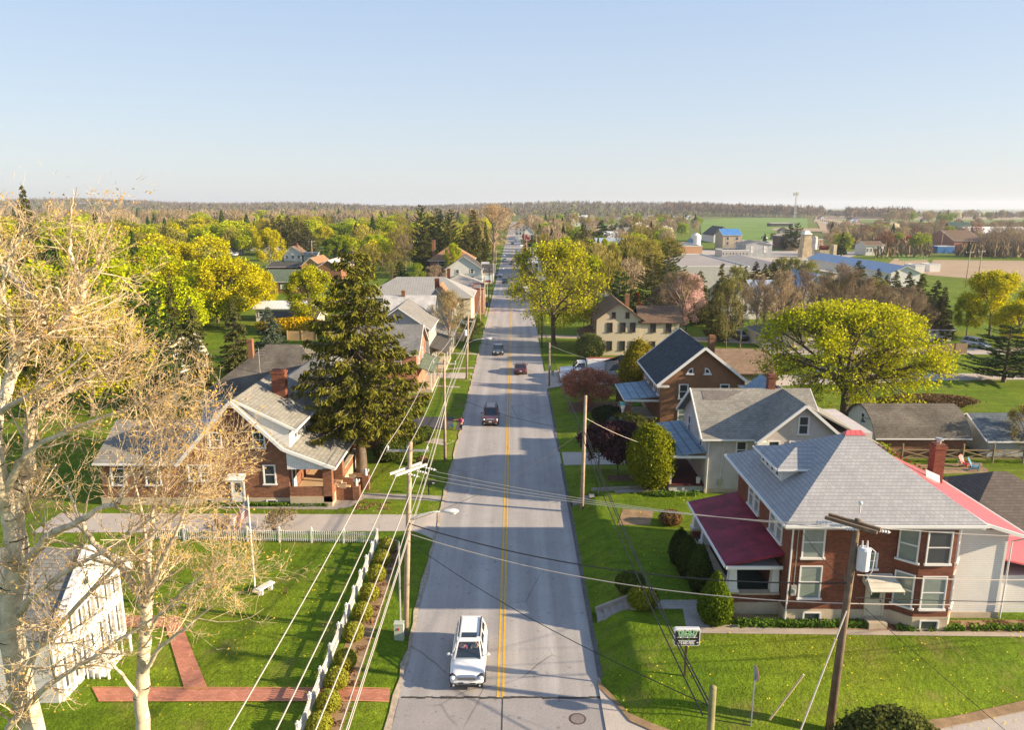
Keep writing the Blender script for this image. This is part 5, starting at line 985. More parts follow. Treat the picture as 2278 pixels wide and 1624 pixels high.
T('bud',870,560,11,70,'olive budding tree right of the spruce tip',OLV);T('bud',880,512,14,60,'budding olive tree left of the tall pines',OLV);T('bare',900,520,14,50,'bare tree at the left foot of the tall pines',BRN)
for a,b_,w_,lb in((934,455,50,'leftmost of the tall pines beyond the brown-roofed house'),(958,480,46,'shorter dark pine between the tall pines beyond the street'),(972,463,46,'middle one of the tall pines left of the street'),(1001,466,58,'broad rightmost pine of the tall group left of the street')):T('pine',a,b_,22,w_,lb,(.050,.075,.018),Y=275)
T('spruce',945,500,16,60,'dense dark conifer under the leftmost tall pine',SPR,Y=262);T('spruce',1000,505,16,56,'dense dark conifer under the broad pine',SPR,Y=262);T('spruce',1053,463,24,40,'tall dark spruce just left of the huge bare sycamore',SPR,Y=285);T('spruce',1035,500,20,40,'shorter dark spruce beside the tall one left of the street',SPR,Y=280);T('spruce',1080,488,20,17,'very narrow dark conifer beside the huge bare sycamore',SPR,Y=272)
T('bare',1112,455,24,150,'huge tan bare sycamore leaning over the street in the distance',(.50,.36,.21),base=(1096,583),vi=1);T('maple',1008,545,8,42,'small yellow-green tree behind the brown hip roof',YGR,Y=245);T('bare',968,590,8,60,'rounded brown bare bush beside the white corner house',TAN,Y=208);T('bud',929,588,8,40,'soft green conifer-like bush left of the bare bush',LIM,Y=200);T('spruce',890,580,9,40,'dark conifer behind the seam-metal roof',DKG,Y=200)
T('bare',1000,645,12,96,'thin straight young tree with fine twigs on the left verge',(.30,.24,.11),base=(1000,793),vi=0);T('bud',1050,706,5,62,'low budding tree beside the left footway',OLV,base=(1050,762));T('bud',962,770,4,50,'small bare crab tree in the second lawn on the left',BRN,base=(958,812));T('bud',1035,690,5,40,'dark green shrub tree by the brick shop wall',(.14,.17,.03),Y=152)
T('maple',1190,545,11,40,'small green tree beside the far street poles',LIM,Y=265);T('spruce',1185,520,10,26,'dark conifer by the street poles beyond the blue-roofed house',DKG,Y=330);T('bud',1175,560,9,30,'olive tree by the far street poles',OLV,Y=300)
T('maple',1262,545,15,60,'green tree crown behind the big green street tree',YGR);T('bud',1310,616,10,66,'dark olive tree at the right of the big street tree',(.17,.18,.03),Y=135);T('spruce',1297,497,17,62,'dark olive spruce right of the street poles',SPR);T('spruce',1282,515,15,50,'dark spruce left of the olive spruce beyond the street tree',DKG);T('spruce',1339,488,17,42,'tall dark fir left of the row of firs',DKG)
for i,a in enumerate((1360,1371,1382,1393,1404,1414)):T('spruce',a,498-(i%2)*3,12,20,'dark fir in the row before the flat tan school',DKG,group='row of firs before the school')
T('spruce',1258,518,10,22,'small fir at left end of the dark street-side firs',DKG);T('spruce',1240,519,10,24,'small fir beside the street-side firs',DKG)
T('bare',1330,540,13,64,'tan tree half yellow on top between the pole and the olive spruce',(.38,.32,.10),Y=200);T('maple',1345,535,12,28,'yellow-tipped tree behind the half-yellow tan tree',YGR,Y=230);T('bud',1362,540,11,36,'olive tree right of the tall pole',OLV,Y=225)
T('bud',1444,535,14,72,'big olive-yellow budding tree in the middle of the right side',(.36,.31,.04));T('pine',1492,537,15,78,'large olive pine left of the factory',(.11,.125,.02),Y=190);T('pine',1453,566,14,84,'dark olive pine in front of the budding tree',(.10,.10,.02),Y=165);T('pine',1380,602,13,92,'dark green spreading pine behind the cream farmhouse',(.045,.10,.02),Y=140);T('pine',1405,650,8,60,'low dark pine bough mass right of the spreading pine',(.05,.10,.02),Y=136)
T('bud',1417,652,8,22,'small crimson tree beside the dark green pine',(.35,.02,.03),Y=138);T('bare',1300,650,9,60,'bare bush left of the spreading pine',BRN,Y=140)
T('bare',1515,603,12,140,'spreading bare tree before the pink magnolia',(.34,.25,.15),base=(1515,750),vi=2);T('maple',1532,613,10,86,'pale pink flowering magnolia behind the bare tree',PNK,Y=140,name='magnolia_tree');T('spruce',1602,582,12,72,'brownish green spruce with bare lower trunk by the lane',(.14,.12,.03),base=(1597,757));T('spruce',1560,600,11,44,'olive conifer between magnolia and brownish spruce',SPR,Y=150)
T('bud',1475,640,9,80,'bare brown thicket behind the cream farmhouse wing',BRN,Y=142);T('pine',1640,680,7,50,'dark shrub conifer behind the small white garage',DKG,Y=145)
T('bare',1723,603,12,104,'tall bare tree with straight pale trunk behind the great maple',(.33,.25,.16),base=(1727,820),vi=0);T('bare',1879,588,12,116,'dark-limbed bare tree above the great maple',(.24,.18,.12),Y=125,vi=1)
for a,b_,w_,k in((1690,612,70,0),(1790,600,80,1),(1835,612,80,2),(1930,616,84,0),(1965,632,84,1),(2010,640,90,2),(2045,655,90,0),(1760,630,60,1),(1900,640,80,2)):T('bare',a,b_,10,w_,'bare grey-brown tree in the thicket above the great maple',BRN,vi=k,group='bare trees of the thicket above the great maple',Y=132+k*4)
for a,b_,w_ in((1683,580,32),(1704,585,28),(1725,582,30),(1660,590,30),(1745,590,36),(1913,578,42),(1955,596,36),(1996,600,34),(2026,603,36),(2053,608,40),(2087,622,44),(2104,636,36),(1975,610,30)):T('spruce',a,b_,10,w_,'dark cedar in the screen of evergreens before the factories',(.085,.09,.022),group='screen of dark cedars before the factories')
for i,(a,b_,w_) in enumerate(((1625,618,70),(1655,630,80),(1705,634,90),(1738,622,80),(1775,640,90),(1815,626,90),(1855,630,90),(1885,612,80),(1920,640,90),(1950,622,80),(1990,650,90),(2030,636,80),(2075,660,90))):T('bare' if i%3 else 'bud',a,b_,9,w_,'grey-brown bare tree in the lower thicket behind the great maple',(.25,.20,.13) if i%3 else(.24,.23,.06),vi=i,group='bare trees of the lower thicket',Y=118+(i*7)%22)
for a,b_,w_ in((1740,572,60),(1770,575,56),(1800,580,56),(1640,590,50)):T('bud',a,b_,11,w_,'olive budding tree in the screen before the factories',(.24,.24,.04),group='olive trees of the factory screen')
T('maple',2200,608,12,150,'bright yellow maple at the right edge above the lawn',YEL,base=(2200,752));T('maple',2262,672,11,120,'second bright yellow maple cut by the right edge',YEL,base=(2262,775));T('maple',2150,660,8,70,'yellow-green maple at the left foot of the bright yellow one',YGR,base=(2150,750));T('pine',2240,722,9,158,'broad dark green pine on the lawn at the right edge',(.045,.085,.025),base=(2232,850),vi=0);T('bud',2262,900,4,90,'feathery tan-green tree at the right edge behind the pen',(.34,.27,.08),base=(2275,1020))
T('spruce',1760,497,16,26,'dark conifer before the checkered building',DKG,Y=420);T('pine',1775,495,15,34,'dark pine beside the mill tower',DKG,Y=400);T('pine',1748,510,12,26,'low dark pine left of the mill tower',DKG,Y=410)
def shrub(name,label,cat,x,y,arr,col,mat=LEAF,z=None,group=None):
 v,f,mi=arr;me=np_mesh(name,v,f,[mat]);o=np_obj(name,me,(x,y,float(hgt(x,y)) if z is None else z));o.color=(*col,1);return tag(o,label,cat,group)
box_me=None
for i,(a,b_) in enumerate([(861.6,1214),(850,1243),(839,1277),(822,1320),(807,1362),(786,1407),(769,1468),(749,1512),(731,1562),(711,1612)]):
 x,y=gz(a,b_,.62)
 o=shrub('boxwood_ball',['clipped boxwood ball at the far end of the picket fence row','second clipped boxwood ball from the fence corner','third clipped boxwood ball from the fence corner','fourth clipped boxwood ball from the fence corner','fifth clipped boxwood ball from the fence corner','sixth clipped boxwood ball from the fence corner','shaded clipped boxwood ball, fourth from the near end of the row','clipped boxwood ball just beyond the brick path','clipped boxwood ball standing on the brick path edge','nearest clipped boxwood ball cut by the bottom of the view'][i],'shrub',x,y,bush(200+i,.56,.50,.54,3400,.065,.06),(.30,.30,.035),group='clipped boxwood balls along the picket fence')
P_=[('cone_shrub','bright green dwarf conical spruce by the porch of the red-brown brick house',11.35,37.75,bush(220,.98,.98,1.5,9000,.09,.10,cone=.72),(.115,.17,.012)),('yew_shrub','nearest dark upright yew beside the brick porch wall',11.3,41.2,bush(221,.75,.75,1.45,5000,.09,.12,cone=.45),(.055,.085,.015)),('yew_shrub','middle dark upright yew beside the brick porch wall',11.0,43.0,bush(222,.72,.72,1.35,5000,.09,.12,cone=.45),(.05,.075,.015)),('yew_shrub','farthest dark upright yew beside the brick porch wall',10.9,44.7,bush(223,.72,.75,1.2,5000,.09,.12,cone=.4),(.045,.065,.015)),('gold_shrub','rounded yellow-green shrub at the head of the concrete steps',7.55,39.3,bush(224,.85,.75,.62,4200,.085,.16),(.19,.21,.02)),('green_shrub','shaded rounded shrub behind the yellow-green one on the bank',7.1,41.1,bush(225,.85,.8,.6,4200,.09,.16),(.09,.12,.02)),('bronze_shrub','small bronze-leaved shrub on the lawn left of the crimson porch roof',11.6,50.9,bush(226,.75,.65,.5,2600,.09,.3),(.22,.13,.05))]
for nm,lb,x,y,arr,col in P_:shrub(nm,lb,'shrub',x,y,arr,col)
arb=bush(230,1.75,1.6,2.35,26000,.11,.30,cone=.22,cz=3.0);shrub('arborvitae','large golden-green arborvitae before the blue porch roof of the stucco house','shrub',11.3,57.6,arb,(.20,.22,.012))
m=MB();m.tube([(11.4,57.6,.7),(11.5,57.5,1.6),(11.2,57.6,2.6)],[.2,.15,.1],7)
mp=tree_kind('plum',lambda:decid(300,4.6,2.3,1.5,.10,(8,6,6,5),6,.15,.16,.012,low=-.1),BARK,LEAF)
plant_tree('plum_tree',mp,'dark purple-leaved plum tree in the lawn between the pole and the arborvitae','tree',9.05,61.0,1,0,(.085,.04,.045));plant_tree('plum_tree',mp,'second dark purple plum tree behind and left of the first','tree',7.6,66.3-3,.86,2,(.09,.042,.045))
cr=tree_kind('crab',lambda:decid(301,4.2,3.5,1.0,.16,(11,8,7,6),4,.11,.2,.012,low=.0,leader=False),BARK_T,LEAF,TWIG)
c_=G(1311,905);plant_tree('crab_tree',cr,'low wide crab tree with reddish buds in a mulched bed before the utility trucks','tree',c_[0],c_[1],1.02,0,(.46,.20,.12))
T('spruce',1360,925,3.5,44,'small blue spruce behind the purple plum',(.13,.17,.13),base=(1362,985));shrub('round_yew','dark mounded yew by the porch of the tan brick house','shrub',*G(1352,940)[:2],bush(240,1.7,1.5,.9,5000,.12,.15),(.03,.045,.015));shrub('rhododendron','loose dark green shrub against the brick porch wall','shrub',*G(1398,962)[:2],bush(241,1.9,1.3,1.0,5000,.13,.3),(.09,.10,.025))
shrub('juniper','tall golden-green juniper left of the dark blue roof','shrub',*G(1420,868)[:2],bush(242,2.2,2.0,3.1,15000,.17,.45,cone=.35,cz=2.9),(.27,.23,.02));shrub('lilac','rounded olive-green shrub in front of the cream farmhouse','shrub',*G(1312,800)[:2],bush(243,1.95,1.8,1.9,9000,.18,.3,cz=1.9),(.17,.19,.05));shrub('corner_shrub','narrow dark shrub at the corner of the tan brick house','shrub',*G(1532,958)[:2],bush(244,.55,.5,1.0,2500,.12,.1,cone=.4),(.035,.06,.015))
shrub('laurel','bright yellow-green shrub at the right foot of the grey hip roof beyond the fence','shrub',32.3,63.5,bush(245,1.6,1.4,1.2,6000,.14,.35),(.22,.26,.02));shrub('bare_hedge','low tangled bare hedge on the sunny lawn behind the barn-roofed garage','hedge',*G(2060,905)[:2],bush(246,5.2,1.2,.75,6000,.14,.4),(.17,.11,.06))
for i,(x,y,r_,h_,lb) in enumerate([(-10.8,67.3,1.4,.85,'clipped dark yew nearest the spruce trunk'),(-10.2,70.0,1.6,.95,'largest clipped dark yew in the curved bed'),(-8.9,72.4,1.1,.8,'clipped dark yew in the middle of the curved bed'),(-8.0,73.4,.85,.7,'rightmost clipped dark yew of the curved bed')]):shrub('clipped_yew',lb,'shrub',x-1.2,y,bush(250+i,r_,r_,h_,4200,.11,.10),(.075,.10,.018),group='clipped yews by the red brick house')
for i,(px,py) in enumerate([(893,862),(898,850),(903,840),(908,828)]):x,y=G(px,py)[:2];shrub('box_hedge',['clipped dark box nearest in the row by the brick porch house','second clipped dark box in the row by the brick porch house','third clipped dark box in the row by the brick porch house','farthest clipped dark box in the row by the brick porch house'][i],'shrub',x,y,bush(260+i,.95,.9,.75,2600,.12,.08),(.07,.095,.018),group='clipped boxes by the brick porch house')
x,y=G(886,873)[:2];shrub('gold_yew','rounded golden-green shrub at the near end of the clipped boxes','shrub',x,y,bush(270,1.5,1.4,1.1,5000,.12,.1),(.24,.24,.02))
x,y=G(629,1190)[:2];st=tree_kind('cutshrub',lambda:decid(302,1.9,1.5,.2,.07,(12,7,5),1,.09,.1,.012,low=.3,leader=False),BARK_T,LEAF);plant_tree('bare_shrub',st,'bare twiggy shrub between the drive and the picket fence','shrub',x,y,1,0,(.24,.18,.06));plant_tree('bare_shrub',st,'bare twiggy shrub farther left along the picket fence','shrub',-21.6,50.4,.8,2,(.26,.17,.08))
shrub('tan_bush','small tan bush beside the second utility pole','shrub',-8.6,65.9,bush(275,.55,.5,.42,1500,.07,.3),(.30,.20,.08));shrub('near_shrub','dark evergreen shrub at the bottom edge right of the leaning pole','shrub',15.6,26.9,bush(276,2.0,1.3,1.6,8000,.12,.3),(.10,.115,.03))
def cover(name,label,regs,col,size,zmax,seed):
 rg=np.random.default_rng(seed);Cs=[]
 for x0,x1,y0,y1,n in regs:
  kx=rg.uniform(x0,x1,max(3,n//30));ky=rg.uniform(y0,y1,max(3,n//30));k=rg.integers(0,len(kx),n);xx=kx[k]+rg.normal(0,.14,n);yy=np.clip(ky[k]+rg.normal(0,.10,n),y0,y1);Cs.append(np.stack([xx,yy,hgt(xx,yy)+rg.uniform(.03,zmax,n)],-1))
 v,f=leaf_quads(np.concatenate(Cs),size,rg);o=np_obj(name,np_mesh(name,v,f,[LEAF]));o.color=(*col,1);tag(o,label,'ground cover',kind='stuff')
cover('bed_leaves','low green bed plants along the foot of the brick houses',[(12.8,19.6,37.1,37.7,3600),(21,31,36.8,37.2,1800),(-25.5,-15.3,55.95,56.3,4200),(11,15,56.0,56.8,900),(-12,-8,66,70,300)],(.13,.22,.03),.10,.30,5)
cover('dead_leaves','brown leaf litter in the beds along the fence and houses',[(-9.4,-8.1,28,49,2600),(20.9,31,36.8,37.9,1600),(-12.9,-10,55.2,57,500)],(.28,.16,.08),.07,.05,6)
# ---- trees farther out: own object each, crown and trunk in one small mesh (too small to show parts)
def lowtree(seed,H,Rr,n,ls,kind):
 rg=np.random.default_rng(seed)
 if kind=='con':
  z=1-rg.random(n)**.6;q=1-z;r=Rr*q**.85*np.sqrt(rg.uniform(.25,1,n));a=rg.uniform(0,6.283,n);C_=np.stack([r*np.cos(a),r*np.sin(a),.08*H+z*H*.92],-1);v,f=leaf_quads(C_,ls,rg,.7)
 elif kind=='bare':
  (wv,wf),(cv,cf,ci)=decid(seed,H,Rr,H*.3,.25,(8,5,5),0,.1,.1,.05,wood_n=3,low=.1);v,f,mi=merge([(wv,wf,1),(cv,cf,0)])
  rgc=rg.normal(size=(n,3));d=norm(rgc)*(rg.random((n,1))**.4)*.95;C_=d*np.array([Rr,Rr,H*.36])+np.array([0,0,H*.64]);N=norm(rg.normal(size=(n,3))*np.array([1,1,.15]));a=norm(np.array([0,0,1.])+rg.normal(0,.35,(n,3)))*ls*.8;b=norm(np.cross(N,a))*ls*.10
  v2=np.stack([C_-a-b,C_-a+b,C_+a+b*.4,C_+a-b*.4],1).reshape(-1,3);v,f,mi=merge([(v,f,0),(v2,np.arange(4*n).reshape(-1,4),0)]);f0=mi
  return np_mesh('far_bare',v,f,[TWIG,BARK_T],np.zeros(len(f),int))
 else:
  nl=14;L=norm(rg.normal(size=(nl,3))+np.array([0,0,.25]))*rg.uniform(.45,.72,(nl,1));k=rg.integers(0,nl,n);d=norm(rg.normal(size=(n,3)))*rg.uniform(.28,.44,(n,1));C_=(L[k]+d)*np.array([Rr,Rr,H*.42])+np.array([0,0,H*.58]);v,f=leaf_quads(C_,ls,rg)
 tv,tf=seg_mesh(np.array([[0,0,-.5]]),np.array([[0,0,H*.6]]),np.array([.3]),np.array([.12]),5);v,f,mi=merge([(v,f,0),(tv,tf,1)]);return np_mesh('far_'+kind,v,f,[NEEDLE if kind=='con' else LEAF,BARK],mi)
LO={'leaf':[lowtree(400+i,13,5.6,3200,.40,'leaf') for i in range(4)],'con':[lowtree(410+i,14,3.0,2000,.48,'con') for i in range(3)],'bare':[lowtree(420+i,14,5.4,1000,.8,'bare') for i in range(4)]}
frg=random.Random(9);NAMES={'bud':'budding_tree','leaf':'leafy_tree','con':'evergreen_tree','bare':'bare_tree'}
cnt={'bud':0,'leaf':0,'con':0,'bare':0}
def far_tree(kind,x,y,s,col,label,group):
 nk='bud' if kind=='bare' and col==OLV else kind;cnt[nk]+=1;o=bpy.data.objects.new(NAMES[nk],frg.choice(LO[kind]));C.objects.link(o);o.location=(x,y,float(hgt(x,y))-.2);o.rotation_euler=(0,0,frg.uniform(0,6.28));o.scale=(s*frg.uniform(.85,1.2),s*frg.uniform(.85,1.2),s*frg.uniform(.9,1.12))
 j=frg.uniform(.8,1.2);o.color=(min(col[0]*j,.8),min(col[1]*j,.8),col[2]*j,1);tag(o,label,'tree',group)
def scatter(pxs,yrange,n,mix,label,group,s=(0.8,1.15),avoid=()):
 """n trees between two lines of sight and two distances"""
 k=0;tries=0
 while k<n and tries<n*30:
  tries+=1;Y_=yrange[0]+(yrange[1]-yrange[0])*frg.random()**.8;px=frg.uniform(*pxs);x=(px-1144)/1680.0*Y_*1.0
  bad=any(a[0]<x/Y_<a[1] and a[2]<Y_<a[3] for a in avoid)
  if bad or abs(x)<11:continue
  r=frg.random();acc=0
  for kind,p_,col in mix:
   acc+=p_
   if r<acc:break
  nm={'leaf':' leafy spring tree ','con':' dark evergreen ','bare':' bare brown tree '}[kind]
  nm=' budding olive tree ' if col==OLV else nm;far_tree(kind,x,Y_,frg.uniform(*s),col,label%nm.strip(),group%nm.strip());k+=1
A_=lambda pl,pr:((pl-1144)/1680.0,(pr-1144)/1680.0)
left_open=[(*A_(470,730),120,362),(*A_(890,1088),250,300),(*A_(490,545),200,330),(*A_(350,430),140,330),(*A_(560,720),255,345),(*A_(655,760),340,440),(*A_(495,560),300,330),(*A_(575,770),170,255)]
NEAR_=[('leaf',.55,YGR),('leaf',.2,YEL),('leaf',.13,(.26,.25,.04)),('con',.12,PIN)]
scatter((-140,330),(92,200),46,NEAR_,'%s in the close wood behind the cape house wing','%ss of the close wood at left',(.8,1.1),[(*A_(340,420),80,130)])
scatter((330,560),(128,235),26,NEAR_,'%s among the garden trees above the dark spruces at left','%ss among the left garden trees',(.65,.95),[(*A_(470,560),120,240)])
scatter((-120,240),(150,330),62,[('leaf',.50,YGR),('leaf',.15,YEL),('leaf',.2,(.27,.25,.05)),('con',.15,PIN)],'%s in the thick woods behind the big sycamore','%ss in the woods behind the sycamore',(1.0,1.45),left_open)
scatter((230,600),(225,480),60,[('leaf',.40,YGR),('leaf',.2,YEL),('leaf',.12,(.27,.26,.05)),('bare',.13,OLV),('con',.15,PIN)],'%s in the wooded blocks left of the white cottages','%ss left of the white cottages',(.95,1.3),left_open)
scatter((700,1090),(265,420),40,[('leaf',.3,YGR),('bare',.4,OLV),('leaf',.12,YEL),('con',.18,PIN)],'%s in the gardens behind the spruce tip','%ss behind the spruce tip',(.8,1.1),left_open)
scatter((560,1085),(350,640),84,[('leaf',.30,YGR),('leaf',.12,YEL),('bare',.34,OLV),('con',.24,PIN)],'%s in the wooded slope beyond the left cottages','%ss on the slope beyond the left cottages',(.9,1.3),left_open)
scatter((-150,700),(480,1000),120,[('leaf',.34,YGR),('bare',.5,TAN),('con',.16,PIN)],'%s in the far woods on the left','%ss of the far left woods',(1.1,1.5))
scatter((700,1120),(640,1200),80,[('leaf',.22,YGR),('bare',.56,TAN),('con',.22,DKG)],'%s in the far woods left of the street end','%ss of the far woods left of the street',(1.0,1.4))
open_r=[(*A_(1552,1812),500,1450),(*A_(1500,1960),150,560),(*A_(1840,2060),150,262),(*A_(1880,2300),262,330),(*A_(2040,2420),175,345),(*A_(1500,1700),560,600),(*A_(1820,1930),560,1400),(*A_(1255,1385),560,760),(*A_(1320,1500),440,560),(*A_(1500,1580),280,460),(*A_(1322,1412),300,390)]
scatter((1190,1560),(170,330),46,[('bare',.45,OLV),('leaf',.2,YGR),('con',.2,SPR),('bare',.15,TAN)],'%s on the right between the street and the factories','%ss between street and factories',(.75,1.05),open_r)
scatter((1160,1560),(330,900),150,[('bare',.40,TAN),('leaf',.14,LIM),('con',.20,DKG),('leaf',.05,WHB),('bare',.21,OLV)],'%s in the tree-filled valley right of the street','%ss of the valley right of the street',(.8,1.15),open_r)
scatter((1850,2420),(345,760),175,[('bare',.62,TAN),('bare',.14,RST),('leaf',.12,(.26,.30,.03)),('leaf',.03,WHB),('con',.09,DKG)],'%s in the brown wood beyond the stubble field','%ss of the brown wood at right',(.6,.88),[(*A_(1895,1975),300,430),(*A_(2070,2160),300,520)])
scatter((1960,2420),(900,1500),60,[('bare',.6,TAN),('leaf',.15,LIM),('con',.22,DKG),('leaf',.03,WHB)],'%s around the hillside estate on the right','%ss of the hillside estate',(1.0,1.4))
scatter((1620,1800),(430,560),8,[('con',.7,DKG),('leaf',.3,OLV)],'small %s beside the far car park','small %ss by the far car park',(.35,.5))
for i in range(22):a=i/21;p=G(1826+a*92,491+a*25);far_tree('con',p[0],p[1],.32,DKG,'low dark conifer in the hedge line beside the far country road','hedge line conifers by the country road')
for px,py,s_,c,lb in((1213,520,.9,(.40,.30,.10),'tan-olive tree on the small green right of the street end'),(1248,505,1.0,YGR,'yellow-topped tree at the back of the small green'),(1272,507,.9,WHB,'round white blossoming tree beside the small green'),(1180,510,.8,(.45,.20,.18),'pink-red tree beside the tall white house at the street end'),(1170,545,.5,(.35,.06,.09),'dark pink bush behind the red canopy'),(1360,480,.8,WHB,'white blossoming tree in the valley centre'),(1440,476,.9,WHB,'pale blossoming tree in the valley right of centre'),(2045,566,.9,(.30,.36,.03),'lime green willow left of the blue container'),(2020,560,.7,(.42,.09,.05),'red budding tree by the stubble field'),(1935,545,.6,YGR,'yellow-green tree above the white office')):
 p=G(px,py);far_tree('leaf',p[0],p[1],s_,c,lb,None)
def woods(name,label,px0,px1,y0,y1,n,col,kind,seed,H=15,q=16,cond=None):
 rg=np.random.default_rng(seed);Y_=rg.uniform(y0,y1,n);X_=(rg.uniform(px0,px1,n)-1144)/1680*Y_
 if cond is not None:k=cond(X_,Y_);X_,Y_=X_[k],Y_[k];n=len(X_)
 Z_=hgt(X_,Y_);hh=H*rg.uniform(.8,1.2,n);ix=np.repeat(np.arange(n),q);m_=len(ix);d=norm(rg.normal(size=(m_,3)))*rg.random((m_,1))**.4
 R_=np.array([5.2,5.2,1.]) if kind!='con' else np.array([3.2,3.2,1.]);C_=d*R_;C_[:,2]=d[:,2]*hh[ix]*.34+hh[ix]*.64
 if kind=='con':C_[:,:2]*=(1.25-.8*(d[:,2:3]*.5+.5))
 C_+=np.stack([X_[ix],Y_[ix],Z_[ix]],-1)
 if kind=='bare':
  N=norm(rg.normal(size=(m_,3))*np.array([1,1,.1]));a=norm(np.array([0,0,1.])+rg.normal(0,.3,(m_,3)))*2.3;b=norm(np.cross(N,a))*.42;v=np.stack([C_-a-b,C_-a+b,C_+a+b*.4,C_+a-b*.4],1).reshape(-1,3);f=np.arange(m_*4).reshape(-1,4)
 else:v,f=leaf_quads(C_,2.3,rg)
 b0=np.stack([X_,Y_,Z_-1],-1);b1=b0+np.stack([np.zeros(n),np.zeros(n),hh*.7],-1);tv,tf=seg_mesh(b0,b1,np.full(n,.35),np.full(n,.15),3);v,f,mi=merge([(v,f,0),(tv,tf,0)])
 o=np_obj(name,np_mesh(name,v,f,[TWIG if kind=='bare' else LEAF]));o.color=(*col,1);tag(o,label,'woods',kind='stuff')
keep=lambda X_,Y_:~((X_/Y_>A_(1552,0)[0])&(X_/Y_<A_(1900,0)[0])&(Y_<1500))&~((X_/Y_>A_(1900,0)[0])&(Y_<1420))
woods('ridge_woods','bare brown woods covering the far ridges along the skyline',-200,2500,1250,2900,6500,(.150,.122,.105),'bare',1,17,20,keep)
woods('ridge_greens','pale green trees mixed into the far ridge woods',-200,2400,1150,2400,900,(.26,.27,.08),'leaf',2,15,16,keep)
woods('ridge_evergreens','dark evergreens mixed into the far ridge woods',-200,2500,1200,2800,800,(.045,.065,.03),'con',3,16,14,keep)
woods('left_ridge_woods','bare brown woods on the left rise below the skyline',-250,1130,900,1500,1500,(.22,.175,.105),'bare',4,16,26)
woods('centre_woods','tall bare wood on the rise behind the sports field',1480,1830,1460,1700,520,(.18,.135,.10),'bare',5,24,40)
woods('right_ridge_woods','bare wood around the distant water tower',1880,2030,1380,1600,260,(.19,.14,.10),'bare',6,22,34)
woods('brown_undergrowth','brown undergrowth filling the wood beyond the stubble field',1880,2420,345,760,800,(.22,.165,.10),'bare',7,5,22,lambda X_,Y_:~((X_/Y_>A_(2070,0)[0])&(X_/Y_<A_(2160,0)[0])&(Y_<480))&~((X_/Y_<A_(1975,0)[0])&(Y_<420)))
print('far trees',cnt)
# ================================================================== POLES, WIRES, LAMPS
M_POLE=M('pole_wood',(.36,.28,.205),.9,var=.25,vs=2.5);M_POLED=M('pole_wood_dark',(.16,.115,.075),.9,var=.3,vs=2.5);M_ARM=M('crossarm_wood',(.58,.52,.46),.85,var=.2,vs=3);M_PORC=M('porcelain',(.62,.62,.62),.3,var=.05)
M_WIRE=M('bare_wire',(.52,.47,.40),.45,metal=.25,var=0);M_CABLE=M('black_cable',(.025,.025,.025),.6,var=0);M_LAMP=M('lamp_housing',(.60,.61,.62),.4,var=.05)
def pole(x,y,h,label,lean=(0,0),r=.15,mat=M_POLE,name='utility_pole',group=None,z=None):
 z=float(hgt(x,y)) if z is None else z;t=thing(name,label,'utility pole',(x,y,z),group)
 m=MB();m.tube([(x,y,z-.3),(x+lean[0]*.5,y+lean[1]*.5,z+h*.5),(x+lean[0],y+lean[1],z+h)],[r,r*.85,r*.68],10);m.obj('pole',mat,t,smooth=True);return t
def arm(t,c,d,w,dbl=False,pins=3,mat=M_ARM,s=.1):
 c=Vector(c);d=unit(d);n=Vector((-d.y,d.x,0))
 for k in((-1,1) if dbl else(1,)):
  m=MB();m.bar(c-d*w/2+n*k*.2,c+d*w/2+n*k*.2,s,s*1.25);m.obj('crossarm',mat,t)
 for i in range(pins):
  p=c+d*(w*(i/max(1,pins-1)-.5)*.92)+n*.2;m=MB();m.cyl(p.x,p.y,p.z+.05,p.z+.16,.025,6);m.cyl(p.x,p.y,p.z+.16,p.z+.24,.07,8,r2=.05);m.cyl(p.x,p.y,p.z+.24,p.z+.3,.05,8,r2=.03);m.obj('insulator',M_PORC,t)
def string_ins(t,p,d,L=.8):
 p=Vector(p);d=unit(d);m=MB();m.tube([p,p+d*L],.02,5)
 for i in range(4):q=p+d*(L*(.3+.17*i));m.tube([q,q+d*.05,q+d*.09],[.075,.06,.03],8)
 m.obj('strain_insulator',M_PORC,t)
def lamp(t,p,L,rise=.5,z=0):
 p=Vector(p);m=MB();m.tube([p,p+Vector((L*.35,0,rise*.75)),p+Vector((L*.7,0,rise)),p+Vector((L,0,rise*1.05))],.035,7);m.obj('lamp_arm',M_LAMP,t,smooth=True)
 e=p+Vector((L,0,rise*1.05));m=MB();m.loft([[(e.x+a,e.y+w_*math.cos(k*math.pi/5),e.z+.02+h_*math.sin(k*math.pi/5)) for k in range(10)] for a,w_,h_ in((-.15,.05,.05),(.0,.1,.08),(.25,.16,.12),(.55,.17,.13),(.72,.10,.08),(.78,.02,.02))]);h=m.obj('lamp_head',M_LAMP,t,smooth=True)
 m=MB();m.ball((e.x+.45,e.y,e.z-.09),.2,.13,.09,10,6);m.obj('lens',M('lamp_lens',(.7,.7,.66),.2),h)
L1=pole(-6.2,37.8,11.5,'tall weathered utility pole with two crossarms and a street lamp, nearest on the left verge',(.62,.1),.17)
arm(L1,(-5.75,37.75,11.05),(1,.02,0),2.3,s=.09,mat=M('steel_arm',(.33,.33,.34),.5,metal=.3));arm(L1,(-5.72,37.8,10.05),(.62,.75,0),2.3,True,0)
for k in(-.9,0,.9):string_ins(L1,(-5.5+.45*k,37.9+.55*k,9.95),(1,-.28,-.12),.9)
lamp(L1,(-5.95,37.8,6.95),2.15,.62)
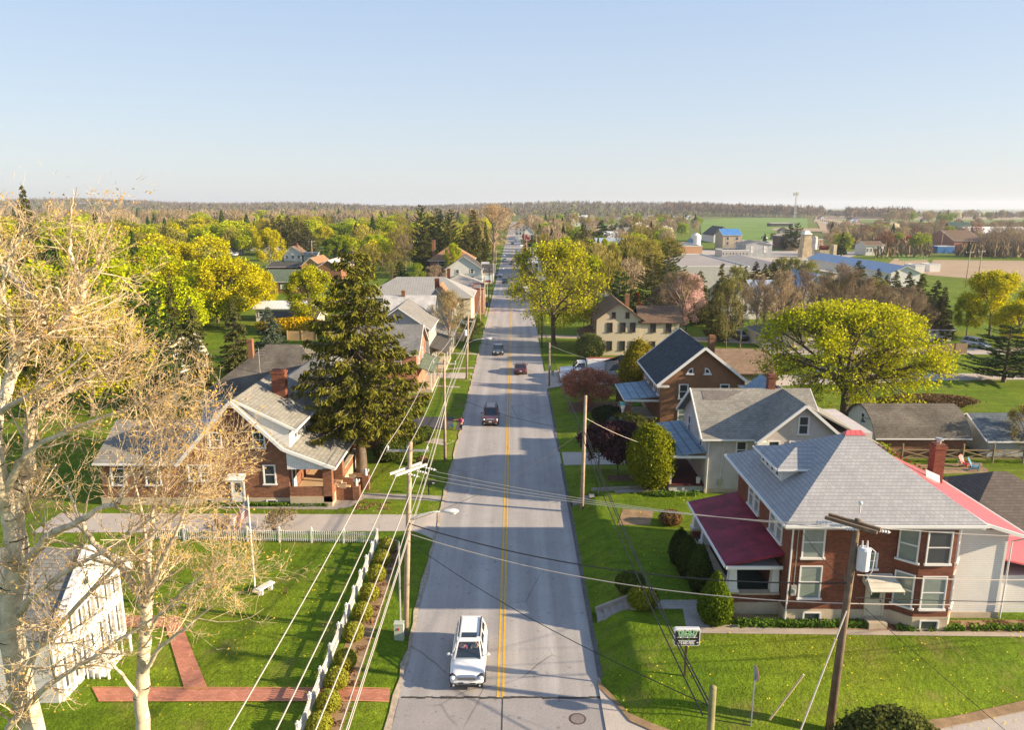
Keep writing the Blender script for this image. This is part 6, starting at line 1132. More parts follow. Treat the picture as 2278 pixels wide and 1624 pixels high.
m=MB();m.tube([(-6.42,37.62,.8),(-6.36,37.62,5.9)],.055,7);m.obj('riser_pipe',MET_G,L1);m=MB();m.tube([(-6.4,37.6,5.9),(-6.9,37.5,6.3),(-7.3,37.5,5.3),(-6.8,37.5,5.5),(-6.5,37.5,6.2)],.03,6);m.obj('service_loop',M_CABLE,L1)
t=thing('utility_cabinet','small pale green utility cabinet with red label at the foot of the nearest left pole','cabinet',(-6.45,37.5,.11));m=MB();m.box(-6.72,-6.2,37.2,37.6,.0,1.05);m.box(-6.74,-6.18,37.18,37.62,1.051,1.1);m.obj('body',M('cabinet_green',(.40,.44,.36),.6,var=.05),t);m=MB();m.box(-6.52,-6.42,37.17,37.199,.72,.86);m.obj('warning_label',M('red_label',(.5,.04,.03),.5,var=0),t)
L2=pole(-6.6,67,9.9,'plain second utility pole with one crossarm beside the red brick house lawn',(.1,0),.15);arm(L2,(-6.5,66.9,9.6),(1,0,0),2.2,pins=3,s=.09)
L3=pole(-6.7,101,9.0,'third utility pole on the left with a street lamp over the dark car',(.35,0),.16);arm(L3,(-6.4,101,8.3),(1,0,0),1.8,pins=2);lamp(L3,(-6.5,101,5.2),2.6,.7);m=MB();m.cyl(-6.75,100.7,6.4,7.2,.22);m.obj('transformer',M_LAMP,L3)
for x,y,h,lb in((-7.1,152,7.8,'fourth pole on the left beside the stone hall'),(-6.5,160,8.9,'fifth pole on the left in front of the brick shop'),(-6.1,178,9.5,'dark sixth pole on the left past the brick shop'),(-5.9,205,8.6,'seventh pole on the left near the crossing white car'),(-6.2,250,9.5,'pole by the white corner house with a curved lamp arm')):
 t=pole(x,y,h,lb,(.1,0),.14,M_POLE if y!=178 else M_POLED);arm(t,(x+.1,y,h*.95),(1,0,0),2.0,pins=2)
 if y>200:lamp(t,(x,y,h*.75),2.4,.5)
R1=pole(5.4,55.1,9.3,'tan utility pole on the right verge beside the stucco house lawn',(.12,0),.17)
R2=pole(4.75,97.2,5.9+.1,'tan utility pole with a grey meter box at the truck driveway',(0,0),.15);m=MB();m.box(4.55,4.95,96.85,97.1,2.6,3.0);m.box(5.0,5.4,96.8,97.1,1.5,2.3);m.obj('meter_box',MET_G,R2)
R3=pole(3.75+1.0,125,6.6,'dark utility pole in front of the big green street tree',(0,0),.15,M_POLED)
for x,y,h,lb in((4.7,141,8.0,'pale pole behind the big green street tree'),(4.9,185,9.5,'tall pole among the green branches on the right of the street'),(5.2,240,11,'pole right of the street beyond the pale blue roof'),(5.0,300,11,'distant pole on the right of the street'),(5.2,370,12,'farther distant pole on the right of the street'),(9.0,300,13,'thin lamp mast beside the red canopy')):
 t=pole(x,y,h,lb,(0,0),.15);arm(t,(x,y,h*.95),(1,0,0),2.2,pins=2)
RB=pole(14.68,30.0,10.55,'big dark leaning utility pole with grey transformer on the near right lawn',(.35,.1),.20,M_POLED)
arm(RB,(14.75,30.0,10.45),(.75,-.75,0),2.2,True,0,M_POLED,.12)
m=MB();m.cyl(15.02,30.0,10.95,11.35,.03);m.ball((15.02,30.0,11.4),.1,.1,.08,8,6);m.obj('pin_insulator',M_PORC,RB)
m=MB();m.cyl(15.32,29.85,8.35,9.3,.27,16);m.cyl(15.32,29.85,9.3,9.4,.29,16,r2=.2)
for a in(-.11,.11):m.cyl(15.32+a,29.85,9.4,9.7,.05,8,r2=.03)
m.obj('transformer',M_LAMP,RB);m=MB();m.tube([(15.55,29.8,9.4),(15.8,29.8,9.2),(15.75,29.8,8.3),(15.5,29.8,7.8)],.022,6);m.obj('service_lead',M_PORC,RB)
for k in(-1,0,1):string_ins(RB,(14.5+.5*k,29.95-.35*k,10.35),(-1,.3,-.1),.7);string_ins(RB,(15.1+.45*k,30.0-.35*k,10.3),(1,-.1,-.12),.7)
ST=pole(5.95,19.5,9.9,'mossy pole top with black cable splices at the bottom edge',(0,0),.16,M('mossy_pole',(.22,.20,.09),.9,var=.3,vs=3))
t=thing('guy_marker','pale yellow guy-wire guard leaning in the near right lawn','guy guard',(12.2,30.4,.6));m=MB();m.tube([(11.95,30.2,.5),(13.3,30.1,2.95)],.05,7);m.obj('guard',M('guard_tan',(.60,.50,.27),.6),t)
t=thing('stop_sign','octagonal stop sign seen edge-on from its grey side on the near right lawn','road sign',(11.1,30.2,.4));m=MB();m.box(11.07,11.13,30.17,30.23,0,2.9);m.obj('post',MET_G,t)
m=MB();m.extr([(11.15,30.2+.38*math.cos(a+math.pi/8),2.95+.38*math.sin(a+math.pi/8)) for a in np.arange(8)*math.pi/4],(.012,0,0));pl=m.obj('plate',M('sign_red',(.50,.02,.02),.4,var=0),t);m=MB();m.extr([(11.138,30.2+.38*math.cos(a+math.pi/8),2.95+.38*math.sin(a+math.pi/8)) for a in np.arange(8)*math.pi/4],(.01,0,0));m.obj('plate_back',MET_G,pl)
t=thing('small_sign','small oval sign seen from behind its grey plate beyond the cape house wing','road sign',(*G(393,912)[:2],.05));a=G(393,912);m=MB();m.cyl(a[0],a[1],.05,1.8,.04,6);m.obj('post',MET_G,t);m=MB();m.extr([(a[0]+.38*math.cos(q),a[1]-.06,1.75+.62*math.sin(q)) for q in np.linspace(0,6.0,18)],(0,.03,0));m.obj('plate',W_WHITE,t)
_wn=[0]
def wire(a,b,label,sag=.5,r=.02,mat=M_WIRE,n=16,group=None):
 a=Vector(a);b=Vector(b);t_=[i/n for i in range(n+1)];m=MB();m.tube([a.lerp(b,q)-Vector((0,0,4*sag*q*(1-q))) for q in t_],r,5)
 return tag(m.obj('overhead_wire',mat,loc=a),label,'wire',group)
for dx,nm in((-1.1,'left'),(0.1,'middle'),(1.1,'right')):
 wire((-5.75+dx,37.75,11.4),(-6.4+dx,3,11.5),'pale primary wire running from the nearest left pole towards the viewer, the %s one'%nm,.55,.024)
 wire((-5.75+dx,37.75,11.4),(-6.5+dx,66.9,9.95),'pale primary wire between the first and second left poles, the %s one'%nm,.5,.022)
 wire((-6.5+dx,66.9,9.95),(-6.4+dx*.8,101,8.6),'pale primary wire between the second and third left poles, the %s one'%nm,.5,.022)
for i,(z0,z1,z2,z3,dx) in enumerate(((7.5,7.2,7.0,7.0,.25),(7.0,6.7,6.4,6.5,.3),(6.5,6.2,5.9,6.0,.2))):
 nm=('top','middle','bottom')[i];wire((-5.9+dx,37.8,z0),(-6.0+dx,3,z0+.3),'pale service cable towards the viewer below the left primary wires, the %s one'%nm,.4,.024)
 wire((-5.9+dx,37.8,z0),(-6.45+dx,67,z1),'service cable between the first and second left poles, the %s one'%nm,.45,.022);wire((-6.45+dx,67,z1),(-6.5+dx,101,z2),'service cable between the second and third left poles, the %s one'%nm,.45,.022);wire((-6.5+dx,101,z2),(-7.0+dx,152,z3),'service cable past the third left pole, the %s one'%nm,.8,.025)
for k,nm in((-.9,'upper'),(0,'middle'),(.9,'lower')):wire((-4.6+.4*k,37.6+.5*k,9.8),(14.0+.45*k,30.1-.3*k,10.25),'thin crossing wire over the road between the near poles, the %s one'%nm,.35,.014)
wire((-5.85,37.8,6.9),(14.9,30.0,7.6),'thick black twisted cable sagging across the road',1.0,.032,M_CABLE,24);wire((-5.85,37.8,6.3),(15.0,30.0,6.6),'pale cable crossing the road just below the thick black one',.9,.022,M_WIRE,24);wire((15.0,30,6.6),(40,33,6.2),'pale cable running from the leaning pole across the brick house to the right',.5,.022)
wire((15.2,30,8.0),(40,34,7.0),'white twisted cable from the leaning pole to the right edge',.7,.022);wire((15.2,30,10.3),(42,33,9.0),'thin wire from the transformer pole top to the right edge',.6,.014);wire((15.2,30,6.9),(42,33,5.9),'dark cable from the leaning pole to the right edge',.5,.02,M_CABLE)
wire((14.85,29.9,6.3),(9.6,24.0,.6),'stout pale guy wire slanting down from the leaning pole',0,.035,M_WIRE,4);wire((-5.9,37.8,5.9),(5.95,19.6,9.2),'thin dark wire slanting over the road to the bottom pole top',.5,.016,M_CABLE,20);wire((14.8,30,7.4),(18.2,37.4,4.4),'thin black service drop to the brick house wall',.25,.014,M_CABLE)
wire((14.8,30,7.6),(15.6,37.55,6.8),'thin black service drop to the corner of the brick house',.2,.014,M_CABLE);wire((15.1,30,6.9),(24,18,.9),'thin dark guy line falling to the lower right street',.1,.012,M_CABLE)
for i,(dx,dz) in enumerate(((-.18,0),(0,.25),(.2,.05))):
 nm=('left','middle','right')[i];wire((5.45+dx,55.1,6.6+dz),(5.9+dx,19.6,8.9+dz),'black cable of the bundle above the right verge, the %s one'%nm,.7,.026,M_CABLE,22);wire((4.75+dx*.5,97.2,5.2+dz*.6),(5.45+dx,55.1,6.6+dz),'dark cable between the two tan right poles, the %s one'%nm,.8,.02,M_CABLE)
 wire((4.75+dx*.4,125,5.6+dz*.6),(4.75+dx*.5,97.2,5.2+dz*.6),'dark cable up to the dark pole by the green tree, the %s one'%nm,.5,.02,M_CABLE)
wire((4.8,97.2,5.7),(16.6,94.5,3.3),'pale drop wire from the tan pole to the low garage',.6,.022);wire((5.5,55.1,7.9),(12.6,57.5,4.4),'thin wire from the tan pole to the blue porch roof',.3,.012);wire((5.5,55.1,6.9),(-6.2,67,6.8),'thin dark wire crossing the road behind the maroon car',.6,.016,M_CABLE);wire((4.8,97.2,5.6),(-6.4,101,5.7),'thin dark wire crossing the road beyond the dark red car',.5,.018,M_CABLE)
wire((5.5,55.1,7.0),(-5.6,38,7.0),'thin dark wire crossing the road behind the street lamp',.7,.014,M_CABLE)
for px,py,h,lb in((695,589,10,'utility pole between the two cottages on the left'),(936,593,10,'leaning brown pole in front of the conifers'),(1054,577,9,'slim pole behind the brown hip roof'),(965,593,8,'thin pole beside the bare bush'),(1354,615,14,'tall pole behind the maroon roof'),(1412,620,9,'pole with white crossarm left of the olive pine'),(1381,575,7,'leaning pole before the blue-grey warehouse'),(1334,622,9,'dark pole with transformer among bare trees'),(1246,540,13,'pole with grey transformer above the fir group'),(1424,560,8,'pole by the cream annex'),(2092,560,11,'thin pole at the edge of the stubble field'),(2147,640,11,'thin pole standing behind the yellow maple'),(2175,625,10,'leaning pole in the stubble field')):
 p=G(px,py);t=pole(p[0],p[1],h,lb,(.2,0),.18);arm(t,(p[0]+.2,p[1],p[2]+h*.95),(1,.1,0),2.4,pins=2,mat=M_ARM)
# ================================================================== FENCES, GREEN, FLAG
def picket(name,label,A,B,npost,scallop=.12,h=1.0):
 A=Vector(A);B=Vector(B);L=(B-A).length;d=(B-A).normalized();t=thing(name,label,'fence',A)
 m=MB();sp=L/(npost-1);nb=int(sp/.155);n=Vector((-d.y,d.x,0))
 for s in range(npost-1):
  for k in range(1,nb):
   u=k/nb;p=A+d*(s*sp+u*sp);z=p.z+h*.86+scallop*(2*u-1)**2-.02;m.bar(p+Vector((0,0,.1)),Vector((p.x,p.y,z)),.03,.085,up=n);m.v[-8:]=m.v[-8:]
   q=Vector((p.x,p.y,z));a=d*.0425;c=n*.015;m.add([q-a-c,q+a-c,q+a+c,q-a+c,q+Vector((0,0,.06))],[(0,1,4),(1,2,4),(2,3,4),(3,0,4)])
 m.obj('pickets',W_WHITE,t);m=MB()
 for zz in(.25,.70):m.bar(A+n*.03+Vector((0,0,zz)),B+n*.03+Vector((0,0,zz)),.04,.09)
 m.obj('rails',W_WHITE,t)
 for s in range(npost):
  p=A+d*s*sp;m=MB();m.box(p.x-.065,p.x+.065,p.y-.065,p.y+.065,p.z-.1,p.z+h*1.08);m.box(p.x-.085,p.x+.085,p.y-.085,p.y+.085,p.z+h*1.08,p.z+h*1.12);m.ball((p.x,p.y,p.z+h*1.17),.055,.055,.07,8,5);m.obj('post',W_WHITE,t)
picket('picket_fence','white picket fence running across between the drive and the green',(-26.4,49.9,.1),(-9.95,49.3,.1),8);picket('picket_fence','white picket fence running beside the boxwood balls towards the viewer',(-9.85,49.2,.1),(-9.75,27.0,.1),12)
fx,fy=-16.4,42.6;t=thing('flagpole','white flagpole standing on the church green','flagpole',(fx,fy,.1));m=MB();m.tube([(fx,fy,0),(fx,fy,6.5)],[.06,.04],8);m.obj('pole',W_WHITE,t);m=MB();m.ball((fx,fy,6.55),.06,.06,.06,8,6);m.obj('finial',M('gold',(.6,.45,.15),.3,metal=.6,var=0),t);m=MB();m.cyl(fx,fy,.05,.16,.22);m.obj('base',F_CONC,t)
def flag_mat():
 m=bpy.data.materials.new('flag_cloth');m.use_nodes=True;t=NT(m);bs=t.n['Principled BSDF'];bs.inputs['Roughness'].default_value=.8;u=t.new('ShaderNodeTexCoord').outputs['UV'];p=t.new('ShaderNodeSeparateXYZ');t.link(u,p.inputs[0])
 st=t.math('GREATER_THAN',t.math('MODULO',t.math('MULTIPLY',p.outputs[1],13.0),2.0),1.0);c=t.mix(st,(.55,.02,.03),(.75,.74,.72))
 ca=t.math('MULTIPLY',t.math('LESS_THAN',p.outputs[0],.4),t.math('GREATER_THAN',p.outputs[1],6/13));v=t.new('ShaderNodeTexVoronoi');v.inputs['Scale'].default_value=1;v.inputs['Randomness'].default_value=0
 mp=t.new('ShaderNodeMapping');mp.inputs['Scale'].default_value=(28,17,1);t.link(u,mp.inputs[0]);t.link(mp.outputs[0],v.inputs['Vector']);star=t.math('LESS_THAN',v.outputs['Distance'],.27);cc=t.mix(star,(.02,.035,.16),(.75,.75,.75));t.link(t.mix(ca,c,cc),bs.inputs[0]);return m
nu,nv=26,14;V=[];
for j in range(nv):
 for i in range(nu):
  a=i/(nu-1);b=j/(nv-1);V.append((-a*.95-.02+.1*a*b,.12*math.sin(a*9+b*2)*a,-1.0+b*1.0-a**1.15*1.15+.1*a*math.sin(a*7)))
V=np.array(V)+np.array([fx-.06,fy,6.25]);ix=np.arange(nu*nv).reshape(nv,nu);F=np.stack([ix[:-1,:-1],ix[:-1,1:],ix[1:,1:],ix[1:,:-1]],-1).reshape(-1,4)
me=np_mesh('flag',V-np.array([fx,fy,.1]),F,[flag_mat()],smooth=True);uvl=me.uv_layers.new(name='UVMap');lv=np.zeros(len(me.loops),dtype=np.int32);me.loops.foreach_get('vertex_index',lv);uvl.data.foreach_set('uv',np.stack([(lv%nu)/(nu-1),(lv//nu)/(nv-1)],-1).astype(np.float32).ravel())
fo=np_obj('flag',me,(fx,fy,.1));tag(fo,'stars-and-stripes flag hanging from the white flagpole','flag')
t=thing('stone_bench','small white stone bench at the foot of the flagpole','bench',(-15.7,42.4,.1));m=MB();m.bar((-16.0,41.9,.55),(-15.4,43.0,.55),.42,.09);m.obj('seat',M('white_stone',(.62,.60,.56),.8,var=.15,vs=3),t)
for a,b_ in((-15.88,42.12),(-15.5,42.8)):m=MB();m.box(a-.13,a+.13,b_-.1,b_+.1,.08,.505);m.obj('leg',M('white_stone',0),t)
t=thing('garden_stone','small dark stake standing in the grass beside the stone bench','stake',(-14.3,42.3,.1));m=MB();m.cyl(-14.3,42.3,.05,.42,.05,7,r2=.035);m.ball((-14.3,42.3,.45),.06,.05,.06,8,6);m.obj('stake',M_MULCH,t)
def mailbox(x,y,label,col=BLACK,z=None):
 z=float(hgt(x,y)) if z is None else z;t=thing('mailbox',label,'mailbox',(x,y,z));m=MB();m.box(x-.05,x+.05,y-.05,y+.05,z-.1,z+1.0);m.bar((x,y,z+.62),(x+.32,y,z+.98),.06,.06);m.box(x+.051,x+.5,y-.04,y+.04,z+.94,z+1.0);m.obj('post',col,t)
 m=MB();m.loft([[(xx,y+.1*math.cos(a),z+1.12+.1*math.sin(a)+(.0 if math.sin(a)>0 else-.0)) for a in np.linspace(0,2*math.pi,13)[:-1]] for xx in(x+.02,x+.55)]);m.box(x+.02,x+.55,y-.1,y+.1,z+1.001,z+1.12);m.obj('box',col,t)
 m=MB();m.box(x+.3,x+.5,y-.125,y-.105,z+1.03,z+1.1);m.obj('number_plate',W_WHITE,t)
mailbox(-7.2,58.6,'black mailbox on an angled post by the cape house walk');mailbox(-6.75,77.4,'dark mailbox between the child and the adult',BLACK)
mailbox(-7.6,125.5,'black mailbox beside the far footway')
sx,sy=8.55,32.85;sz=float(hgt(sx,sy));t=thing('plumbing_sign','black and white sign reading TROUT PLUMBING on a brown post in the near right lawn','sign',(sx,sy,sz));m=MB();m.box(sx-.045,sx+.045,sy-.045,sy+.045,sz-.1,2.72);m.obj('post',D_BRN,t)
q=R(-4);cabw,cz0,cz1=.62,2.72,3.58
def rrect(w,h,r,n=5):return[(sx_*(w-r)+r*math.cos(a),sz_*(h-r)+r*math.sin(a)) for sx_,sz_,a0 in((1,1,0),(-1,1,90),(-1,-1,180),(1,-1,270)) for a in np.radians(np.linspace(a0,a0+90,n))]
zc=3.15;m=MB();m.extr([(sx+a,sy-.11,zc+b_) for a,b_ in rrect(.64,.45,.09)],(0,.24,0));m.obj('cabinet',W_TRIM,t)
m=MB();m.extr([(sx+a,sy-.1185,zc-.01+b_) for a,b_ in rrect(.595,.405,.07)],(0,.008,0));m.obj('face',BLACK,t)
S_GRN=M('letter_green',(.10,.42,.06),.5,var=.15,vs=8);S_WHT=M('letter_white',(.82,.82,.80),.5,var=0)
def text(s,x,z,size,mat,y,par=t,off=0.0,wide=1.0,ext=.003,name='lettering'):
 c=bpy.data.curves.new(name,'FONT');c.body=s;c.size=size;c.align_x='CENTER';c.align_y='CENTER';c.extrude=ext;c.offset=off;c.materials.append(mat);o=bpy.data.objects.new(name,c);C.objects.link(o);bpy.context.view_layer.update();me=bpy.data.meshes.new_from_object(o.evaluated_get(bpy.context.evaluated_depsgraph_get()));bpy.data.objects.remove(o);me.transform(Matrix.Translation((x-ORG[0].x,y-ORG[0].y,z-ORG[0].z))@Matrix.Rotation(R(90),4,'X')@Matrix.Diagonal((wide,1,1,1)));o=bpy.data.objects.new(name,me);C.objects.link(o);o.parent=par;return o
text('TROUT',sx,zc+.27,.27,S_WHT,sy-.122,off=.018,wide=1.15);text('TROUT',sx,zc+.27,.27,S_GRN,sy-.128,off=.004,wide=1.15)
text('PLUMBING',sx,zc+.115,.16,S_WHT,sy-.122,off=.012,wide=1.1);text('PLUMBING',sx,zc+.115,.16,S_GRN,sy-.128,wide=1.1)
text('P___ K__',sx,zc-.10,.12,S_GRN,sy-.123,wide=1.1);text('717-239-2037',sx-.05,zc-.235,.125,S_WHT,sy-.123,off=.003,wide=1.18);text('717-993-6503',sx-.05,zc-.335,.125,S_WHT,sy-.123,off=.003,wide=1.18)
m=MB();m.box(sx-.5,sx+.5,sy-.126,sy-.119,zc+.005,zc+.02);m.box(sx-.5,sx+.44,sy-.126,sy-.119,zc-.17,zc-.155)
for a in(-.34,0,.34):m.ball((sx+a,sy-.122,zc+.012),.035,.006,.035,10,6)
m.extr([(sx+.47,sy-.119,zc-.29),(sx+.52,sy-.119,zc-.29),(sx+.52,sy-.119,zc-.33),(sx+.57,sy-.119,zc-.275),(sx+.52,sy-.119,zc-.22),(sx+.52,sy-.119,zc-.26),(sx+.47,sy-.119,zc-.26)],(0,-.006,0));m.obj('ornament',S_WHT,t)
t=thing('bank_steps','concrete steps with sloping side walls cut into the grassy bank on the right','steps',(5.6,39.5,0))
for i in range(5):m=MB();m.box(4.95+.42*i,5.37+.42*i,39.15,40.2,-.1,.19*(i+1));m.obj('step',M_CONC2,t)
m=MB();m.extr([(4.9,40.2,.02),(7.1,40.2,.02),(7.1,40.2,1.2),(6.9,40.2,1.2),(4.9,40.2,.35)],(0,.18,0));m.extr([(4.9,38.97,-.1),(7.1,38.97,-.1),(7.1,38.97,1.05),(4.9,38.97,.2)],(0,.17,0));m.obj('side_wall',M_CONC2,t)
t=thing('garden_steps','low concrete retaining edge and steps along the walk to the stucco house','steps',(5.6,56.6,0));
for i in range(4):m=MB();m.box(4.8+.45*i,5.25+.45*i,56.3,57.2,-.1,.2*(i+1));m.obj('step',M_CONC2,t)
m=MB();m.bar((6.4,57.45,.98),(12.2,58.2,1.02),.18,.3);m.obj('edging',M_CONC2,t)
def rail_fence(name,label,A,B,n,h=1.2,cross=True,mat=M_POLED,rails=(.25,1.05)):
 A=Vector(A);B=Vector(B);t=thing(name,label,'fence',A);d=(B-A)/n
 for i in range(n+1):p=A+d*i;m=MB();m.cyl(p.x,p.y,p.z-.2,p.z+h*1.1,.09,7);m.obj('post',mat,t)
 m=MB()
 for i in range(n):
  p,q_=A+d*i,A+d*(i+1)
  for z in rails:m.bar(p+Vector((0,0,z)),q_+Vector((0,0,z)),.05,.12)
  if cross:m.bar(p+Vector((0,.03,.2)),q_+Vector((0,.03,1.0)),.04,.1);m.bar(p+Vector((0,-.03,1.0)),q_+Vector((0,-.03,.2)),.04,.1)
 m.obj('rails',mat,t)
rail_fence('pen_fence','weathered cross-braced rail fence before the barn-roofed garage',(34.0,66.8,.3),(54,66.5,.3),7,1.5,mat=M('fence_wood',(.25,.19,.11),.9));rail_fence('deck_rail','short wooden rail by the deck at the right edge',(40.5,53.6,.9),(43.4,51.5,.9),1,1.0,False,M('deck_wood',(.42,.26,.10),.85));
t=thing('garden_deck','small tan timber deck at the right edge beyond the dark hip roof','deck',(41.5,54,.9));m=MB();m.box(39.6,44.5,53.0,55.2,.6,1.1);m.obj('boards',M('deck_boards',(.50,.36,.22),.8,pat='board'),t)
def board_fence(name,label,pa,pb,h,mat,board=True):
 a,b_=G(*pa),G(*pb);A,B=Vector(a),Vector(b_);t=thing(name,label,'fence',A);d=(B-A).normalized();L=(B-A).length;m=MB();m.bar(A+Vector((0,0,h/2)),B+Vector((0,0,h/2)),.06,h);m.obj('boards',mat,t)
 for i in range(int(L/2.6)+1):p=A+d*i*2.6;m=MB();m.box(p.x-.08,p.x+.08,p.y-.1,p.y+.08,p.z-.1,p.z+h+.12);m.obj('post',mat,t)
TB=M('tan_boards',(.50,.33,.16),.85,pat='board',var=.15);board_fence('yard_fence','tan board fence behind the spruce beside the yellow hedge',(640,757),(705,757),1.7,TB);board_fence('wood_fence','dark brown board fence across the lawn left of the pine at right',(2062,790),(2150,787),1.8,M('brown_boards',(.17,.12,.08),.9,pat='board',var=.2))
shrub('yellow_hedge','brilliant yellow forsythia hedge behind the tan board fence','hedge',*G(655,745)[:2],bush(280,6.5,1.4,1.6,5000,.25,.2),(.62,.42,.01))
def adirondack(x,y,rz,col,label):
 t=thing('garden_chair',label,'chair',(x,y,float(hgt(x,y))));mt=M('chair_'+label.split()[0],col,.5,var=.05);z=float(hgt(x,y))
 m=MB();[m.box(x-.26+.105*i,x-.17+.105*i,y-.3,y+.25,z+.33,z+.36) for i in range(5)];m.obj('seat',mt,t)
 m=MB();[m.bar((x-.22+.105*i,y+.25,z+.33),(x-.26+.125*i,y+.62,z+1.0+.05*(2-abs(i-2))),.095,.025,up=(0,1,0)) for i in range(5)];m.obj('backrest',mt,t)
 for s in(-1,1):
  m=MB();m.box(x+s*.33-.05,x+s*.33+.05,y-.38,y+.3,z+.52,z+.55);m.obj('armrest',mt,t);m=MB();m.box(x+s*.33-.03,x+s*.33+.03,y-.32,y-.24,z,z+.52);m.obj('leg',mt,t);m=MB();m.bar((x+s*.3,y+.5,z),(x+s*.3,y-.3,z+.35),.04,.1);m.obj('leg',mt,t)
 t.rotation_euler=(0,0,rz);return t
c1,c2=G(2148,1040),G(2168,1047);adirondack(c1[0],c1[1],.5,(.55,.06,.07),'red slatted garden chair in the pen, beside the blue one');adirondack(c2[0],c2[1],.9,(.12,.32,.48),'blue slatted garden chair in the pen, beside the red one')
p=G(2137,1038);t=thing('side_table','small white folding stool left of the red garden chair','stool',p);m=MB();m.box(p[0]-.25,p[0]+.25,p[1]-.2,p[1]+.2,p[2]+.48,p[2]+.52);m.obj('top',W_WHITE,t);[MB().bar((p[0]+s*.25,p[1]+s2*.15,p[2]),(p[0]+s*.15,p[1]+s2*.15,p[2]+.48),.04,.04).obj('leg',W_WHITE,t) for s in(-1,1) for s2 in(-1,1)]
def statue(x,y,z,label):
 t=thing('garden_statue',label,'statue',(x,y,z));m=MB();rg=[(.13,0),(.15,.05),(.1,.1),(.14,.22),(.12,.34),(.07,.42),(.085,.5),(.08,.58),(.02,.63)];m.loft([[(x+r_*math.cos(a),y+r_*.8*math.sin(a),z+h_) for a in np.linspace(0,2*math.pi,11)[:-1]] for r_,h_ in rg])
 for s in(-1,1):m.loft([[(x+s*(a+b_*math.cos(q_)),y+.06+.03*math.sin(q_),z+h_+b_*1.4*math.sin(q_)) for q_ in np.linspace(0,2*math.pi,9)[:-1]] for a,b_,h_ in((.08,.04,.3),(.17,.1,.4),(.24,.05,.5))])
 m.obj('figure',M('white_stone',0),t,smooth=True)
statue(-13.02,57.42,1.35,'white winged garden statue on the near step pier');statue(-12.72,59.82,1.35,'white winged garden statue on the far step pier')
def planter(x,y,z,label):t=thing('planter',label,'planter',(x,y,z));m=MB();m.loft([[(x+a*w_,y+b_*w_*.6,z+h_) for a,b_ in((-1,-1),(1,-1),(1,1),(-1,1))] for w_,h_ in((.22,0),(.3,.22),(.33,.26))]);m.obj('pot',F_CONC,t);m=MB();m.box(x-.25,x+.25,y-.14,y+.14,z+.262,z+.29);m.obj('soil',M_DIRT,t)
planter(-14.2,57.55,1.15,'square stone planter on the near porch step wall');planter(-13.9,59.95,1.1,'square stone planter on the far porch step wall')
t=thing('porch_bench','orange-brown wooden bench on the brick cape house porch','bench',(-16.7,62.5,1.0));W_O=M('orange_wood',(.50,.20,.05),.6,var=.15);m=MB();m.box(-17.3,-16.3,62.2,62.7,1.4,1.46);m.obj('seat',W_O,t);m=MB();m.box(-17.3,-16.3,62.7,62.76,1.46,2.0);m.obj('backrest',W_O,t);[MB().box(a,a+.06,62.22,62.74,1.0,1.4).obj('leg',W_O,t) for a in(-17.28,-16.38)]
t=thing('gutter_pot','white bucket on the maroon porch floor of the stucco house','bucket',(15.2,57.5,1.6));m=MB();m.cyl(15.2,57.5,1.6,2.1,.17,12,r2=.2);m.obj('bucket',W_WHITE,t)
t=thing('lawn_lamp','green lamp post standing behind the purple plum tree','lamp post',(*G(1380,985)[:2],.3));a=G(1380,985);m=MB();m.cyl(a[0],a[1],0,2.2,.04,8);m.obj('post',MET_G,t);m=MB();m.loft([[(a[0]+r_*math.cos(q_),a[1]+r_*math.sin(q_),h_) for q_ in np.linspace(0,2*math.pi,9)[:-1]] for r_,h_ in((.06,2.2),(.16,2.45),(.2,2.6),(.02,2.8))]);m.obj('lantern',M('verdigris',(.15,.35,.28),.6),t)
t=thing('garden_flag','turquoise and white pennant on the porch of the tan brick house','flag',(12.0,76.6,3.2));m=MB();m.tube([(12.7,77.1,2.9),(11.3,76.4,3.5)],.02,6);m.obj('staff',MET_G,t);m=MB();m.add([(11.3,76.4,3.5),(12.1,76.8,3.2),(11.65,76.6,1.9)],[(0,1,2)]);m.mi=1;m.add([(11.42,76.44,3.1),(11.98,76.72,2.95),(11.65,76.58,2.0)],[(0,1,2)]);m.obj('cloth',[M('turquoise',(.05,.35,.42),.8,var=0),W_WHITE],t)
t=thing('tv_aerial','thin television aerial on the hip roof behind the cape house','aerial',(-29.0,80.5,3.9));m=MB();m.tube([(-29.0,82.0,4.5),(-29.0,82.0,8.2)],.03,5);[m.tube([(-29.6,82+k*.3,7.4+k*.25),(-28.4,82+k*.3,7.4+k*.25)],.018,5) for k in range(3)];m.obj('mast',MET_G,t)
for px,py,lb,col in((1082,681,'blue and yellow bin at the left kerb beyond the stone hall',(.05,.15,.30)),):
 p=G(px,py);t=thing('street_bin',lb,'bin',p);m=MB();m.box(p[0]-.4,p[0]+.4,p[1]-.4,p[1]+.4,p[2],p[2]+1.0);m.obj('bin',M('bin_blue',col,.6),t);m=MB();m.box(p[0]-.45,p[0]+.45,p[1]-.45,p[1]+.45,p[2]+1.001,p[2]+1.6);m.obj('hood',M('bin_yellow',(.55,.35,.08),.6),t)
def post_sign(px,py,h,w_,hh,col,label,col2=None):
 p=G(px,py);t=thing('shop_sign',label,'sign',p);m=MB();m.cyl(p[0],p[1],p[2],p[2]+h,.08,8);m.obj('post',MET_G,t);m=MB();m.box(p[0]-w_/2,p[0]+w_/2,p[1]-.15,p[1]+.05,p[2]+h,p[2]+h+hh);m.obj('board',M('sign_board_'+label.split()[0],col,.5),t)
 if col2:m=MB();m.box(p[0]-w_/2,p[0]+w_/2,p[1]-.15,p[1]+.05,p[2]+h-hh*.5,p[2]+h-.002);m.obj('board',M('sign_board2_'+label.split()[0],col2,.5),t)
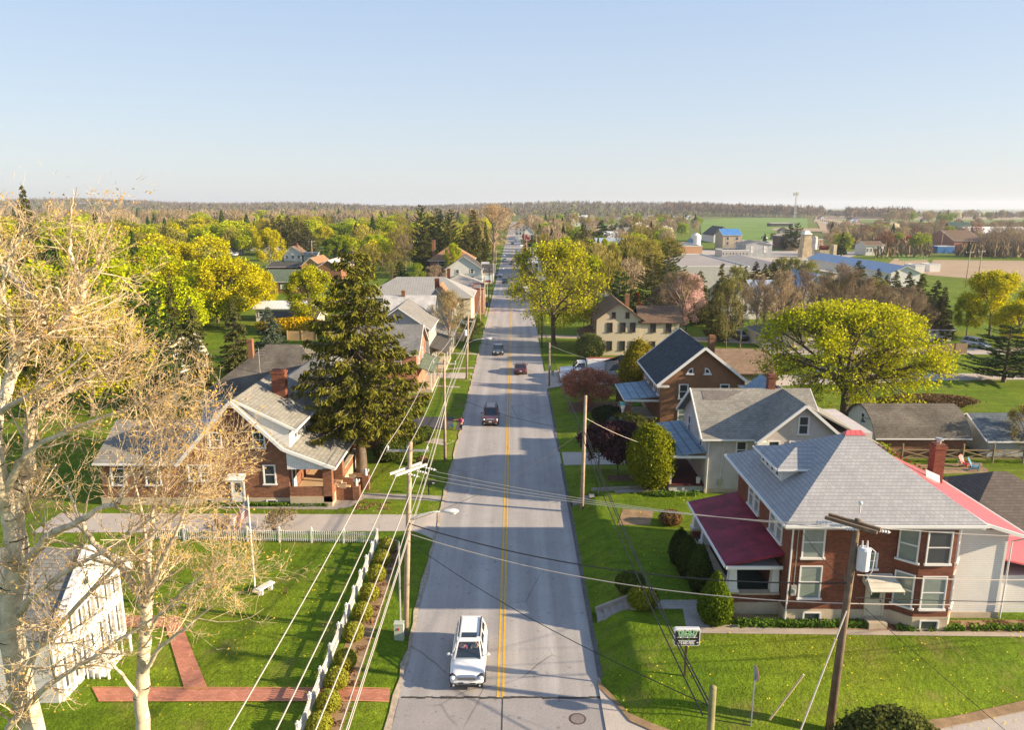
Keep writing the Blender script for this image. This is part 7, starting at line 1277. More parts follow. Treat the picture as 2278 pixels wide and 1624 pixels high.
post_sign(1084,660,4.4,2.0,1.0,(.45,.60,.66),'blue and dark red shop sign on a post by the far left kerb',(.25,.02,.04));post_sign(1080,625,5.0,2.6,1.2,(.75,.77,.78),'white hanging shop sign near the white corner house')
# ================================================================== VEHICLES
TYRE=M('tyre',(.018,.018,.019),.85,var=.1,local=True);RIM=M('rim',(.40,.40,.42),.3,metal=.7,var=0);CHRM=M('chrome',(.55,.56,.58),.15,metal=.9,var=0);CGL=M('car_glass',(.012,.022,.03),.06,var=0,spec=.9);HDL=M('headlight',(.55,.58,.62),.12,var=0,spec=.8);TLT=M('taillight',(.35,.01,.01),.25,var=0);PLST=M('black_plastic',(.03,.03,.032),.6,var=0);PLATE=M('plate',(.65,.66,.68),.5,var=0)
def glass_clear():
 m=bpy.data.materials.new('clear_windscreen');m.use_nodes=True;t=NT(m);t.n.remove(t.n['Principled BSDF']);a=t.new('ShaderNodeBsdfTransparent');a.inputs[0].default_value=(.80,.88,.88,1);g=t.new('ShaderNodeBsdfGlossy');g.inputs['Roughness'].default_value=.05;mx=t.new('ShaderNodeMixShader');mx.inputs[0].default_value=.14;t.link(a.outputs[0],mx.inputs[1]);t.link(g.outputs[0],mx.inputs[2]);t.link(mx.outputs[0],t.n['Material Output'].inputs[0]);return m
CLR=glass_clear()
def sup(y,hw,z0,z1,n=20,px_=.42,pz=.55):
 zc_,h_=(z0+z1)/2,(z1-z0)/2;sg=lambda v:(v>0)-(v<0)
 return[(hw*sg(math.cos(a))*abs(math.cos(a))**px_,y,zc_+h_*sg(math.sin(a))*abs(math.sin(a))**pz) for a in[2*math.pi*(k+.5)/n for k in range(n)]]
def wheels(t,W,yf,yr,r=.34,dual=False):
 for s in(-1,1):
  for y in(yf,yr):
   x=s*(W/2-.10);m=MB();m.tube([(x-.11,y,r),(x+.11,y,r)],r,22);wo=m.obj('wheel',TYRE,t,smooth=False)
   m=MB();xo=x+s*.115;m.tube([(xo-.012,y,r),(xo+.012,y,r)],r*.66,16);m.obj('rim',RIM,wo);m=MB();m.tube([(xo-s*.02,y,r),(xo+s*.02,y,r)],r*.2,8);m.obj('hub',PLST,wo)
def car(label,x,y,rz,col,kind='suv',clear=False,group=None,name='car',z=None,cat='car',simple=False,rail=False,sunroof=False,clad=False):
 z=float(max(hgt(x,y),0))+.015 if z is None else z;t=thing(name,label,cat,(0,0,0),group);ORG[0]=Vector((0,0,0));pm=M('paint_%.2f_%.2f_%.2f'%tuple(col),col,.28,var=0,spec=.6,coat=.5)
 S={'suv':(4.75,1.84,1.68,1.06,-1.22,-.42,1.85,2.22),'sedan':(4.7,1.8,1.45,.95,-1.15,-.3,1.15,1.75),'wagon':(4.8,1.84,1.62,1.03,-1.2,-.38,1.95,2.25)}[kind];L,W,H,zb_,w0,w1,r1,r0=S;h=L/2;W2=W/2
 hd=zb_-.03;fr=[(-h,W2*.74,.36,.60),(-h+.05,W2*.86,.28,.72),(-h+.2,W2*.93,.25,hd-.13),(-h+.45,W2*.965,.24,hd-.07),(-h+.9,W2*.985,.23,hd),(w0,W2,.22,zb_),(0,W2,.22,zb_+.01),(1.2,W2,.22,zb_+.03),(h-.6,W2*.98,.24,zb_+.03),(h-.2,W2*.93,.28,zb_-(.02 if kind!='sedan' else .04)),(h-.04,W2*.88,.34,zb_-.1),(h,W2*.80,.42,zb_-.22)]
 m=MB();m.loft([sup(*q_) for q_ in fr]);m.obj('body',pm,t,smooth=True)
 b0,t0=W2*.89,W2*.66
 B_=[(-b0*.86,w0),(b0*.86,w0),(b0,w0+.55),(b0,.9),(b0*.97,r0-.25),(b0*.8,r0),(-b0*.8,r0),(-b0*.97,r0-.25),(-b0,.9),(-b0,w0+.55)]
 T_=[(-t0*.9,w1),(t0*.9,w1),(t0,w1+.25),(t0,.8),(t0*.97,r1-.15),(t0*.85,r1),(-t0*.85,r1),(-t0*.97,r1-.15),(-t0,.8),(-t0,w1+.25)]
 zt=H-.06;Bp=[(a,b_,zb_-.01) for a,b_ in B_];Tp=[(a,b_,zt) for a,b_ in T_]
 def face(name_,i,j,mat,k=.05):
  A,B2,C2,D=Vector(Bp[i]),Vector(Bp[j]),Vector(Tp[j]),Vector(Tp[i]);m=MB();c=(A+B2+C2+D)/4;A,B2,C2,D=[c+(p-c)*.97 for p in(A,B2,C2,D)];m.add([A,B2,C2,D],[(0,1,2,3)]);return m.obj(name_,mat,t)
 if clear:m=MB();m.box(-b0*.9,b0*.9,w0+.12,r0-.1,zb_+.02,zb_+.05);m.obj('dashboard',PLST,t)  # black slab over the body top, added so the cabin looks dark inside
 face('windscreen',0,1,CLR if clear else CGL);face('rear_window',5,6,CGL)
 m=MB();[m.add([Bp[i],Bp[j],Tp[j],Tp[i]],[(0,1,2,3)]) for i,j in((1,2),(2,3),(3,4),(4,5),(6,7),(7,8),(8,9),(9,0))];m.obj('side_glass',CLR if clear else CGL,t)
 m=MB()
 for i in(0,1,2,3,4,5,6,7,8,9):
  if i in(3,8) and kind=='sedan':pass
  m.bar(Bp[i],Tp[i],.07 if i in(0,1,5,6) else .045,.07)
 for i in range(10):m.bar(Tp[i],Tp[(i+1)%10],.09,.06)
 m.obj('pillars',pm,t)
 m=MB();m.loft([[(a*q_,w1+(b_-w1)*1.0+(1-q_)*((w1+r1)/2-b_),zz) for a,b_ in T_] for q_,zz in((1.03,zt-.01),(.98,zt+.035),(.8,zt+.06))]);m.obj('roof',pm,t)
 if not simple:
  m=MB();m.loft([sup(q_[0],q_[1],q_[2],q_[3]) for q_ in((-h-.03,W2*.55,hd-.32,hd-.16),(-h+.14,W2*.5,hd-.36,hd-.14))]);m.obj('grille',CHRM,t);m=MB();[m.box(-W2*.48,W2*.48,-h-.04,-h-.031,hd-.31+.05*i,hd-.295+.05*i) for i in range(3)];m.obj('grille_bars',PLST,t)
  for s in(-1,1):
   m=MB();m.ball((s*W2*.77,-h+.17,hd-.235),.18,.24,.105,12,8);m.obj('headlight_surround',PLST,t,smooth=True);m=MB();m.ball((s*W2*.77,-h+.12,hd-.23),.155,.25,.09,12,8);m.obj('headlight',HDL,t,smooth=True)
   m=MB();m.ball((s*(W2+.11),w0+.35,zb_+.06),.11,.07,.085,10,6);m.bar((s*(W2-.08),w0+.33,zb_-.0),(s*(W2+.04),w0+.36,zb_+.05),.05,.04);m.obj('mirror',pm,t,smooth=True)
   m=MB();m.box(min(s*W2*.62,s*W2*.9),max(s*W2*.62,s*W2*.9),h-.12,h+.005-.06,zb_-.3,zb_-.1);m.obj('taillight',TLT,t);m=MB();m.tube([(s*W2*.72,-h-.05,.38),(s*W2*.72,-h+.1,.38)],.05,10);m.obj('fog_lamp',HDL,t)
   for ya in(-h+.95,h-.98):
    m=MB();m.tube([(s*(W2-.03),ya,.36),(s*(W2+.004),ya,.36)],.41,20);m.obj('wheel_arch',PLST,t)
  m=MB();m.loft([sup(-h-.02,W2*.62,.27,.40),sup(-h+.12,W2*.88,.22,.42)]);m.box(-W2*.5,W2*.5,-h-.03,-h+.1,.44,.50);[m.box(min(s*W2*.56,s*W2*.9),max(s*W2*.56,s*W2*.9),-h-.03,-h+.3,.27,.47) for s in(-1,1)];m.obj('lower_bumper',PLST,t)
  m=MB();m.box(-.16,.16,-h-.045,-h-.03,.50,.62);m.obj('front_plate',PLATE,t);m=MB();m.box(-.16,.16,h-.0,h+.015,.60,.72);m.obj('rear_plate',PLATE,t)
 if rail:
  for s in(-1,1):m=MB();m.bar((s*t0*.93,w1+.3,zt+.09),(s*t0*.93,r1-.15,zt+.09),.07,.05);m.obj('roof_rail',PLST,t)
 if sunroof:m=MB();m.box(-t0*.66,t0*.66,w1+.22,w1+.68,zt+.05,zt+.072);m.obj('sunroof',CGL,t)
 wheels(t,W,-h+.95,h-.98);t.location=(x,y,z);t.rotation_euler=(0,0,rz);return t
wc=car('white estate car driving towards the viewer in the left lane, two people behind its windscreen',-2.38,35.25,0,(.78,.77,.75),'wagon',clear=True,rail=True,sunroof=True)
car('dark maroon sport utility car coming down the left lane past the mailbox',-2.65,80.9,0,(.10,.02,.022),'suv',rail=True);car('black car farther up the left lane below the street lamp',-2.65,120.2,0,(.012,.014,.018),'sedan');car('dark red saloon seen from behind in the right lane',.95,106.0,math.pi,(.07,.012,.014),'sedan')
c_=G(1103,616);car('white sport utility car turning across the street by the white corner house',c_[0],c_[1],math.pi/2,(.72,.71,.68),'suv',simple=True);c_=G(1123,630);car('dark green car in the left lane before the crossing white car',c_[0],c_[1],0,(.03,.045,.035),'suv',simple=True);c_=G(1123,582);car('white saloon parked at the left kerb under the bare sycamore',c_[0],c_[1],.2,(.7,.7,.7),'sedan',simple=True);c_=G(1139,588);car('silver-pink car driving away in the distance',c_[0],c_[1],math.pi,(.42,.36,.33),'suv',simple=True);c_=G(1140,544);car('dark car in the far distance on the street',c_[0],c_[1],0,(.02,.02,.05),'sedan',simple=True);c_=G(1144,538);car('white van-like car at the far end of the street',c_[0]+1,c_[1],0,(.6,.62,.65),'suv',simple=True)
for px,py,rz,col,kd,lb in((1684,817,1.9,(.06,.11,.12),'sedan','dark teal car parked in front of the low brown garage'),(1645,755,.1,(.02,.02,.03),'suv','black car beside the white block garage'),(1804,762,1.5,(.02,.02,.03),'sedan','black car half hidden behind the great maple'),(1924,816,1.4,(.25,.02,.03),'sedan','red car behind the branches of the great maple'),(1900,838,1.3,(.55,.58,.60),'suv','silver car under the great maple crown'),(1850,838,1.6,(.40,.44,.50),'sedan','pale blue car seen through the great maple'),(2170,772,.3,(.60,.64,.70),'suv','white car parked left of the dark pine at right'),(524,569,0,(.65,.67,.70),'suv','white car before the open garage on the left'),(1995,665,1.2,(.7,.7,.7),'suv','white car in the yard by the long warehouse')):
 c_=G(px,py);car(lb,c_[0],c_[1],rz,col,kd,simple=True)
pk=random.Random(5);cols=[(.02,.02,.03),(.5,.5,.52),(.25,.02,.03),(.05,.08,.2),(.65,.65,.62),(.15,.15,.16)]
protos=None
for i,(px,py) in enumerate([(1648,541),(1655,543),(1663,542),(1671,543),(1679,544),(1688,542),(1697,543),(1706,544),(1640,546),(1650,548),(1700,531),(1721,533),(1738,534),(1855,503),(1907,517),(1915,518)]):
 c_=G(px,py);t=car('tiny parked %s car in the far car parks by the sports field'%('dark','silver','red','blue','white','grey')[i%6],c_[0],c_[1],pk.uniform(-.4,.4)+(1.57 if i%2 else 0),cols[i%6],'suv',simple=True,group='cars in the far car parks',name='parked_car');t.scale=(1.2,1.2,1.2)
def truck(label,x,y,rz,big,name='service_truck'):
 t=thing(name,label,'truck',(0,0,0));ORG[0]=Vector((0,0,0));wp=M('truck_white',(.74,.75,.76),.35,var=.03,local=True,coat=.3);k=1.2 if big else 1.0;W2=1.0*(1.12 if big else 1)
 m=MB();m.loft([sup(-3.1*k,W2*.80,.5,1.0*k),sup(-3.0*k,W2*.93,.42,1.14*k),sup(-2.2*k,W2*.97,.4,1.22*k),sup(-1.5*k,W2,.4,1.3*k),sup(-.2,W2,.4,1.3*k),sup(.0,W2,.45,1.28*k)]);m.obj('cab',wp,t,smooth=True)
 m=MB();m.loft([[(a*W2*.9,b_,1.27*k) for a,b_ in((-1,-1.55*k),(1,-1.55*k),(1,-.08),(-1,-.08))],[(a*W2*.72,b_,1.88*k) for a,b_ in((-1,-.95*k),(1,-.95*k),(1,-.14),(-1,-.14))]]);m.obj('cab_glass',CGL,t)
 m=MB();m.box(-W2*.76,W2*.76,-1.02*k,-.1,1.85*k,1.95*k)
 for s in(-1,1):m.bar((s*W2*.9,-1.5*k,1.27*k),(s*W2*.73,-.96*k,1.88*k),.07,.07);m.bar((s*W2*.9,-.12,1.27*k),(s*W2*.74,-.15,1.88*k),.14,.1)
 m.obj('cab_roof',wp,t)
 if big:m=MB();m.box(-W2,W2,.12,4.2,.7,2.55);m.obj('box_body',wp,t);m=MB();m.bar((-.3,.3,2.72),(-.3,4.0,2.72),.22,.16);m.bar((.45,.3,2.72),(.45,4.0,2.72),.5,.12);m.obj('roof_rack',M('rack_red',(.45,.12,.09),.5),t);m=MB();m.bar((.75,.2,2.7),(.75,4.6,2.75),.28,.2);m.obj('ladder',wp,t)
 else:m=MB();m.box(-W2,W2,.12,3.0,.6,1.5);m.box(-W2,-W2+.45,.121,2.99,1.5,1.75);m.box(W2-.45,W2,.121,2.99,1.5,1.75);m.obj('service_body',wp,t)
 for s in(-1,1):m=MB();m.box(min(s*W2*.62,s*W2*.9),max(s*W2*.62,s*W2*.9),-3.1*k-.02,-3.0*k,.82*k,1.02*k);m.obj('headlight',HDL,t);m=MB();m.box(s*W2+s*.05-.08,s*W2+s*.05+.08,-1.4*k,-1.3*k,1.3*k,1.6*k);m.obj('mirror',PLST,t)
 m=MB();m.box(-W2*.55,W2*.55,-3.13*k,-3.03*k,.68*k,.98*k);m.obj('grille',PLST,t);m=MB();m.box(-W2*.9,W2*.9,-3.25*k,-3.05*k,.42,.62);m.obj('bumper',CHRM,t)
 wheels(t,W2*2,-2.3*k,1.9 if not big else 2.7,.40*(1.15 if big else 1));t.location=(x,y,.05);t.rotation_euler=(0,0,rz);return t
truck('white pickup with service body, nose to the road, behind the reddish crab tree',9.4,99.3,-math.pi/2,False);truck('larger white box truck with ladder rack behind the white pickup',10.2,102.6,-math.pi/2,True)
t=truck('white lorry cab with long trailer at the grey factory dock',*G(1625,640)[:2],-math.pi/2,True)
# ================================================================== PEOPLE
def skin_body(name,pts,edges,rad,mat,parent=None,loc=(0,0,0),lv=2):
 me=bpy.data.meshes.new(name);me.from_pydata(pts,edges,[]);o=bpy.data.objects.new(name,me);C.objects.link(o);o.location=loc;me.materials.append(mat)
 if parent is not None:o.parent=parent
 md=o.modifiers.new('s','SKIN');md.use_smooth_shade=True
 for i,r_ in enumerate(rad):me.skin_vertices[0].data[i].radius=(r_,r_) if not isinstance(r_,tuple) else r_
 me.skin_vertices[0].data[0].use_root=True;o.modifiers.new('u','SUBSURF').levels=lv;o.modifiers['u'].render_levels=lv;return o
SKIN=M('skin',(.55,.32,.22),.6,var=0)
def hand(P,E_,Rr,wrist,d,up,s=1.0):
 """palm with four fingers of unequal length and a side thumb, grown from vertex index wrist"""
 w=Vector(P[wrist]);d=unit(d);up=unit(up);sd=d.cross(up).normalized();n=len(P);P.append(tuple(w+d*.045*s));E_.append((wrist,n));Rr.append((.036*s,.018*s))
 for i,(o,L) in enumerate(((-.030,.062),(-.010,.075),(.010,.070),(.030,.055))):
  k=len(P);b_=w+d*.08*s+sd*o*s;P+=[tuple(b_),tuple(b_+d*L*s*.55-up*.008*s),tuple(b_+d*L*s*.95-up*.028*s)];E_+=[(n,k),(k,k+1),(k+1,k+2)];Rr+=[.010*s,.0085*s,.007*s]
 k=len(P);b_=w+d*.03*s+sd*.036*s;P+=[tuple(b_),tuple(b_+d*.03*s+sd*.022*s-up*.01*s)];E_+=[(n,k),(k,k+1)];Rr+=[.011*s,.009*s]
def face_parts(t,c,r_,fwd,hair,s=1.0,long=True):
 c=Vector(c);f=unit(fwd);sd=Vector((-f.y,f.x,0));
 m=MB();[m.ball(c+f*r_*.86+sd*k*r_*.36+Vector((0,0,r_*.08)),r_*.13,r_*.13,r_*.09,8,6) for k in(-1,1)];m.obj('eyes',BLACK,t)
 m=MB();m.loft([[tuple(c+f*r_*.95+sd*a*r_*.1+Vector((0,0,zz*r_))) for a,zz in((-1,-.25),(1,-.25),(.4,.15),(-.4,.15))],[tuple(c+f*r_*1.18+sd*a*r_*.06+Vector((0,0,zz*r_))) for a,zz in((-1,-.25),(1,-.25),(.4,-.1),(-.4,-.1))]]);m.obj('nose',SKIN,t)
 m=MB();m.ball(c+f*r_*.88+Vector((0,0,-.5*r_)),r_*.25,r_*.25,r_*.05,8,5);m.obj('mouth',M('lips',(.40,.12,.10),.5,var=0),t)
 m=MB();[m.ball(c+sd*k*r_*.92+Vector((0,0,-.02*r_)),r_*.12,r_*.12,r_*.22,8,6) for k in(-1,1)];m.obj('ears',SKIN,t)
 m=MB();vs=[];m.ball(c-f*r_*.12+Vector((0,0,r_*.22)),r_*1.08,r_*1.08,r_*1.08,14,10);
 if long:m.ball(c-f*r_*.75+Vector((0,0,-r_*.6)),r_*.55,r_*.5,r_*.95,10,8)
 o=m.obj('hair',hair,t,smooth=True);return o
def person(label,x,y,h,shirt,legs,hair,la,ra,z=None,skirt=None,fwd=(-1,-.3,0),pack=None,shoes=BLACK,name='person'):
 """standing figure.  la, ra: (elbow, wrist) offsets of the arms in units of height, from the shoulders"""
 z=float(max(hgt(x,y),0))+.02 if z is None else z;t=thing(name,label,'person',(x,y,z));ORG[0]=Vector((0,0,0));k=h;f=unit(fwd);sd=Vector((-f.y,f.x,0))
 A=lambda a,b_,c:tuple(sd*a*k+f*b_*k+Vector((0,0,c*k)))
 P=[A(0,0,.52),A(0,-.005,.62),A(0,0,.74),A(0,0,.815),A(0,.005,.86),A(0,.012,.925),A(0,.01,.985)];E_=[(0,1),(1,2),(2,3),(3,4),(4,5),(5,6)];Rr=[(.085*k,.06*k),(.07*k,.052*k),(.085*k,.055*k),(.05*k,.04*k),.032*k,(.048*k,.056*k),(.028*k,.034*k)]
 def leg(s,st):
  n=len(P);P.extend([A(s*.05,0,.49),A(s*.055,.01+st*.5,.28),A(s*.055,st,.05),A(s*.06,st+.06,.02)]);E_.extend([(0,n),(n,n+1),(n+1,n+2),(n+2,n+3)]);Rr.extend([.052*k,.036*k,.024*k,(.024*k,.02*k)])
 leg(1,.03);leg(-1,-.03)
 for s,(el,wr) in((1,la),(-1,ra)):
  n=len(P);S0=Vector(A(s*.105,0,.80));e=S0+Vector(el)*k;w_=S0+Vector(wr)*k;P.extend([tuple(S0),tuple(e),tuple(w_)]);E_.extend([(3,n),(n,n+1),(n+1,n+2)]);Rr.extend([.034*k,.025*k,.018*k]);hand(P,E_,Rr,n+2,w_-e,(0,0,1),k/1.7)
 skin_body('body',P,E_,Rr,SKIN,t)
 SP=[A(0,0,.50),A(0,-.005,.62),A(0,0,.74),A(0,0,.81)];SE=[(0,1),(1,2),(2,3)];SR=[(.094*k,.068*k),(.08*k,.062*k),(.096*k,.066*k),(.06*k,.05*k)]
 for s,(el,wr) in((1,la),(-1,ra)):n=len(SP);S0=Vector(A(s*.105,0,.80));SP+=[tuple(S0),tuple(S0+Vector(el)*k*.55)];SE+=[(3,n),(n,n+1)];SR+=[.042*k,.036*k]
 skin_body('shirt',SP,SE,SR,shirt,t)
 if skirt:m=MB();m.loft([[tuple(sd*r_*k*math.cos(a)+f*r_*k*.8*math.sin(a)+Vector((0,0,zz*k))) for a in np.linspace(0,2*math.pi,17)[:-1]] for r_,zz in((.085,.60),(.12,.50),(.165,.36))]);m.obj('skirt',skirt,t)
 else:
  LP=[A(0,0,.53)];LE=[];LR=[(.092*k,.068*k)]
  for s,st in((1,.03),(-1,-.03)):n=len(LP);LP+=[A(s*.05,0,.47),A(s*.055,.01+st*.5,.28),A(s*.055,st,.07)];LE+=[(0,n),(n,n+1),(n+1,n+2)];LR+=[.060*k,.043*k,.031*k]
  skin_body('trousers',LP,LE,LR,legs,t)
 for s,st in((1,.03),(-1,-.03)):m=MB();m.ball(A(s*.058,st+.03,.022),.03*k,.03*k,.026*k,10,6);q_=A(s*.06,st+.065,.018);m.ball(q_,.03*k,.03*k,.02*k,10,6);m.obj('shoe',shoes,t,smooth=True)
 face_parts(t,A(0,.012,.935),.062*k,f,hair)
 if pack:m=MB();c=Vector(A(0,-.10,.70));m.loft([[tuple(c+sd*a*.10*k*w_+f*b_*.045*k*w_+Vector((0,0,zz*k))) for a,b_ in((-1,-1),(-.4,-1.3),(.4,-1.3),(1,-1),(1,1),(-1,1))] for w_,zz in((.8,-.10),(1,-.06),(1,.06),(.7,.10))]);po=m.obj('backpack',pack,t)
 t.location=(x,y,z);return t
CL=lambda n_,c:M(n_,c,.85,var=0)
person('adult in pink top, black leggings and backpack, arm held out to the child',-5.75,76.75,1.66,CL('pink_top',(.62,.05,.16)),CL('black_leggings',(.02,.02,.022)),CL('brown_hair',(.10,.04,.02)),((-.03,-.02,-.16),(-.10,-.05,-.25)),((-.20,-.06,.0),(-.36,-.09,-.01)),fwd=(-.4,-1,0),pack=CL('pink_pack',(.70,.22,.25)),shoes=CL('grey_shoes',(.3,.3,.3)))
person('small child in pale blue top and turquoise skirt, arm raised to the adult',-6.75,76.95,1.10,CL('pale_blue_top',(.45,.52,.70)),None,CL('fair_hair',(.45,.22,.07)),((.15,.0,.10),(.31,.0,.20)),((-.13,-.03,-.10),(-.26,-.05,-.08)),skirt=CL('turquoise_skirt',(.08,.42,.52)),fwd=(-.2,-1,0),shoes=SKIN)
def seated(label,x,y,z,shirt,hair,name='person'):
 t=thing(name,label,'person',(x,y,z));ORG[0]=Vector((0,0,0));P=[(0,.1,.05),(0,.12,.3),(0,.1,.5),(0,.08,.62),(0,.06,.74),(0,.06,.84)];E_=[(i,i+1) for i in range(5)];Rr=[(.17,.12),(.15,.11),(.18,.10),.06,(.085,.1),(.05,.06)]
 for s in(-1,1):n=len(P);P+=[(s*.2,.08,.48),(s*.25,-.12,.3),(s*.14,-.32,.36)];E_+=[(2,n),(n,n+1),(n+1,n+2)];Rr+=[.06,.045,.035];hand(P,E_,Rr,n+2,(-s*.3,-1,.2),(0,0,1))
 skin_body('body',P,E_,Rr,SKIN,t);SP=[(0,.1,.05),(0,.12,.3),(0,.1,.5)];SE=[(0,1),(1,2)];SR=[(.185,.135),(.165,.125),(.195,.115)]
 for s in(-1,1):n=len(SP);SP+=[(s*.2,.08,.48),(s*.24,-.06,.34)];SE+=[(2,n),(n,n+1)];SR+=[.075,.06]
 skin_body('shirt',SP,SE,SR,shirt,t);face_parts(t,(0,.05,.76),.1,(0,-1,0),hair);t.location=(x,y,z)
seated('driver in a yellow-green shirt behind the windscreen of the white estate car',-2.02,34.98,.70,CL('lime_shirt',(.48,.55,.18)),CL('grey_hair',(.35,.30,.25)));seated('passenger in a magenta top behind the windscreen of the white estate car',-2.74,34.98,.68,CL('magenta_top',(.40,.05,.15)),CL('dark_hair',(.04,.025,.02)))
# ================================================================== BIG BARE SYCAMORES, left foreground
def limb(pts):
 P=[];Rr=[]
 for px,py,Y_,r_ in pts:x,z=atY(px,py,Y_);P.append((x,Y_,z));Rr.append(r_)
 return np.array(P),np.array(Rr)
def smooth_path(P,Rr,k=5):
 out=[];ro=[];n=len(P)
 for i in range(n-1):
  p0,p1,p2,p3=P[max(i-1,0)],P[i],P[i+1],P[min(i+2,n-1)]
  for j in range(k):t=j/k;out.append(.5*(2*p1+(p2-p0)*t+(2*p0-5*p1+4*p2-p3)*t*t+(3*p1-p0-3*p2+p3)*t**3));ro.append(Rr[i]*(1-t)+Rr[i+1]*t)
 out.append(P[-1]);ro.append(Rr[-1]);return np.array(out),np.array(ro)
def sycamore(name,label,base,limbs,seed,dens,loc,lens,bias,budcol=(.60,.36,.07)):
 rg=np.random.default_rng(seed);wood=[];seeds=[]
 for L in limbs:
  P,Rr=L if isinstance(L,tuple) else limb(L);P,Rr=smooth_path(P,Rr);P=P+rg.normal(0,.02,P.shape);wood.append((P[:-1],P[1:],Rr[:-1],Rr[1:]))
  ln=np.linalg.norm(np.diff(P,axis=0),axis=1);tot=ln.sum();n=max(2,int(tot*dens));k=rg.integers(1,len(P)-1,n) if len(P)>3 else np.array([1]);k=k[Rr[k]<.22];k=np.concatenate([k,np.full(4,len(P)-2)])
  seeds.append((P[k],norm(P[np.minimum(k+1,len(P)-1)]-P[k]),Rr[k]))
 S=np.concatenate([s[0] for s in seeds]);D=np.concatenate([s[1] for s in seeds]);Rk=np.concatenate([s[2] for s in seeds]);tw=[]
 r0=np.minimum(Rk*.5,.055);up=np.array(bias);ends=[]
 for lv,(m,L) in enumerate(lens):
  ix=np.repeat(np.arange(len(S)),m) if lv else np.arange(len(S));N_=len(ix)
  if lv:t=rg.uniform(.12,1,N_);s=bez(pS[ix],pC[ix],pE[ix],t);dd=norm(pE[ix]-pC[ix]);rr_=np.maximum(pr[ix]*(1-.5*t)*.62,.0055)
  else:s=S;dd=D;rr_=r0
  d=norm(dd*.75+norm(rg.normal(size=(N_,3)))*.75+up*(.55 if lv==0 else .3));ln=L*rg.uniform(.5,1.35,N_);e=s+d*ln[:,None];c=(s+e)/2+rg.normal(0,.09,e.shape)*ln[:,None]-np.array([0,0,.06])*ln[:,None]
  tw.append(curve_segs(s,c,e,rr_,rr_*.45,4 if lv<2 else 2));pS,pC,pE,pr,S=s,c,e,rr_,s;
 tw=[(lambda k_:tuple(a[k_] for a in q_))(q_[1][:,2]<24.0+rg.gamma(1.0,.35,len(q_[1]))) for q_ in tw];ok=pE[:,2]<24.6;pS,pC,pE=pS[ok],pC[ok],pE[ok]
 ix=np.repeat(np.arange(len(pS)),1);t=rg.uniform(.3,1.05,len(ix));B_=bez(pS[ix],pC[ix],pE[ix],t)+rg.normal(0,.02,(len(ix),3));bv,bf=leaf_quads(B_,.047,rg)
 A=[np.concatenate([w_[i] for w_ in wood]) for i in range(4)];wv,wf=seg_mesh(*A,10);T4=[np.concatenate([w_[i] for w_ in tw]) for i in range(4)];v,f=seg_mesh(*T4,3);L0=np.array(loc)
 t=np_obj(name,np_mesh(name,wv-L0,wf,[BARK_W],smooth=True),loc);tag(t,label,'tree');t.color=(1,1,1,1)
 c=np_obj('crown',np_mesh('twigs',v-L0,f,[TWIG]),(0,0,0),t);c.color=(.64,.50,.32,1);b=np_obj('buds',np_mesh('buds',bv-L0,bf,[LEAF]),(0,0,0),c);b.color=(*budcol,1);print(name,len(f),len(bf));return t
Y1=25.0
gb=(-18.6,25.0,0)
tr=(np.array([(-18.9,25,-.3),(-18.7,25,2.5),(*[atY(28,1420,25)[0]],25,atY(28,1420,25)[1]),(atY(38,1240,25)[0],25,atY(38,1240,25)[1]),(atY(30,1160,25)[0],25,atY(30,1160,25)[1])]),np.array([.62,.48,.42,.40,.34]))
L_=[tr,[(30,1170,25,.34),(40,1100,25,.28),(62,1060,25.3,.22),(66,980,25.5,.19),(72,930,25.6,.17),(120,890,25.8,.12),(180,850,26,.08),(250,800,26,.05)],[(30,1170,25,.34),(10,1100,24.6,.28),(-10,1010,24.2,.24),(-5,920,24.5,.20),(22,850,25,.20),(28,795,25,.20),(60,770,25,.19),(88,748,25,.18)],[(88,748,25,.15),(92,722,25,.13),(88,690,25.2,.125),(63,653,25.4,.115),(28,616,25.8,.10),(0,582,26,.09),(-40,545,26,.07)],[(88,748,25,.16),(118,736,25,.135),(140,718,25,.125),(163,686,25,.115),(185,661,25,.10),(182,637,25,.09),(172,608,25,.07),(158,566,25,.055),(156,520,25,.04),(160,460,25,.022),(163,420,25,.012)],[(182,637,25,.08),(190,608,24.8,.07),(211,595,24.6,.055),(220,570,24.5,.04),(240,520,24.4,.025),(250,480,24.3,.014)],[(163,686,25,.07),(140,668,24.2,.05),(125,640,23.8,.03),(100,640,23.6,.02)],[(28,795,25,.12),(26,740,24.4,.10),(18,690,24,.085),(5,640,23.8,.06),(30,560,23.6,.04),(60,500,23.6,.02)],[(35,1300,25,.22),(60,1252,24.6,.17),(112,1190,24.2,.13),(165,1166,23.9,.11),(225,1130,23.6,.09),(262,1122,23.4,.075),(270,1090,23.4,.05),(300,1040,23.4,.03),(350,985,23.4,.015)],[(25,1560,24.6,.16),(60,1480,24,.12),(130,1395,23.5,.09),(220,1300,23.2,.07),(330,1200,23,.05),(430,1110,22.8,.03),(500,1030,22.6,.015)],[(20,1620,24.5,.14),(90,1540,23.6,.1),(180,1480,23,.075),(290,1410,22.6,.05),(400,1340,22.4,.03),(480,1300,22.2,.015)],[(30,1380,25,.16),(70,1330,24.4,.11),(150,1270,24,.08),(260,1210,23.6,.055),(370,1130,23.4,.035),(450,1060,23.2,.018)],[(10,1100,24.6,.16),(60,1010,24,.10),(150,960,23.6,.07),(250,920,23.4,.045),(330,890,23.2,.02)],[(-5,920,24.5,.12),(60,880,24,.07),(140,830,23.8,.045),(220,760,23.6,.02)]]
sycamore('sycamore_tree','huge pale-barked sycamore with orange buds filling the left foreground',None,L_,31,1.7,gb,[(1,2.1),(5,1.15),(4,.55),(2,.28)],(.25,-.05,.55))
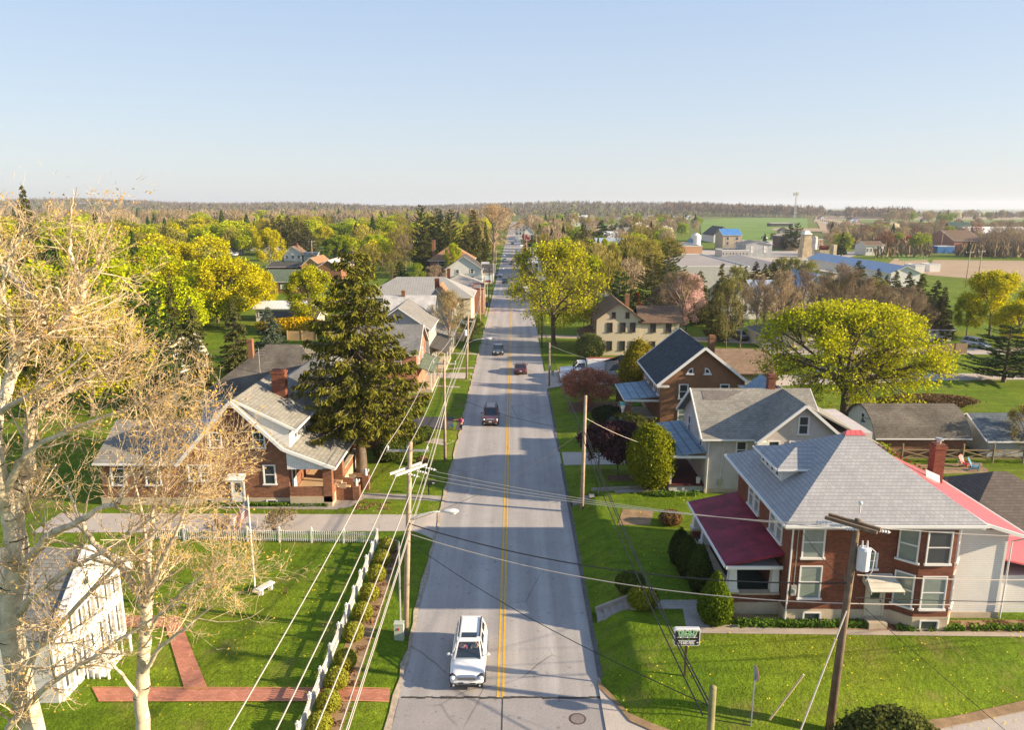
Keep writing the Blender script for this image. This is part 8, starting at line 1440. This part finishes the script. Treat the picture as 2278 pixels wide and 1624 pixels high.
x2=atY(313,1600,23.5);tr2=(np.array([(x2[0],23.5,-.3),(x2[0],23.5,3),(x2[0]+.02,23.5,x2[1]),(atY(319,1480,23.5)[0],23.5,atY(319,1480,23.5)[1]),(atY(326,1370,23.5)[0],23.5,atY(326,1370,23.5)[1]),(atY(331,1330,23.5)[0],23.5,atY(331,1330,23.5)[1])]),np.array([.34,.28,.245,.22,.19,.16]))
L2_=[tr2,[(331,1330,23.5,.13),(331,1260,23.5,.10),(334,1200,23.6,.08),(345,1110,23.7,.05),(352,1040,23.8,.03),(368,960,23.8,.012)],[(331,1330,23.5,.12),(347,1280,23.3,.09),(372,1220,23.1,.07),(398,1170,23,.05),(425,1090,22.9,.03),(470,1000,22.8,.012)],[(327,1360,23.5,.15),(302,1312,23.7,.14),(275,1265,23.9,.13),(245,1238,24.1,.125),(215,1215,24.3,.10),(180,1160,24.5,.06),(150,1080,24.6,.03)],[(331,1330,23.5,.09),(318,1270,23.9,.07),(322,1180,24.2,.05),(300,1080,24.4,.03),(290,1000,24.5,.012)],[(317,1500,23.5,.10),(360,1440,22.8,.07),(410,1400,22.4,.045),(470,1350,22,.02)],[(322,1420,23.5,.08),(370,1350,22.9,.055),(440,1290,22.6,.03),(500,1240,22.4,.013)],[(315,1560,23.5,.08),(270,1500,22.8,.055),(210,1450,22.5,.035),(150,1420,22.3,.015)]]
sycamore('sycamore_tree','slimmer straight white-barked sycamore before the brick path, right of the huge one',None,L2_,32,.9,(x2[0],23.5,0),[(1,1.9),(4,1.1),(4,.52),(2,.28)],(.1,-.05,.6))
# ------------------------------------------------ air
m=MB();m.box(-6900,6900,-55,9400,-60,75);hz=m.obj('haze',None);hz.data.materials.clear()
hm=bpy.data.materials.new('haze_air');hm.use_nodes=True;t=NT(hm);t.n.remove(t.n['Principled BSDF']);pv=t.new('ShaderNodeVolumePrincipled');pv.inputs['Color'].default_value=(.80,.88,1.0,1);pv.inputs['Density'].default_value=.00011;pv.inputs['Anisotropy'].default_value=.2
t.link(pv.outputs[0],t.n['Material Output'].inputs['Volume']);hz.data.materials.append(hm);tag(hz,kind='stuff',label='thin pale haze over the whole valley');scene.cycles.volume_bounces=0;scene.cycles.volume_step_rate=10
# ------------------------------------------------ labels of look-alikes say where each stands
def pj(p):
 c,s=math.cos(YAW),math.sin(YAW);X_=p[0]*c+p[1]*s;Y_=-p[0]*s+p[1]*c;Z_=p[2]-CAMZ;d=Y_*math.cos(PITCH)-Z_*math.sin(PITCH);return CX_+F_*X_/d,CY_-F_*(Y_*math.sin(PITCH)+Z_*math.cos(PITCH))/d
LM=[('the green-roofed building',645,640),('the two white cottages',640,570),('the tall pines',970,500),('the spruce grove',640,500),('the brown hip roof',1010,580),('the huge sycamore',100,640),('the domed maple',266,470),('the pinkish hip roof',400,545),('the white farmhouse',807,492),('the street end',1160,520),('the small green',1215,512),('the tan school',1400,528),('the blue-grey warehouse',1362,560),('the orange-walled factory',1530,575),('the sports field',1680,500),('the mill tower',1795,540),('the long white warehouse',2010,610),('the white office',1945,558),('the blue container',2100,552),('the water tower',1926,474),('the hillside estate',2100,478),('the stubble field',2190,588),('the dark-roofed barn',2142,520),('the pale chicken barn',2225,522),('the cape house wing',300,800),('the blue-roofed mill',1628,545),('the lone left spruce',46,440),('the yellow hedge maple',200,700)]
def colour_word(c):
 r_,g_,b_=c[:3]
 if r_>.5 and b_>.3:return 'white-blossomed'
 if g_<r_*.55:return 'reddish'
 if max(r_,g_)<.14:return 'dark'
 if g_>r_*1.12:return 'fresh green'
 return 'golden' if r_>g_*1.04 and b_<.03 else 'yellow-green' if b_<.03 else 'olive' if b_<.08 else 'brown'
for o in list(C.objects):
 if o.parent is None and o.name.split('.')[0] in('leafy_tree','evergreen_tree','bare_tree','budding_tree') and o.get('group') and o.name.split('.')[0] in o.name and o.data and o.data.name.startswith('far_'):
  x_,y_=pj((o.location.x,o.location.y,o.location.z+8));n_,lx,ly=min(LM,key=lambda q:(q[1]-x_)**2+9*(q[2]-y_)**2);dx=x_-lx
  rel=('just ' if abs(dx)<45 else '')+('right of ' if dx>18 else 'left of ' if dx<-18 else 'behind ' if y_<ly else 'before ');rel=rel.replace('just behind','right behind').replace('just before','right before')
  o['label']='%s %s %s %s%s'%('tall' if o.scale[2]>1.12 else 'low' if o.scale[2]<.85 else 'broad' if o.scale[0]>1.08 else 'medium',colour_word(o.color),{'leafy_tree':'leafy tree','evergreen_tree':'evergreen','bare_tree':'bare tree','budding_tree':'budding tree'}[o.name.split('.')[0]],rel,n_)
  o['group']='%s around %s'%({'leafy_tree':'leafy trees','evergreen_tree':'evergreens','bare_tree':'bare trees','budding_tree':'budding trees'}[o.name.split('.')[0]],n_)
ORD='first second third fourth fifth sixth seventh eighth ninth tenth eleventh twelfth'.split()+['%dth'%i for i in range(13,60)]
by={}
for o in C.objects:
 if o.parent is None and o.get('group') and o.get('label'):by.setdefault(o['label'],[]).append(o)
for lb,os_ in by.items():
 if 1<len(os_)<=40 and len(lb.split())<=13+(len(os_)<3):
  os_.sort(key=lambda o:pj(o.matrix_basis.translation)[0])
  for i,o in enumerate(os_):o['label']=lb+', '+ORD[i]+' from left'
